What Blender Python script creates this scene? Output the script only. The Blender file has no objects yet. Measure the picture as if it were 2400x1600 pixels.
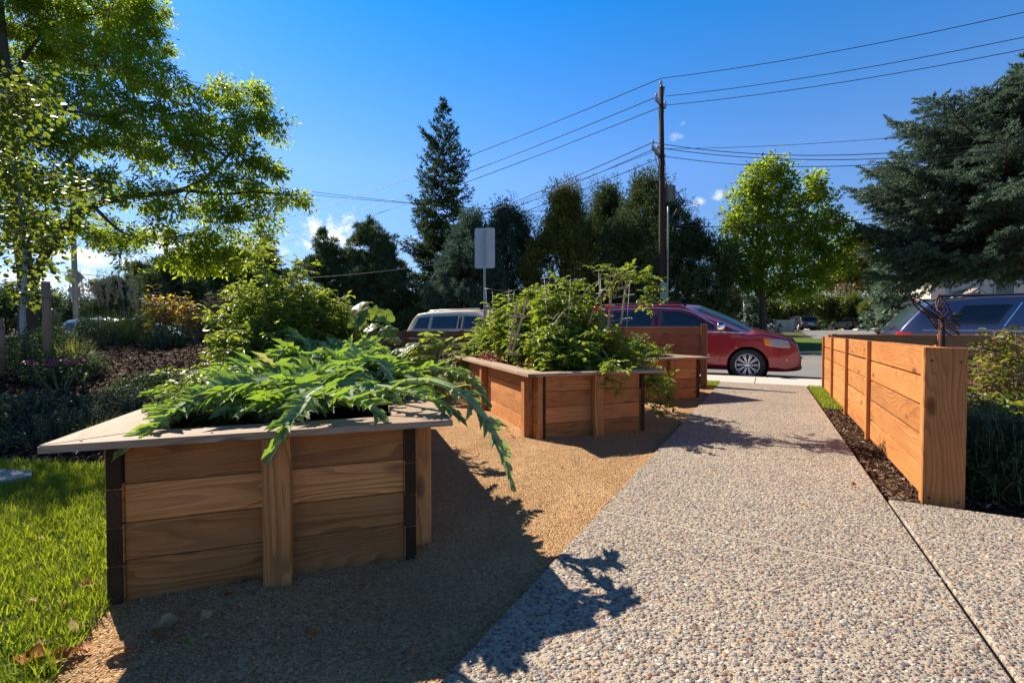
import bpy, math, random
import numpy as np
from mathutils import Vector, Matrix

SC = bpy.context.scene
COL = SC.collection
R = math.radians

# ------------------------------------------------------------------ camera
FPX, HOR, EYE = 1067.0, 777.0, 1.0            # focal length and horizon row measured on the 2400x1600 photograph
PITCH = math.atan((800 - HOR) / FPX)
cam_d = bpy.data.cameras.new('camera'); cam = bpy.data.objects.new('camera', cam_d); COL.objects.link(cam)
cam_d.sensor_width = 36.0; cam_d.lens = 36.0 * FPX / 2400.0
cam_d.clip_start = 0.05; cam_d.clip_end = 3000
cam.location = (0, 0, EYE); cam.rotation_euler = (R(90) - PITCH, 0, 0)
SC.camera = cam

# ------------------------------------------------------------------ sky, sun, exposure
SUN_AZ = math.atan2(-0.74, 0.67)               # measured from +Y towards +X
SUN_EL = R(38.5)
world = bpy.data.worlds.new("World"); SC.world = world; world.use_nodes = True
SUND = Vector((math.sin(SUN_AZ)*math.cos(SUN_EL), math.cos(SUN_AZ)*math.cos(SUN_EL), math.sin(SUN_EL)))
sun_d = bpy.data.lights.new('sun', 'SUN'); sun_d.energy = 5.0; sun_d.angle = R(0.5); sun_d.color = (1, .90, .75)
sun = bpy.data.objects.new('sun', sun_d); COL.objects.link(sun)
sun.rotation_euler = SUND.to_track_quat('Z', 'Y').to_euler()
SC.view_settings.view_transform = 'Standard'; SC.view_settings.look = 'None'
SC.view_settings.gamma = 1.0; SC.view_settings.exposure = 1.02; SC.view_settings.use_curve_mapping = False
SKY_STRENGTH = 0.078

def ray(u, v):
    dx = (u - 1200) / FPX; dz = -(v - 800) / FPX
    return np.array([dx, math.cos(PITCH) + dz*math.sin(PITCH), -math.sin(PITCH) + dz*math.cos(PITCH)])
def at(u, v, Y):                                # the point Y metres ahead of the camera that the photo shows at (u, v)
    d = ray(u, v); t = Y / d[1]
    return np.array([d[0]*t, Y, EYE + d[2]*t])
def gr(u, v, z=0.0):                            # the same on a level plane
    d = ray(u, v); t = (z - EYE) / d[2]
    return np.array([d[0]*t, d[1]*t, z])

nt = world.node_tree; N = nt.nodes; Lk = nt.links
for n in list(N): N.remove(n)
def wn(t, **kw):
    n = N.new(t)
    for k, v in kw.items(): setattr(n, k, v)
    return n
def wmath(op, a, b=None):
    n = wn('ShaderNodeMath', operation=op)
    for i, x in enumerate((a, b)):
        if x is None: continue
        if isinstance(x, (int, float)): n.inputs[i].default_value = x
        else: Lk.new(x, n.inputs[i])
    return n.outputs[0]
sky = wn('ShaderNodeTexSky'); sky.sky_type = 'NISHITA'; sky.sun_disc = False
sky.sun_elevation = SUN_EL; sky.sun_rotation = SUN_AZ; sky.altitude = 1600; sky.air_density = 1.0; sky.dust_density = 0.15; sky.ozone_density = 2.2
hs = wn('ShaderNodeHueSaturation'); hs.inputs['Saturation'].default_value = 1.12; hs.inputs['Value'].default_value = 1.0
tc = wn('ShaderNodeTexCoord')
sz = wn('ShaderNodeSeparateXYZ'); Lk.new(tc.outputs['Generated'], sz.inputs[0])
gr_ = wn('ShaderNodeValToRGB'); Lk.new(sz.outputs[2], gr_.inputs[0])     # clear sky tone; unseen zenith dimmed and greyed to deepen the shadows
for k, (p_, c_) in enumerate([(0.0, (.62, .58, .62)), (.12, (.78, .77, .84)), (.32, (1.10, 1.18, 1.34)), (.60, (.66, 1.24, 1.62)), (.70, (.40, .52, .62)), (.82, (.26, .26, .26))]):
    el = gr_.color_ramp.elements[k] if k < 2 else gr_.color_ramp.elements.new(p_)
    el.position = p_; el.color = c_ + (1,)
sm = wn('ShaderNodeMix', data_type='RGBA', blend_type='MULTIPLY'); sm.inputs[0].default_value = 1.0
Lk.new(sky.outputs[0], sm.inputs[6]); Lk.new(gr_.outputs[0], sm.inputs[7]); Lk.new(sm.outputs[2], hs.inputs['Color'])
nz = wn('ShaderNodeTexNoise'); nz.inputs['Scale'].default_value = 22; nz.inputs['Detail'].default_value = 10; nz.inputs['Roughness'].default_value = .68; nz.inputs['Distortion'].default_value = .4
Lk.new(tc.outputs['Generated'], nz.inputs['Vector'])
total = None
for (u, v, ru, rv, a) in [(150, 595, 150, 30, 1.0), (235, 665, 130, 40, 1.0), (385, 570, 105, 42, 1.0), (60, 660, 130, 60, 1.0), (300, 612, 110, 32, .9),
                          (605, 582, 72, 44, 1.0), (775, 553, 84, 46, 1.0), (722, 572, 26, 16, .8), (1603, 289, 15, 11, .32), (1586, 319, 22, 10, .28),
                          (1640, 471, 20, 16, .62), (1681, 461, 20, 12, .5), (1680, 600, 26, 26, .9), (2130, 660, 60, 28, .9), (1620, 690, 50, 20, .6)]:
    d = ray(u, v); d = d / np.linalg.norm(d)
    rt = np.cross(d, [0, 0, 1]); rt /= np.linalg.norm(rt); up = np.cross(rt, d)
    k = math.cos(math.atan((u - 1200) / FPX))
    def axis(vec, rad):
        m = wn('ShaderNodeVectorMath', operation='DOT_PRODUCT'); Lk.new(tc.outputs['Generated'], m.inputs[0]); m.inputs[1].default_value = tuple(vec / rad)
        return wmath('POWER', m.outputs['Value'], 2.0)
    e = wmath('SQRT', wmath('ADD', axis(rt, ru / FPX * k * k), axis(up, rv / FPX * k)))
    e = wmath('ADD', e, wmath('MULTIPLY', wmath('SUBTRACT', nz.outputs[0], .5), 5.0))
    mr = wn('ShaderNodeMapRange'); mr.interpolation_type = 'SMOOTHSTEP'; Lk.new(e, mr.inputs['Value'])
    for i, x in zip((1, 2, 3, 4), (1.05, -.15, 0, a)): mr.inputs[i].default_value = x
    total = mr.outputs[0] if total is None else wmath('MAXIMUM', total, mr.outputs[0])
dd = wn('ShaderNodeVectorMath', operation='DOT_PRODUCT'); Lk.new(tc.outputs['Generated'], dd.inputs[0]); dd.inputs[1].default_value = (0, 1, 0)
front = wmath('GREATER_THAN', dd.outputs['Value'], 0.0)
total = wmath('MULTIPLY', total, front)
mx = wn('ShaderNodeMix', data_type='RGBA'); Lk.new(total, mx.inputs[0]); Lk.new(hs.outputs[0], mx.inputs[6]); mx.inputs[7].default_value = (8.6, 8.6, 8.9, 1)
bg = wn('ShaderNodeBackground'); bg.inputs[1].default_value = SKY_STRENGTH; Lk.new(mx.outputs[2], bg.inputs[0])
ow = wn('ShaderNodeOutputWorld'); Lk.new(bg.outputs[0], ow.inputs[0])

# ------------------------------------------------------------------ naming helpers
def tag(o, label=None, cat=None, group=None, kind=None):
    if label: o['label'] = label
    if cat: o['category'] = cat
    if group: o['group'] = group
    if kind: o['kind'] = kind
    return o
def empty(name, loc=(0, 0, 0), label=None, cat=None, group=None, rz=0.0):
    o = bpy.data.objects.new(name, None); COL.objects.link(o); o.location = tuple(loc); o.rotation_euler = (0, 0, rz)
    o.empty_display_size = .1
    return tag(o, label, cat, group)
def copy_tree(o, parent=None):
    c = o.copy(); COL.objects.link(c); c.parent = parent
    for ch in list(o.children): copy_tree(ch, c)
    return c

# ------------------------------------------------------------------ mesh helpers
def mesh_np(name, V, F, mat, parent=None, smooth=False, rnd=None, g=None, shift=None):
    V = np.asarray(V, dtype=np.float32)
    if shift is not None: V = V - np.asarray(shift, dtype=np.float32)
    me = bpy.data.meshes.new(name)
    me.vertices.add(len(V)); me.vertices.foreach_set('co', V.ravel())
    Fs = F if isinstance(F, list) else [F]
    Fs = [np.asarray(f, dtype=np.int32) for f in Fs if len(f)]
    idx = np.concatenate([f.ravel() for f in Fs]); tot = np.concatenate([np.full(len(f), f.shape[1], np.int32) for f in Fs])
    st = np.concatenate([[0], np.cumsum(tot)[:-1]]).astype(np.int32)
    me.loops.add(len(idx)); me.loops.foreach_set('vertex_index', idx)
    me.polygons.add(len(tot)); me.polygons.foreach_set('loop_start', st); me.polygons.foreach_set('loop_total', tot)
    if smooth: me.polygons.foreach_set('use_smooth', np.ones(len(tot), dtype=bool))
    if rnd is not None:
        a = me.attributes.new('rnd', 'FLOAT', 'POINT'); a.data.foreach_set('value', np.asarray(rnd, dtype=np.float32))
    if g is not None:
        a = me.attributes.new('g', 'FLOAT_VECTOR', 'POINT'); a.data.foreach_set('vector', np.asarray(g, dtype=np.float32).ravel())
    me.update(calc_edges=True); me.validate()
    mats = mat if isinstance(mat, (list, tuple)) else [mat]
    for m in mats: me.materials.append(m)
    o = bpy.data.objects.new(name, me); COL.objects.link(o)
    if parent: o.parent = parent
    return o

class MB:
    """collects boxes, tubes and prisms and links them as one mesh object"""
    def __init__(s): s.v = []; s.f = []; s.g = []; s.r = []; s.m = []; s.sm = []; s.rng = random.Random(7)
    def add(s, V, F, g=None, r=None, m=0, smooth=False):
        b = len(s.v)
        r = s.rng.random() if r is None else r
        for i, p in enumerate(V):
            s.v.append(tuple(float(x) for x in p)); s.g.append(tuple(g[i]) if g is not None else (0, 0, 0)); s.r.append(r)
        for f in F: s.f.append(tuple(b + i for i in f)); s.m.append(m); s.sm.append(smooth)
    def box(s, o, ex, ey, ez, lo, hi, bev=.003, m=0, grain=0, r=None):
        """chamfered box in the frame o, ex, ey, ez; grain = which axis the wood grain follows"""
        o, ex, ey, ez = [np.asarray(a, float) for a in (o, ex, ey, ez)]
        lo = np.asarray(lo, float); hi = np.asarray(hi, float); c = (lo + hi)/2; h = (hi - lo)/2
        b = min(bev, h.min()*.45)
        P = {}; V = []
        for sx in (-1, 1):
            for sy in (-1, 1):
                for sz in (-1, 1):
                    for a in range(3):
                        q = np.array([h[0]-b, h[1]-b, h[2]-b]); q[a] = h[a]
                        P[(sx, sy, sz, a)] = len(V); V.append(q*np.array([sx, sy, sz]))
        F = []
        def face(ids):
            pts = np.array([V[i] for i in ids]); n = np.cross(pts[1]-pts[0], pts[2]-pts[0])
            F.append(ids if n.dot(pts.mean(0)) > 0 else ids[::-1])
        for sg in (-1, 1):
            face([P[(sg, -1, -1, 0)], P[(sg, 1, -1, 0)], P[(sg, 1, 1, 0)], P[(sg, -1, 1, 0)]])
            face([P[(-1, sg, -1, 1)], P[(1, sg, -1, 1)], P[(1, sg, 1, 1)], P[(-1, sg, 1, 1)]])
            face([P[(-1, -1, sg, 2)], P[(1, -1, sg, 2)], P[(1, 1, sg, 2)], P[(-1, 1, sg, 2)]])
        for s1 in (-1, 1):
            for s2 in (-1, 1):
                face([P[(s1, s2, -1, 0)], P[(s1, s2, 1, 0)], P[(s1, s2, 1, 1)], P[(s1, s2, -1, 1)]])
                face([P[(s1, -1, s2, 0)], P[(s1, 1, s2, 0)], P[(s1, 1, s2, 2)], P[(s1, -1, s2, 2)]])
                face([P[(-1, s1, s2, 1)], P[(1, s1, s2, 1)], P[(1, s1, s2, 2)], P[(-1, s1, s2, 2)]])
                for s3 in (-1, 1): face([P[(s1, s2, s3, 0)], P[(s1, s2, s3, 1)], P[(s1, s2, s3, 2)]])
        perm = [[0, 1, 2], [1, 0, 2], [2, 0, 1]][grain]
        off = np.array([s.rng.uniform(0, 40), s.rng.uniform(0, 40), s.rng.uniform(0, 40)])
        loc = [q + c for q in V]
        fl = s.rng.choice((-1, 1))
        G = [np.array([q[perm[0]]*fl, q[perm[1]], q[perm[2]]]) + off for q in loc]
        hand = np.dot(np.cross(ex, ey), ez)
        if hand < 0: F = [f[::-1] for f in F]
        s.add([o + ex*q[0] + ey*q[1] + ez*q[2] for q in loc], F, G, r, m)
    def prism(s, poly, z0, z1, frame=None, m=0, grain=None, r=None, smooth=False):
        """2D polygon (x, y) extruded from z0 to z1 in a frame (o, ex, ey, ez)"""
        o, ex, ey, ez = frame or ((0, 0, 0), (1, 0, 0), (0, 1, 0), (0, 0, 1))
        o, ex, ey, ez = [np.asarray(a, float) for a in (o, ex, ey, ez)]
        n = len(poly); A = sum(poly[i][0]*poly[(i+1) % n][1] - poly[(i+1) % n][0]*poly[i][1] for i in range(n))
        if A < 0: poly = poly[::-1]
        V = [o + ex*x + ey*y + ez*z for z in (z0, z1) for (x, y) in poly]
        F = [list(range(n))[::-1], list(range(n, 2*n))] + [[i, (i+1) % n, n+(i+1) % n, n+i] for i in range(n)]
        if np.dot(np.cross(ex, ey), ez)*(z1 - z0) < 0: F = [f[::-1] for f in F]
        G = None
        if grain is not None:
            ga = np.asarray(grain, float); gb = np.array([-ga[1], ga[0]]); off = [s.rng.uniform(0, 40) for _ in range(3)]
            G = [(np.dot(p, ga)+off[0], np.dot(p, gb)+off[1], z+off[2]) for z in (z0, z1) for p in poly]
        s.add(V, F, G, r, m, smooth)
    def tube(s, pts, r0, r1=None, n=8, m=0, closed=False, cap=True, r=None):
        V, F = tube_np([np.asarray(p, float) for p in pts], r0, r1, n, closed, cap)
        t = np.linspace(0, 1, len(pts)); G = [(t[i // n], (i % n)/n, 0) if i < len(pts)*n else (0, 0, 0) for i in range(len(V))]
        s.add(V, F, G, r, m, True)
    def lathe(s, prof, c=(0, 0, 0), ax=(0, 0, 1), n=24, m=0, smooth=True):
        """profile [(radius, height)] turned about ax through c"""
        ax = np.asarray(ax, float); ax /= np.linalg.norm(ax); u = np.cross(ax, [1, 0, 0] if abs(ax[0]) < .9 else [0, 1, 0]); u /= np.linalg.norm(u); w = np.cross(ax, u)
        V = []; F = []; c = np.asarray(c, float)
        for (rr, h) in prof:
            for k in range(n):
                a = 2*math.pi*k/n; V.append(c + ax*h + (u*math.cos(a) + w*math.sin(a))*rr)
        for i in range(len(prof)-1):
            for k in range(n): F.append([i*n+k, i*n+(k+1) % n, (i+1)*n+(k+1) % n, (i+1)*n+k])
        s.add(V, F, None, None, m, smooth)
    def build(s, name, mat, parent=None):
        me = bpy.data.meshes.new(name); me.from_pydata(s.v, [], s.f)
        a = me.attributes.new('g', 'FLOAT_VECTOR', 'POINT'); a.data.foreach_set('vector', np.array(s.g, dtype=np.float32).ravel())
        a = me.attributes.new('rnd', 'FLOAT', 'POINT'); a.data.foreach_set('value', np.array(s.r, dtype=np.float32))
        for mm in (mat if isinstance(mat, (list, tuple)) else [mat]): me.materials.append(mm)
        me.polygons.foreach_set('material_index', np.array(s.m, dtype=np.int32)); me.polygons.foreach_set('use_smooth', np.array(s.sm, dtype=bool))
        me.update(); o = bpy.data.objects.new(name, me); COL.objects.link(o)
        if parent: o.parent = parent
        return o

def tube_np(P, r0, r1=None, n=6, closed=False, cap=True):
    P = np.asarray(P, float); m = len(P)
    if r1 is None: r1 = r0
    rad = np.asarray(r0, float) if np.ndim(r0) else np.linspace(r0, r1, m)
    if closed: T = np.roll(P, -1, 0) - np.roll(P, 1, 0)
    else: T = np.gradient(P, axis=0)
    T /= np.linalg.norm(T, axis=1)[:, None] + 1e-12
    u = np.cross(T[0], [0, 0, 1] if abs(T[0][2]) < .9 else [1, 0, 0]); u /= np.linalg.norm(u)
    V = []; a = np.arange(n)*2*math.pi/n; ca, sa = np.cos(a), np.sin(a)
    for i in range(m):
        u = u - T[i]*u.dot(T[i]); u /= np.linalg.norm(u) + 1e-12; w = np.cross(T[i], u)
        V.append(P[i] + rad[i]*(np.outer(ca, u) + np.outer(sa, w)))
    V = np.concatenate(V); F = []
    k = np.arange(n); k2 = (k+1) % n
    for i in range(m if closed else m-1):
        j = (i+1) % m
        F += np.stack([i*n+k, i*n+k2, j*n+k2, j*n+k], 1).tolist()
    if cap and not closed: F += [list(range(n))[::-1], list(range((m-1)*n, m*n))]
    return V, F
def tubes(lst, n=5):
    """many tapering stems [(points, r0, r1)] as one quad array"""
    Vs = []; Fs = []; b = 0
    for (P, r0, r1) in lst:
        V, F = tube_np(P, r0, r1, n, cap=False); Vs.append(V); Fs.append(np.array(F) + b); b += len(V)
    return np.concatenate(Vs), np.concatenate(Fs)
def nrm(a): return a / (np.linalg.norm(a, axis=-1, keepdims=True) + 1e-9)
def bez(P, n=10):
    """smooth curve through the points P"""
    P = np.asarray(P, float); m = len(P)
    if m == 2: return P[0] + (P[1]-P[0])*np.linspace(0, 1, n)[:, None]
    Q = np.vstack([2*P[0]-P[1], P, 2*P[-1]-P[-2]]); out = []
    per = max(2, n // (m-1))
    for i in range(m-1):
        p0, p1, p2, p3 = Q[i:i+4]
        for t in np.linspace(0, 1, per, endpoint=False):
            out.append(.5*((2*p1) + (p2-p0)*t + (2*p0-5*p1+4*p2-p3)*t*t + (3*p1-p0-3*p2+p3)*t**3))
    out.append(P[-1]); return np.array(out)

# leaf outlines: x along the leaf 0..1, y across -.5...5, z out of the leaf
T_DIAMOND = (np.array([[0, 0, 0], [.45, -.5, .06], [1, 0, -.05], [.45, .5, .06]]), np.array([[0, 1, 2, 3]]))
T_FOLD = (np.array([[0, 0, 0], [.35, -.5, .13], [.75, -.34, .08], [1, 0, -.12], [.75, .34, .08], [.35, .5, .13], [.5, 0, 0]]),
          np.array([[0, 1, 6], [1, 2, 6], [2, 3, 6], [3, 4, 6], [4, 5, 6], [5, 0, 6]]))
T_ROUND = (np.array([[0, 0, 0], [.12, -.34, .05], [.45, -.52, .08], [.8, -.3, .03], [1.02, 0, -.06], [.8, .3, .03], [.45, .52, .08], [.12, .34, .05]]), np.array([[0, 1, 2, 3, 4, 5, 6, 7]]))
T_LOBED = (np.array([[0, 0, 0], [.12, -.3, .08], [.25, -.5, .1], [.42, -.3, .05], [.6, -.42, .06], [.74, -.18, .02], [1, 0, -.16], [.74, .18, .02], [.6, .42, .06], [.42, .3, .05], [.25, .5, .1], [.12, .3, .08], [.45, 0, -.02]]),
           np.array([[i, i+1, 12] for i in range(11)] + [[11, 0, 12]]))
T_NEEDLE = (np.array([[0, -.5, 0], [0, .5, 0], [1, .18, 0], [1, -.18, 0]]), np.array([[0, 3, 2, 1]]))
T_BLADE = (np.array([[0, -.5, 0], [0, .5, 0], [.55, .4, .06], [.55, -.4, .06], [1, 0, .3]]), [np.array([[0, 3, 2, 1]]), np.array([[3, 4, 2]])])
def leaves(P, A, Nn, L, W, tmpl):
    A = nrm(A); B = nrm(np.cross(Nn, A)); C = np.cross(A, B); t, F = tmpl; K = len(t); n = len(P)
    L = np.broadcast_to(L, (n,)); W = np.broadcast_to(W, (n,))
    V = P[:, None] + A[:, None]*(L[:, None]*t[:, 0])[..., None] + B[:, None]*(W[:, None]*t[:, 1])[..., None] + C[:, None]*(L[:, None]*t[:, 2])[..., None]
    base = (np.arange(n)*K)[:, None, None]
    if isinstance(F, list): FF = [(base + f[None]).reshape(-1, f.shape[1]) for f in F]
    else: FF = (base + F[None]).reshape(-1, F.shape[1])
    return V.reshape(-1, 3), FF
def leaf_obj(name, P, A, Nn, L, W, tmpl, mat, parent=None, rnd=None, rng=None, shift=None):
    V, F = leaves(P, A, Nn, L, W, tmpl)
    if rnd is None: rnd = rng.random(len(P))
    return mesh_np(name, V, F, mat, parent, rnd=np.repeat(rnd, len(tmpl[0])), shift=shift)

# ------------------------------------------------------------------ materials
class NT:
    def __init__(s, name):
        s.mat = bpy.data.materials.new(name); s.mat.use_nodes = True; s.t = s.mat.node_tree
        for n in list(s.t.nodes): s.t.nodes.remove(n)
        s.out = s.n('ShaderNodeOutputMaterial')
    def n(s, t, ins=None, **kw):
        n = s.t.nodes.new(t)
        for k, v in kw.items(): setattr(n, k, v)
        for k, v in (ins or {}).items(): s.set(n.inputs[k], v)
        return n
    def set(s, sock, v):
        if isinstance(v, bpy.types.NodeSocket): s.t.links.new(v, sock)
        elif isinstance(v, bpy.types.Node): s.t.links.new(v.outputs[0], sock)
        else: sock.default_value = (tuple(v) + (1,) if isinstance(v, (tuple, list)) and len(v) == 3 and sock.type == 'RGBA' else v)
    def math(s, op, a, b=0.0, c=None, clamp=False):
        n = s.n('ShaderNodeMath', operation=op, use_clamp=clamp); s.set(n.inputs[0], a); s.set(n.inputs[1], b)
        if c is not None: s.set(n.inputs[2], c)
        return n.outputs[0]
    def attr(s, name): return s.n('ShaderNodeAttribute', attribute_name=name)
    def mix(s, f, a, b, mode='MIX'):
        n = s.n('ShaderNodeMix', data_type='RGBA', blend_type=mode); s.set(n.inputs[0], f); s.set(n.inputs[6], a); s.set(n.inputs[7], b); return n.outputs[2]
    def ramp(s, f, stops, mode='LINEAR'):
        n = s.n('ShaderNodeValToRGB'); s.set(n.inputs[0], f); cr = n.color_ramp; cr.interpolation = mode
        while len(cr.elements) < len(stops): cr.elements.new(.5)
        for e, (p, c) in zip(cr.elements, stops): e.position = p; e.color = tuple(c) + (1,) if len(c) == 3 else c
        return n.outputs[0]
    def noise(s, vec, scale, detail=3, rough=.5, dist=0.0):
        return s.n('ShaderNodeTexNoise', {'Vector': vec, 'Scale': scale, 'Detail': detail, 'Roughness': rough, 'Distortion': dist}).outputs[0]
    def vmul(s, vec, v): return s.n('ShaderNodeVectorMath', {0: vec, 1: v}, operation='MULTIPLY').outputs[0]
    def bump(s, h, strength=.3, dist=.01, normal=None):
        n = s.n('ShaderNodeBump', {'Height': h, 'Strength': strength, 'Distance': dist})
        if normal is not None: s.set(n.inputs['Normal'], normal)
        return n.outputs[0]
    def pr(s, color, rough=.6, metal=0.0, normal=None, **kw):
        p = s.n('ShaderNodeBsdfPrincipled', {'Base Color': color, 'Roughness': rough, 'Metallic': metal})
        if normal is not None: s.set(p.inputs['Normal'], normal)
        for k, v in kw.items(): s.set(p.inputs[k], v)
        return p.outputs[0]
    def done(s, sh): s.t.links.new(sh, s.out.inputs[0]); return s.mat
    def pos(s): return s.n('ShaderNodeNewGeometry').outputs['Position']
    def obj(s): return s.n('ShaderNodeTexCoord').outputs['Object']

def plain(name, color, rough=.5, metal=0.0, var=.12, scale=8.0, **kw):
    m = NT(name); n = m.noise(m.obj(), scale, 4, .6)
    c = m.mix(n, tuple(x*(1-var) for x in color), tuple(min(1, x*(1+var)) for x in color))
    return m.done(m.pr(c, rough, metal, **kw))
def wood(name, dark, mid, light, tint=.25, rough=.7, ring=11.0, grey=None, knot=(.05, .025, .012)):
    """sawn boards: cathedral figure from distorted rings, fine grain lines, a few knots, each board its own tint"""
    m = NT(name); g = m.attr('g').outputs['Vector']; r = m.attr('rnd').outputs['Fac']
    sxyz = m.n('ShaderNodeSeparateXYZ', {0: g})
    warp = m.noise(m.vmul(g, (.75, 6.0, 6.0)), 1.0, 2, .4, .25)
    f = m.math('FRACT', m.math('MULTIPLY_ADD', warp, ring*1.9, m.math('MULTIPLY', m.math('ADD', sxyz.outputs[1], sxyz.outputs[2]), 38.0)))
    line = m.ramp(f, [(0, (0, 0, 0)), (.55, (.35, .35, .35)), (.86, (1, 1, 1)), (.97, (.9, .9, .9)), (1, (0, 0, 0))])
    fine = m.noise(m.vmul(g, (2.0, 190.0, 190.0)), 1.0, 3, .6)
    patch = m.noise(m.vmul(g, (1.6, 3.5, 3.5)), 1.0, 3, .55)
    c = m.mix(m.ramp(patch, [(.3, (0, 0, 0)), (.72, (1, 1, 1))]), mid, light)
    c = m.mix(m.math('MULTIPLY', line, .62), c, dark)
    c = m.mix(m.math('MULTIPLY', m.ramp(fine, [(.42, (0, 0, 0)), (.75, (1, 1, 1))]), .5), c, dark)
    kn = m.n('ShaderNodeTexVoronoi', {'Vector': m.vmul(g, (2.6, 7.0, 7.0)), 'Scale': 1.0, 'Randomness': 1.0})
    ks = m.ramp(kn.outputs['Distance'], [(.0, (1, 1, 1)), (.10, (.9, .9, .9)), (.19, (0, 0, 0))])
    kc = m.n('ShaderNodeSeparateColor', {0: kn.outputs['Color']}).outputs[0]
    c = m.mix(m.math('MULTIPLY', ks, m.math('GREATER_THAN', kc, .5)), c, knot)
    if grey: c = m.mix(m.math('MULTIPLY', m.ramp(m.noise(m.vmul(g, (2.0, 9.0, 9.0)), 1.0, 4, .6), [(.35, (0, 0, 0)), (.7, (1, 1, 1))]), .75), c, grey)
    st = m.ramp(m.noise(m.vmul(g, (3.0, 5.0, 5.0)), 1.3, 6, .7), [(.52, (0, 0, 0)), (.74, (1, 1, 1))]); c = m.mix(m.math('MULTIPLY', st, .38), c, tuple(x*.8 for x in dark))
    hs = m.n('ShaderNodeHueSaturation', {'Color': c, 'Value': m.math('MULTIPLY_ADD', r, tint*2, 1-tint)})
    b = m.bump(m.math('ADD', m.math('MULTIPLY', line, .5), fine), .35, .002)
    return m.done(m.pr(hs.outputs[0], rough, 0, b, **{'Specular IOR Level': .25}))
def leafmat(name, lo, hi, trans, k=.4, rough=.45, spec=.35, odd=None, odd_at=.93, vein=None):
    """leaf: tint by the leaf's own random number, light passes through it"""
    m = NT(name); r = m.attr('rnd').outputs['Fac']
    stops = [(0, lo), (odd_at if odd else 1.0, hi)]
    if odd: stops += [(min(.999, odd_at+.02), odd)]
    c = m.ramp(r, stops)
    if vein: c = m.mix(m.ramp(m.n('ShaderNodeSeparateXYZ', {0: m.attr('g').outputs['Vector']}).outputs[0], [(.70, (0, 0, 0)), (.97, (1, 1, 1))]), c, vein)
    t = m.mix(m.math('MULTIPLY', r, .5), trans, tuple(x*.55 for x in trans))
    if odd: t = m.mix(m.math('GREATER_THAN', r, odd_at+.01), t, odd)
    p = m.pr(c, rough, 0, **{'Specular IOR Level': spec})
    tr = m.n('ShaderNodeBsdfTranslucent', {'Color': t}).outputs[0]
    mx = m.n('ShaderNodeMixShader', {0: k, 1: p, 2: tr}).outputs[0]
    return m.done(mx)

M = {}
M['planter'] = wood('weathered_cedar', (.12, .032, .008), (.54, .205, .055), (.70, .32, .10), .28, .75, 9.0, grey=(.44, .20, .075))
M['rim'] = wood('grey_cedar_rim', (.17, .10, .06), (.37, .25, .16), (.46, .33, .23), .12, .75, 9.0, grey=(.38, .29, .215))
M['end'] = wood('dark_end_grain_gap_shade', (.016, .008, .004), (.045, .022, .010), (.075, .038, .018), .25, .85, 9.0)
M['fence'] = wood('orange_stained_cedar', (.24, .085, .024), (.47, .185, .055), (.56, .25, .083), .17, .55, 9.0, knot=(.16, .05, .015))
M['fence_dark'] = wood('brown_stained_cedar', (.10, .034, .012), (.25, .10, .038), (.33, .145, .06), .2, .65, 9.0)
M['stake'] = wood('round_stake_wood', (.16, .085, .05), (.36, .22, .13), (.45, .29, .18), .2, .8, 6.0)
M['lath'] = wood('pale_lath', (.28, .19, .11), (.46, .33, .20), (.55, .42, .28), .1, .8, 6.0)
M['pole'] = wood('dark_pole_wood', (.018, .010, .008), (.045, .026, .02), (.07, .042, .032), .1, .85, 6.0)

def mat_aggregate():
    m = NT('exposed_aggregate'); p = m.pos()
    wob = m.n('ShaderNodeVectorMath', {0: p, 1: m.n('ShaderNodeVectorMath', {0: m.n('ShaderNodeTexNoise', {'Vector': p, 'Scale': 60.0}).outputs['Color'], 1: (.010, .010, 0)}, operation='MULTIPLY').outputs[0]}, operation='ADD').outputs[0]
    cols = [(0, (.10, .095, .10)), (.10, (.22, .19, .17)), (.24, (.42, .345, .265)), (.38, (.16, .12, .112)), (.46, (.29, .26, .245)), (.56, (.52, .435, .34)), (.64, (.25, .11, .08)), (.70, (.20, .20, .215)), (.82, (.42, .25, .13)), (.90, (.60, .53, .44)), (.96, (.29, .25, .22)), (1, (.5, .27, .09))]
    def layer(sc, rlo, rhi):
        v = m.n('ShaderNodeTexVoronoi', {'Vector': m.vmul(wob, (1, 1.25, 0)), 'Scale': sc, 'Randomness': 1.0})
        sep = m.n('ShaderNodeSeparateColor', {0: v.outputs['Color']})
        rad = m.math('MULTIPLY_ADD', sep.outputs[1], rhi-rlo, rlo)
        h = m.math('SUBTRACT', 1.0, m.math('DIVIDE', v.outputs['Distance'], rad), clamp=True)
        mask = m.ramp(h, [(0, (0, 0, 0)), (.14, (1, 1, 1))])
        return m.ramp(sep.outputs[0], cols, 'CONSTANT'), mask, m.math('POWER', h, .5)
    c1, m1, h1 = layer(62.0, .34, .74); c2, m2, h2 = layer(124.0, .25, .7)
    cem = m.mix(m.noise(p, 260.0, 4, .7), (.36, .29, .21), (.58, .475, .355))
    c = m.mix(m.math('MULTIPLY', m2, .9), cem, c2); c = m.mix(m1, c, c1)
    big = m.noise(p, .9, 4, .6)
    c = m.mix(m.ramp(big, [(.3, (0, 0, 0)), (.7, (1, 1, 1))]), m.mix(.30, c, (.17, .14, .11)), c)
    c = m.mix(m.ramp(m.noise(p, 5.0, 6, .7), [(.56, (0, 0, 0)), (.78, (.4, .4, .4))]), c, (.20, .165, .13))
    spk = m.noise(p, 500.0, 2, .6); c = m.mix(.35, c, m.mix(spk, (.1, .1, .1), (.9, .9, .9)), 'OVERLAY')
    h = m.math('MAXIMUM', m.math('MULTIPLY', h2, .45), h1)
    h = m.math('ADD', h, m.math('MULTIPLY', m.noise(p, 300.0, 3, .6), .22))
    return m.done(m.pr(c, .75, 0, m.bump(h, 1.0, .009), **{'Specular IOR Level': .3}))
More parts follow.
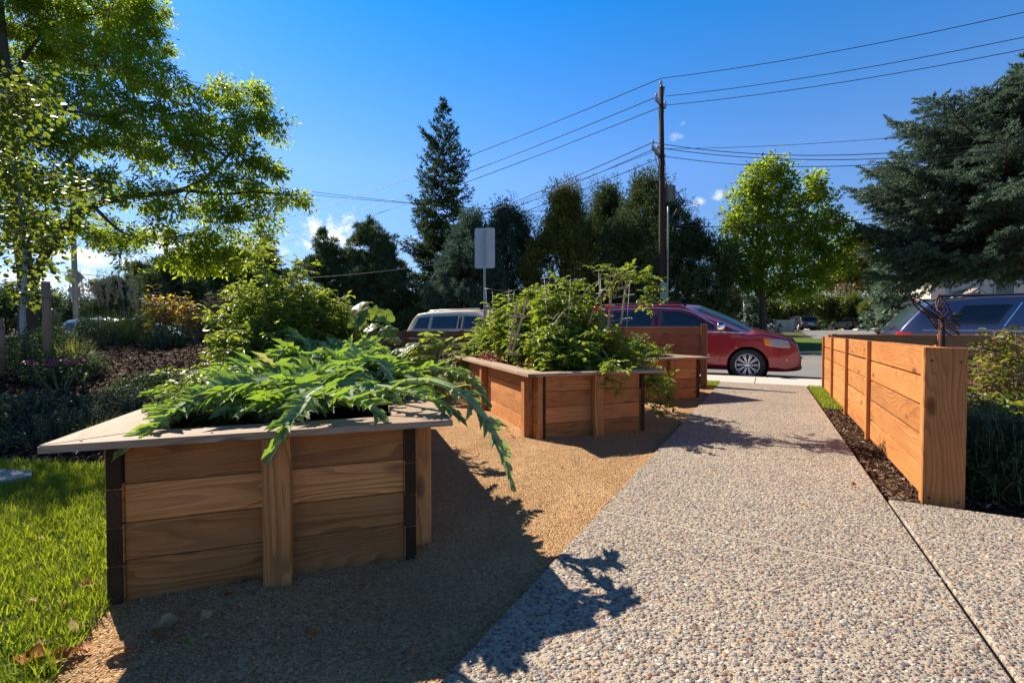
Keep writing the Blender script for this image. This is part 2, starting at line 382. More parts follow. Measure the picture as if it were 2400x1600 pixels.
M['aggregate'] = mat_aggregate()
def mat_fines():
    m = NT('crusher_fines'); p = m.pos()
    v = m.n('ShaderNodeTexVoronoi', {'Vector': p, 'Scale': 130.0}); sep = m.n('ShaderNodeSeparateColor', {0: v.outputs['Color']})
    c = m.ramp(sep.outputs[0], [(0, (.26, .145, .066)), (.4, (.44, .26, .125)), (.75, (.56, .36, .185)), (.93, (.64, .43, .23)), (1, (.33, .27, .22))])
    c = m.mix(m.ramp(m.noise(p, 2.0, 5, .65), [(.35, (0, 0, 0)), (.7, (1, 1, 1))]), m.mix(.45, c, (.27, .14, .055)), c)
    c = m.mix(m.ramp(m.noise(p, 38.0, 3, .6), [(.6, (0, 0, 0)), (.68, (.5, .5, .5))]), c, (.2, .11, .06))
    h = m.math('ADD', m.math('ADD', m.math('MULTIPLY', v.outputs['Distance'], -.8), m.math('MULTIPLY', m.noise(p, 14.0, 5, .7), 1.2)), m.math('MULTIPLY', m.noise(p, 5.0, 3, .5), 3.0))
    return m.done(m.pr(c, .95, 0, m.bump(h, .85, .012), **{'Specular IOR Level': .1}))
M['fines'] = mat_fines()
def mat_ground():
    m = NT('bark_mulch_ground'); p = m.pos()
    st = m.noise(m.vmul(p, (26.0, 60.0, 40.0)), 1.0, 5, .7, 1.0)
    c = m.ramp(st, [(.3, (.016, .009, .006)), (.5, (.055, .03, .019)), (.62, (.105, .062, .04)), (.74, (.2, .135, .095))])
    far = m.n('ShaderNodeVectorMath', {0: p, 1: (.49, .872, 0)}, operation='DOT_PRODUCT').outputs['Value']
    fr = m.ramp(m.math('DIVIDE', far, 100.0, clamp=True), [(.2, (0, 0, 0)), (.26, (1, 1, 1))])
    c2 = m.mix(m.noise(p, .5, 5, .6), (.05, .065, .022), (.13, .12, .06))
    return m.done(m.pr(m.mix(fr, c, c2), .95, 0, m.bump(st, 1.0, .03), **{'Specular IOR Level': .1}))
M['ground'] = mat_ground()
def mat_lawn():
    m = NT('lawn_soil'); p = m.pos()
    c = m.mix(m.noise(p, 30.0, 4, .6), (.018, .032, .008), (.06, .085, .018))
    return m.done(m.pr(c, .95, 0, m.bump(m.noise(p, 90.0, 3, .6), .8, .02), **{'Specular IOR Level': .1}))
M['lawn'] = mat_lawn()
def mat_far_lawn():
    m = NT('mown_lawn'); p = m.pos()
    c = m.mix(m.noise(p, 14.0, 5, .7), (.045, .085, .012), (.14, .22, .035))
    return m.done(m.pr(c, .9, 0, m.bump(m.noise(p, 60.0, 3, .7), .8, .03), **{'Specular IOR Level': .1}))
M['far_lawn'] = mat_far_lawn()
def mat_concrete(name, a, b, joints=None):
    m = NT(name); p = m.pos(); n = m.noise(p, 3.0, 6, .65); f = m.noise(p, 160.0, 3, .6)
    c = m.mix(n, a, b); c = m.mix(.25, c, m.mix(f, (.1, .1, .1), (.9, .9, .9)), 'OVERLAY')
    return m.done(m.pr(c, .85, 0, m.bump(f, .3, .003), **{'Specular IOR Level': .2}))
M['concrete'] = mat_concrete('sidewalk_concrete', (.44, .40, .35), (.58, .54, .48))
M['kerb'] = mat_concrete('kerb_concrete', (.34, .31, .27), (.46, .43, .38))
def mat_asphalt():
    m = NT('asphalt'); p = m.pos()
    c = m.mix(m.noise(p, .6, 5, .6), (.16, .155, .15), (.23, .22, .215)); f = m.noise(p, 90.0, 3, .7)
    c = m.mix(.3, c, m.mix(f, (.1, .1, .1), (.9, .9, .9)), 'OVERLAY')
    return m.done(m.pr(c, .85, 0, m.bump(f, .5, .006), **{'Specular IOR Level': .25}))
M['asphalt'] = mat_asphalt()
M['yellow'] = plain('yellow_road_paint', (.55, .36, .06), .8, var=.25, scale=6)
M['soil'] = plain('planting_soil', (.035, .022, .014), .95, var=.5, scale=60)
M['stone'] = mat_concrete('flagstone', (.30, .32, .36), (.42, .44, .48))
M['joint'] = plain('slab_joint', (.44, .37, .29), .9, var=.2, scale=30)
M['crack'] = plain('joint_dirt', (.03, .024, .018), .95, var=.4, scale=40)

# leaves
M['ash'] = leafmat('ash_leaf', (.02, .055, .006), (.065, .12, .012), (.50, .64, .025), .60)
M['aspen'] = leafmat('aspen_leaf', (.03, .065, .012), (.09, .125, .018), (.28, .36, .025), .42)
M['linden'] = leafmat('street_tree_leaf', (.05, .10, .012), (.13, .20, .025), (.50, .64, .05), .52, odd=(.30, .24, .04), odd_at=.97)
M['cotton'] = leafmat('yellowing_leaf', (.14, .16, .03), (.34, .28, .045), (.5, .44, .05), .4)
M['spruce'] = leafmat('spruce_needles', (.025, .052, .027), (.075, .12, .052), (.07, .11, .03), .25, .85, .06)
M['blue'] = leafmat('blue_spruce_needles', (.055, .10, .065), (.20, .265, .19), (.12, .19, .13), .28, .6, .25, odd=(.14, .15, .06), odd_at=.90)
M['juniper'] = leafmat('juniper_spray', (.032, .062, .025), (.115, .17, .065), (.11, .14, .05), .28, .85, .06)
M['juniper_olive'] = leafmat('olive_juniper_spray', (.055, .075, .02), (.17, .195, .045), (.15, .17, .03), .3, .85, .06)
M['juniper_blue'] = leafmat('blue_juniper_spray', (.035, .075, .05), (.12, .20, .125), (.10, .16, .12), .28, .85, .06)
M['pine'] = leafmat('pine_needles', (.04, .08, .04), (.12, .185, .085), (.12, .17, .06), .26, .85, .06)
M['shrub'] = leafmat('hedge_leaf', (.045, .07, .016), (.13, .16, .04), (.25, .30, .04), .35)
M['shrub_brown'] = leafmat('dry_shrub_leaf', (.10, .085, .04), (.22, .18, .10), (.25, .2, .08), .3)
M['autumn'] = leafmat('autumn_shrub_leaf', (.10, .14, .015), (.34, .30, .03), (.62, .52, .03), .5, odd=(.58, .17, .02), odd_at=.84)
M['cardoon'] = leafmat('silver_green_thistle_leaf', (.12, .215, .085), (.37, .46, .26), (.34, .54, .03), .38, .65, .18, odd=(.45, .44, .12), odd_at=.955, vein=(.50, .56, .40))
M['tomato'] = leafmat('tomato_leaf', (.06, .125, .014), (.18, .28, .032), (.40, .50, .03), .42, .45, .4, odd=(.30, .24, .06), odd_at=.95)
M['carrot'] = leafmat('carrot_frond', (.07, .15, .012), (.16, .27, .025), (.4, .52, .03), .42)
M['squash'] = leafmat('squash_leaf', (.07, .14, .02), (.20, .29, .045), (.48, .55, .03), .45)
M['kale'] = leafmat('cabbage_leaf', (.06, .13, .03), (.13, .22, .055), (.32, .45, .03), .38, .4, .45)
M['cover'] = leafmat('catmint_leaf', (.025, .05, .028), (.07, .11, .055), (.12, .18, .05), .25, .6, .2)
M['cover_blue'] = leafmat('grey_groundcover_leaf', (.022, .042, .036), (.065, .095, .08), (.1, .14, .08), .25, .6, .2)
M['grass'] = leafmat('grass_blade', (.06, .13, .008), (.22, .30, .02), (.46, .56, .022), .42, .5, .25, odd=(.26, .22, .08), odd_at=.965)
M['reed'] = leafmat('reed_grass_blade', (.07, .11, .025), (.17, .2, .05), (.35, .38, .06), .4)
M['plume'] = leafmat('tan_grass_plume', (.55, .40, .24), (.78, .60, .40), (.75, .55, .32), .5)
M['lavender'] = leafmat('silver_blade', (.16, .21, .15), (.34, .39, .30), (.2, .28, .15), .2, .6, .2)
M['sedum'] = leafmat('pink_sedum_flower', (.28, .035, .10), (.55, .11, .25), (.4, .08, .18), .25)
M['lettuce'] = leafmat('red_lettuce_leaf', (.10, .02, .018), (.26, .06, .045), (.4, .08, .05), .35)
M['dryleaf'] = leafmat('dry_fallen_leaf', (.28, .15, .065), (.55, .36, .18), (.3, .15, .05), .2, .7, .15)
M['orangeleaf'] = leafmat('orange_fallen_leaf', (.28, .07, .014), (.52, .19, .03), (.5, .16, .03), .25, .6, .2)
M['serviceberry'] = leafmat('glossy_shrub_leaf', (.06, .095, .012), (.19, .21, .025), (.42, .42, .03), .42, .4, .4, odd=(.42, .16, .05), odd_at=.92)
M['pumpkinvine'] = M['squash']
M['bark'] = plain('rough_bark', (.075, .05, .036), .95, var=.5, scale=14)
M['bark_red'] = plain('spruce_bark', (.14, .085, .06), .95, var=.45, scale=14)
M['bark_pale'] = plain('pale_aspen_bark', (.34, .345, .33), .8, var=.3, scale=18)
M['stem'] = plain('green_stem', (.17, .20, .06), .6, var=.3, scale=20)
M['drystem'] = plain('dry_stem', (.36, .30, .17), .75, var=.25, scale=20)
M['redstem'] = plain('reddish_stem', (.3, .16, .12), .7, var=.25, scale=20)
M['chip'] = leafmat('bark_chip', (.03, .017, .011), (.20, .125, .08), (.03, .02, .01), .02, .9, .1, odd=(.32, .25, .19), odd_at=.93)
M['pebble'] = leafmat('loose_gravel_grain', (.30, .17, .08), (.60, .42, .25), (.05, .03, .02), .02, .9, .1, odd=(.22, .2, .19), odd_at=.93)

# metals, paint, glass
M['galv'] = plain('galvanised_steel', (.42, .43, .44), .45, .75, var=.15, scale=12)
M['wire'] = plain('cage_wire', (.20, .20, .19), .5, .6, var=.1)
M['cable'] = plain('black_cable', (.025, .025, .028), .6, var=.1)
M['cable_grey'] = plain('grey_cable', (.19, .19, .2), .45, .3, var=.1)
M['signback'] = plain('sign_back_aluminium', (.44, .47, .48), .5, .35, var=.08, scale=3)
M['signwhite'] = plain('sign_face', (.55, .58, .55), .5, var=.1)
M['signteal'] = plain('faded_sign_face', (.16, .24, .22), .6, var=.2)
M['rust'] = plain('rusty_steel', (.085, .034, .022), .75, .35, var=.55, scale=30)
M['greymetal'] = plain('grey_pole_paint', (.30, .31, .33), .55, .2, var=.15, scale=4)
M['transformer'] = plain('grey_transformer_paint', (.12, .14, .17), .45, .2, var=.2, scale=3)
M['porcelain'] = plain('grey_insulator', (.30, .31, .33), .3, var=.1)
def paint(name, c, flake=.25, rough=.28, coat=1.0):
    m = NT(name); n = m.noise(m.obj(), 2.2, 4, .6)
    col = m.mix(n, tuple(x*.92 for x in c), tuple(min(1, x*1.06) for x in c))
    rg = m.math('MULTIPLY_ADD', m.noise(m.obj(), 5.0, 4, .6), .16, rough-.05)
    return m.done(m.pr(col, rg, flake, **{'Coat Weight': coat, 'Coat Roughness': .04, 'Specular IOR Level': .5}))
M['red'] = paint('red_car_paint', (.25, .002, .018), .35)
M['beige'] = paint('champagne_car_paint', (.56, .42, .26), .1, .4, .25)
M['navy'] = paint('navy_car_paint', (.065, .075, .135), .4)
M['silver'] = paint('silver_car_paint', (.55, .57, .60), .5)
M['darkcar'] = paint('dark_car_paint', (.02, .022, .03), .3)
M['darkgreen'] = paint('dark_green_car_paint', (.015, .028, .026), .3)
M['white'] = paint('white_car_paint', (.62, .64, .66), .1)
def glass(name, c, rough=.03):
    m = NT(name); return m.done(m.pr(c, rough, 0, **{'Specular IOR Level': .5}))
M['glass'] = glass('tinted_car_glass', (.012, .018, .025))
M['glass_blue'] = glass('windscreen_glass', (.03, .06, .065))
M['chrome'] = plain('chrome', (.78, .78, .79), .12, 1.0, var=.03)
M['alloy'] = plain('alloy_wheel', (.66, .66, .67), .25, .9, var=.06)
M['black'] = plain('black_plastic', (.016, .016, .018), .55, var=.2)
M['tyre'] = plain('tyre_rubber', (.022, .021, .021), .85, var=.2, scale=20)
M['lamp'] = glass('clear_lamp_lens', (.30, .30, .32), .06)
M['amber'] = glass('amber_lens', (.75, .22, .015), .15)
M['redlens'] = glass('red_lens', (.45, .012, .015), .12)
M['sticker'] = plain('pale_sticker', (.5, .55, .6), .6, var=.2)
# buildings
M['siding'] = None
def mat_siding():
    m = NT('cream_lap_siding'); p = m.pos(); z = m.n('ShaderNodeSeparateXYZ', {0: p}).outputs[2]
    f = m.math('FRACT', m.math('MULTIPLY', z, 7.0)); line = m.ramp(f, [(0, (0, 0, 0)), (.12, (1, 1, 1))])
    c = m.mix(m.noise(p, 1.5, 4, .6), (.58, .50, .42), (.68, .60, .51)); c = m.mix(line, (.36, .31, .27), c)
    return m.done(m.pr(c, .75, 0, m.bump(f, .4, .02)))
M['siding'] = mat_siding()
def mat_shingle(name, a, b):
    m = NT(name); br = m.n('ShaderNodeTexBrick', {'Vector': m.pos(), 'Color1': a, 'Color2': b, 'Mortar': tuple(x*.5 for x in a), 'Scale': 3.0, 'Mortar Size': .02})
    return m.done(m.pr(m.mix(m.noise(m.pos(), 3.0, 4, .6), br.outputs[0], b), .9))
M['shingle'] = mat_shingle('brown_shingles', (.22, .17, .15), (.30, .24, .21))
M['shingle_grey'] = mat_shingle('grey_shingles', (.26, .26, .28), (.36, .36, .38))
M['trim'] = plain('white_trim', (.62, .60, .57), .6, var=.08)
M['block'] = mat_concrete('grey_panel', (.34, .37, .42), (.44, .46, .50))
M['window'] = glass('house_window', (.05, .06, .07), .1)
M['tomato_red'] = plain('ripe_tomato', (.62, .03, .012), .25, var=.2)
M['tomato_green'] = plain('green_tomato', (.34, .38, .09), .3, var=.2)

# ------------------------------------------------------------------ ground
EP = np.array([.4899, .8718, 0.0]); ES = np.array([.8718, -.4899, 0.0]); EZ = np.array([0, 0, 1.0])
def SP(s, p, z=0.0): return ES*s + EP*p + EZ*z
def smooth(a, b, x):
    t = np.clip((x-a)/(b-a), 0, 1); return t*t*(3-2*t)
def gz(x, y, fine=True):
    """height of the terrain: level garden, a planted berm on the left, the street a step lower, rising ground beyond it"""
    x = np.asarray(x, float); y = np.asarray(y, float)
    p = x*EP[0] + y*EP[1]
    w = smooth(-1.9, -4.2, x)*smooth(3.3, 7.0, y)*smooth(11.2, 9.9, p)
    z = .80*w + .07*w*np.sin(x*1.7+1)*np.sin(y*1.3)
    if fine: z = z + .012*np.sin(x*7.3+y*3.1)*np.sin(y*6.1-x*2.7)*smooth(.05, .4, w)
    z = z - .16*smooth(11.36, 11.42, p)*(1-smooth(26.6, 27.0, p))
    z = z + np.where(p > 27, np.minimum(.034*(p-27), 1.15), 0)
    return z
def gzs(x, y): return float(gz(x, y))
def axis_pts(segs):
    out = []
    for a, b, st in segs: out += list(np.arange(a, b, st))
    return np.array(out)
xs = axis_pts([(-600, -100, 50), (-100, -20, 5), (-20, -10, .8), (-10, 12, .16), (12, 40, 1.0), (40, 120, 8), (120, 601, 60)])
ys = axis_pts([(-60, -4, 8), (-4, 0, .5), (0, 12, .16), (12, 46, .5), (46, 120, 8), (120, 901, 60)])
X, Y = np.meshgrid(xs, ys); nx, ny = len(xs), len(ys)
V = np.stack([X, Y, gz(X, Y) - .012], -1).reshape(-1, 3)
i = np.arange(ny-1)[:, None]*nx + np.arange(nx-1)[None]; F = np.stack([i, i+1, i+nx+1, i+nx], -1).reshape(-1, 4)
tag(mesh_np('ground', V, F, M['ground'], smooth=True), 'dark bark mulch ground of the beds', kind='structure')

def sheet(name, poly, z, mat, thick=.02, parent=None):
    mb = MB(); mb.prism([tuple(p[:2]) for p in poly], z-thick, z)
    o = mb.build(name, mat, parent)
    return o if parent else tag(o, kind='structure')
# crusher fines round the planters
fines_poly = [(-.9, -1.5), (-1.24, 1.05), (-1.33, 1.28), (-1.47, 1.62), (-1.62, 2.05), (-2.62, 5.0), (-3.3, 7.2), (-3.0, 9.9), tuple(SP(-4.5, 8.62)[:2]), tuple(SP(-.80, 8.62)[:2]), tuple(SP(-.80, -1.5)[:2])]
def grid_sheet(name, poly, mat, step, amp, z0, seed, kind='structure', label=None):
    """sheet with a slightly uneven surface inside a polygon"""
    from mathutils.geometry import delaunay_2d_cdt
    rng = np.random.default_rng(seed); pts = [Vector(p) for p in poly]; n = len(pts)
    bound = []
    for a in range(n):
        q, w = pts[a], pts[(a+1) % n]; k = max(1, int((w-q).length/step))
        bound += [q.lerp(w, t/k) for t in range(k)]
    nb = len(bound); P = np.array([tuple(b) for b in bound])
    gx, gy = np.meshgrid(np.arange(P[:, 0].min(), P[:, 0].max(), step), np.arange(P[:, 1].min(), P[:, 1].max(), step))
    C = np.stack([gx.ravel(), gy.ravel()], 1) + rng.normal(0, step*.15, (gx.size, 2))
    ins = np.zeros(len(C), bool)
    for a in range(n):
        x1, y1 = pts[a]; x2, y2 = pts[(a+1) % n]
        c = ((y1 > C[:, 1]) != (y2 > C[:, 1])) & (C[:, 0] < (x2-x1)*(C[:, 1]-y1)/((y2-y1) if y2 != y1 else 1e-9) + x1); ins ^= c
    allp = bound + [Vector(c) for c in C[ins]]
    vv, _, ff, *_ = delaunay_2d_cdt(allp, [], [list(range(nb))], 1, 1e-5)
    vv = np.array([tuple(v) for v in vv]); h = amp*(np.sin(vv[:, 0]*5.1+1)*np.sin(vv[:, 1]*4.3) + .6*np.sin(vv[:, 0]*13+vv[:, 1]*9)*np.sin(vv[:, 1]*15-vv[:, 0]*6))
    VV = np.column_stack([vv, z0 + h]); Fq = np.array([f for f in ff if len(f) == 3])
    return tag(mesh_np(name, VV, Fq, mat, smooth=True), label, kind=kind)
grid_sheet('gravel', fines_poly, M['fines'], .07, .007, .004, 3)
# lawn left of the planters
lawn_poly = [(-.95, -1.5), (-1.24, 1.05), (-1.33, 1.28), (-1.47, 1.62), (-1.58, 2.05), (-1.75, 2.6), (-1.95, 3.1), (-2.6, 3.28), (-4.0, 3.45), (-8.5, 3.7), (-8.5, -1.5)]
lawn_poly = [(x+.02, y) for x, y in lawn_poly]
grid_sheet('lawn', lawn_poly, M['lawn'], .15, .004, -.002, 4)

# exposed aggregate path cast in slabs: real gaps between them
path = []
def slab(s0, s1, p0, p1, z=.030):
    mb = MB(); mb.box((0, 0, 0), ES, EP, EZ, (s0, p0, -.1), (s1, p1, z), .006); return mb
cuts = [-1.6, 2.38, 3.74, 5.15, 6.6, 8.05, 9.72]
path_root = empty('path', (0, 0, 0)); tag(path_root, kind='structure')
for a, b in zip(cuts[:-1], cuts[1:]):
    slab(-.785, .606, a+.004, b-.004, .030).build('slab', M['aggregate'], path_root)
js = MB()
for c in cuts[1:-1]:
    js.box((0, 0, 0), ES, EP, EZ, (-.785, c-(.018 if c < 3 else .012), -.05), (.606, c-.0045, .0315), .002)
js.build('joint_strip', M['joint'], path_root)
slab(.620, 3.4, 1.36, 3.36, .029).build('slab', M['aggregate'], path_root)
js = MB(); js.box((0, 0, 0), ES, EP, EZ, (.6065, -1.0, -.09), (.6215, 3.40, .014), .002); js.build('joint_dirt', M['crack'], path_root)

# sidewalk, kerb, road
mb = MB()
for s in np.arange(-24, 24, 1.83): mb.box((0, 0, 0), ES, EP, EZ, (s+.006, 9.735, -.1), (s+1.83-.006, 11.2, .016), .005)
tag(mb.build('sidewalk', M['concrete']), kind='structure')
mb = MB()
for s in np.arange(-36, 30, 3.0): mb.box((0, 0, 0), ES, EP, EZ, (s+.003, 11.205, -.25), (s+2.997, 11.36, .014), .012)
tag(mb.build('kerb', M['kerb']), kind='structure')
tag(sheet('road', [SP(-150, 11.362), SP(150, 11.362), SP(150, 26.8), SP(-150, 26.8)], -.125, M['asphalt']), kind='structure')
for p in (20.3, 20.62):
    mb = MB(); mb.box((0, 0, 0), ES, EP, EZ, (-120, p, -.128), (120, p+.12, -.121), .001); tag(mb.build('road_marking', M['yellow']), kind='structure')
mb = MB()
for s in np.arange(-60, 60, 6.0):
    if not (19.5 < s < 30): mb.box((0, 0, 0), ES, EP, EZ, (s, 26.8, -.3), (s+5.99, 27.0, .02), .015)
tag(mb.build('kerb', M['kerb']), kind='structure')
def slope_sheet(name, s0, s1, p0, p1, dz, mat, n=40, edge=0.0):
    ss = np.linspace(s0, s1, n); pp = np.linspace(p0, p1, n); S, P = np.meshgrid(ss, pp)
    Pt = S[..., None]*ES + P[..., None]*EP; Z = gz(Pt[..., 0], Pt[..., 1], False) + dz
    V = np.stack([Pt[..., 0], Pt[..., 1], Z], -1).reshape(-1, 3); i = np.arange(n-1)[:, None]*n + np.arange(n-1)[None]
    return tag(mesh_np(name, V, np.stack([i, i+1, i+n+1, i+n], -1).reshape(-1, 4), mat, smooth=True), kind='structure')
slope_sheet('lawn', -30, 16.6, 27.05, 40.0, .03, M['far_lawn'])
slope_sheet('parking_lot', 3, 60, 40.2, 62, .03, M['asphalt'])
slope_sheet('driveway', 16.8, 27, 26.95, 41, .035, M['asphalt'])
mb = MB()
for s in np.arange(8, 34, 2.0): mb.box(SP(s, 58.5, 1.12), ES, EP, EZ, (0, 0, -.1), (1.98, .18, .14), .01)
tag(mb.build('kerb', M['concrete']), kind='structure')
# small lawn patches along the sidewalk
grid_sheet('lawn', [tuple(SP(s, p)[:2]) for s, p in ((-6, 9.02), (-.80, 9.02), (-.80, 9.72), (-6, 9.72))], M['lawn'], .15, .006, .008, 5)
grid_sheet('lawn', [tuple(SP(s, p)[:2]) for s, p in ((.615, 7.1), (.9, 7.0), (.93, 9.71), (.615, 9.71))], M['lawn'], .15, .006, .008, 6)

# ------------------------------------------------------------------ raised planters
TH = R(19.0); PA = np.array([-math.sin(TH), math.cos(TH), 0]); PW = np.array([math.cos(TH), math.sin(TH), 0])
ZB, ZT = .590, .617
def planter(O, W, L, label, post_a, seed, fposts, dark_left=True, so=(.15, .15)):
    rng = random.Random(seed); O = np.array([O[0], O[1], 0.0])
    root = empty('raised_planter', O, label, 'planter', 'cedar raised planters beside the path'); root.rotation_euler = (0, 0, TH)
    e = (np.zeros(3), np.array([1., 0, 0]), np.array([0, 1., 0]), EZ)      # local axes: x across the front, y away from it
    def wall(axis, fixed, lo, hi):
        mb = MB(); mb.rng = rng; n = 4; hb = (ZB)/n
        js = [0] + [hb*k + rng.uniform(-.006, .006) for k in range(1, n)] + [ZB]
        for k in range(n):
            d = rng.uniform(-.0015, .0015); a0, a1 = js[k]+.0012 - (.05 if k == 0 else 0), js[k+1]-.0012
            if axis == 0: mb.box(*e, (lo, fixed[0]+d, a0), (hi, fixed[1]+d, a1), .0035, grain=0)
            else: mb.box(*e, (fixed[0]+d, lo, a0), (fixed[1]+d, hi, a1), .0035, grain=1)
        return mb
    t = .05
    wall(1, (0, t), 0, L).build('side_wall', M['planter'], root)
    wall(1, (W-t, W), 0, L).build('side_wall', M['planter'], root)
    wall(0, (.014, .014+t), t+.001+(0 if dark_left else .033), W-t-.001).build('front_wall', M['planter'], root)
    wall(0, (L-t, L-.001), t+.001, W-t-.001).build('back_wall', M['planter'], root)
    # dark end grain at the front, and a dark strip standing in for corner shade
    for sx in (0, 1):
        mb = MB(); mb.rng = rng
        x0 = 0 if sx == 0 else W-t
        jl = [-.03, .142, .283, .425, ZB-.002]
        for k in range(4): mb.box(*e, (x0+.001+rng.uniform(0, .002), -.003-rng.uniform(0, .003), jl[k]+.001), (x0+t-.001, .03, jl[k+1]-.001), .003, grain=1)
        dk = dark_left or sx == 1
        mb.build('end_grain', M['end'] if dk else M['planter'], root)
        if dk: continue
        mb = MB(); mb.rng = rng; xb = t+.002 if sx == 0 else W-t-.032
        mb.box(*e, (xb, .004, -.03), (xb+.030, .06, ZB-.001), .002, grain=2); mb.build('corner_shade_strip', M['end'], root)
    for a in post_a:
        for x0, x1 in ((-.084, -.001), (W+.001, W+.084))[1 if dark_left else 0:]:
            mb = MB(); mb.rng = rng; mb.box(*e, (x0, a, -.05), (x1, a+.092, ZB-.001), .005, grain=2); mb.build('post', M['planter'], root)
    for x in fposts:
        mb = MB(); mb.rng = rng; mb.box(*e, (x, -.064, -.05), (x+.10, .0125, ZB-.001), .007, grain=2); mb.build('post', M['planter'], root)
    # mitred rim
    sl, sr = so; sf, wi, wf = .075, .09, .10
    o = [(-sl, -sf), (W+sr, -sf), (W+sr, L+sf), (-sl, L+sf)]; q = [(wi, wf), (W-wi, wf), (W-wi, L-wf), (wi, L-wf)]
    mb = MB(); mb.rng = rng
    for k in range(4):
        k2 = (k+1) % 4; a = np.array(o[k]); b = np.array(o[k2]); c = np.array(q[k2]); d = np.array(q[k]); ctr = (a+b+c+d)/4
        pl = [tuple(ctr + (p-ctr)*(1 - .0012/np.linalg.norm(p-ctr))) for p in (a, b, c, d)]
        gdir = (1, 0) if k % 2 == 0 else (0, 1)
        dz = rng.uniform(0, .002)
        # lower body plus a slightly smaller top face: eased edges
        mb.prism(pl, ZB+.0005, ZT-.004+dz, grain=gdir); r = mb.r[-1]; g0 = mb.g[-8:]
        mb.prism([tuple(ctr + (np.array(p)-ctr)*.994) for p in pl], ZT-.0042+dz, ZT+dz, grain=gdir, r=r)
        for z in range(8): mb.g[-8+z] = tuple(np.array(g0[z % 4]) + np.array([0, 0, .03]))
    mb.build('rim', M['rim'], root)
    # soil
    ns = 26; sx = np.linspace(t+.003, W-t-.003, ns); sy = np.linspace(t+.02, L-t-.003, ns*2); SX, SY = np.meshgrid(sx, sy)
    SZ = .50 + .018*np.sin(SX*17+seed)*np.sin(SY*13) + .012*np.sin(SX*41)*np.sin(SY*37+2)
    i = np.arange(ns*2-1)[:, None]*ns + np.arange(ns-1)[None]
    mesh_np('soil', np.stack([SX, SY, SZ], -1).reshape(-1, 3), np.stack([i, i+1, i+ns+1, i+ns], -1).reshape(-1, 4), M['soil'], root, smooth=True)
    # fixing nails in the rim
    for x in (-.05, W*.31, W*.68, W+.05):
        mb = MB(); mb.lathe([(.005, ZT+.0015), (.0045, ZT+.003), (.0001, ZT+.003)], (x, -.035, 0), n=8); mb.build('nail', M['black'], root)
    def loc(w, a, z=0.0): return O + PW*w + PA*a + EZ*z
    return root, loc
P1, l1 = planter((-1.473, 1.636), 1.11, 3.2, 'nearest raised cedar planter overflowing with silvery thistle leaves', (.11, 1.6, 3.0), 11, (.515,))
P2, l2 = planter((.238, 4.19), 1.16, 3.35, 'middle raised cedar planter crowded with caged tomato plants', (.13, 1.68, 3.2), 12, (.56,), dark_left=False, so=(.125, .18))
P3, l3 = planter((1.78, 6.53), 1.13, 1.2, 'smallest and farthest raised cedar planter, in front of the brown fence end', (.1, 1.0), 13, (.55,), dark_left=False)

# ------------------------------------------------------------------ fences
def fence_run(A, B, height, rows, gap, th, face, post_t, post_w, post_out, mat, root, rng, z0=.02, under=0.0, both=False, pm=None, cut=None):
    """boards from A to B on the side `face` (+1 left of the run), posts at the fractions post_t"""
    A = np.asarray(A, float); B = np.asarray(B, float); d = B-A; Ln = np.linalg.norm(d); d /= Ln; nl = np.array([-d[1], d[0], 0])*face
    bh = (height - z0 - under - gap*(rows-1))/rows
    fr = (A, d, nl, EZ); ts = [0.0] + sorted(cut if cut is not None else post_t) + [1.0]; ts = sorted(set(ts))
    mb = MB(); mb.rng = rng
    for side in ((1, -1) if both else (1,)):
        y0, y1 = (0, th) if side == 1 else (-both-th, -both)
        for k in range(rows):
            za = z0 + under + k*(bh+gap)
            for a, b in zip(ts[:-1], ts[1:]):
                j = rng.uniform(-.003, .003)
                mb.box(*fr, (a*Ln+.0015, y0+rng.uniform(0, .002), za+j), (b*Ln-.0015, y1+rng.uniform(0, .002), za+bh+j), .004, grain=0)
    mb.build('boards', mat, root)
    for t in post_t:
        mb = MB(); mb.rng = rng; c = t*Ln
        mb.box(*fr, (c-post_w/2, th+.0025, 0.0), (c+post_w/2, th+post_out, height+.012), .004, grain=2); mb.build('post', pm or mat, root)
        mb = MB(); mb.rng = rng
        mb.box(*fr, (c-.045, -(both or .09)+.0025, -.1), (c+.045, -.0025, height-.012), .004, grain=2); mb.build('post', pm or mat, root)
rng = random.Random(5)
F0 = np.array([2.43, 2.615, 0]); F1 = np.array([5.45, 7.90, 0]); FD = F1-F0; FLn = np.linalg.norm(FD); FD = FD/FLn; FNL = np.array([-FD[1], FD[0], 0])
def tfrac(u):
    r = (u-1200)/FPX; return (r*F0[1]-F0[0])/((F1[0]-F0[0]) - r*(F1[1]-F0[1]))
fr_root = empty('slat_fence', F0, 'orange cedar slat fence along the path, its wide end board with dark knots nearest', 'fence')
def local_run(root, A, *a, **k): fence_run(np.zeros(3), np.asarray(a[0], float)-np.asarray(A, float), *a[1:], **k)
posts_r = [tfrac(2049), tfrac(1994), tfrac(1958), .995]
FH = .905
local_run(fr_root, F0, F1, FH, 5, .013, .022, 1, posts_r, .052, .034, M['fence'], fr_root, rng, both=.085)
fr = (np.zeros(3), FD, FNL, EZ)
mb = MB(); mb.rng = rng; mb.box(*fr, (-.001, .0245, 0.005), (.055, .048, FH+.004), .004, grain=2); mb.build('corner_trim', M['fence'], fr_root)
mb = MB(); mb.rng = rng; mb.box(*fr, (-.024, -.135, 0.0), (-.0025, .050, FH+.006), .004, grain=2); mb.build('end_board', M['fence'], fr_root)
for y, z in ((-.105, .83), (.015, .835), (-.105, .04), (.02, .045)):
    mb = MB(); mb.lathe([(.006, 0), (.006, .002), (.0001, .0022)], tuple(np.zeros(3)+FD*-.024+FNL*y+EZ*z), -FD, 10); mb.build('screw', M['black'], fr_root)
mb = MB(); mb.rng = rng
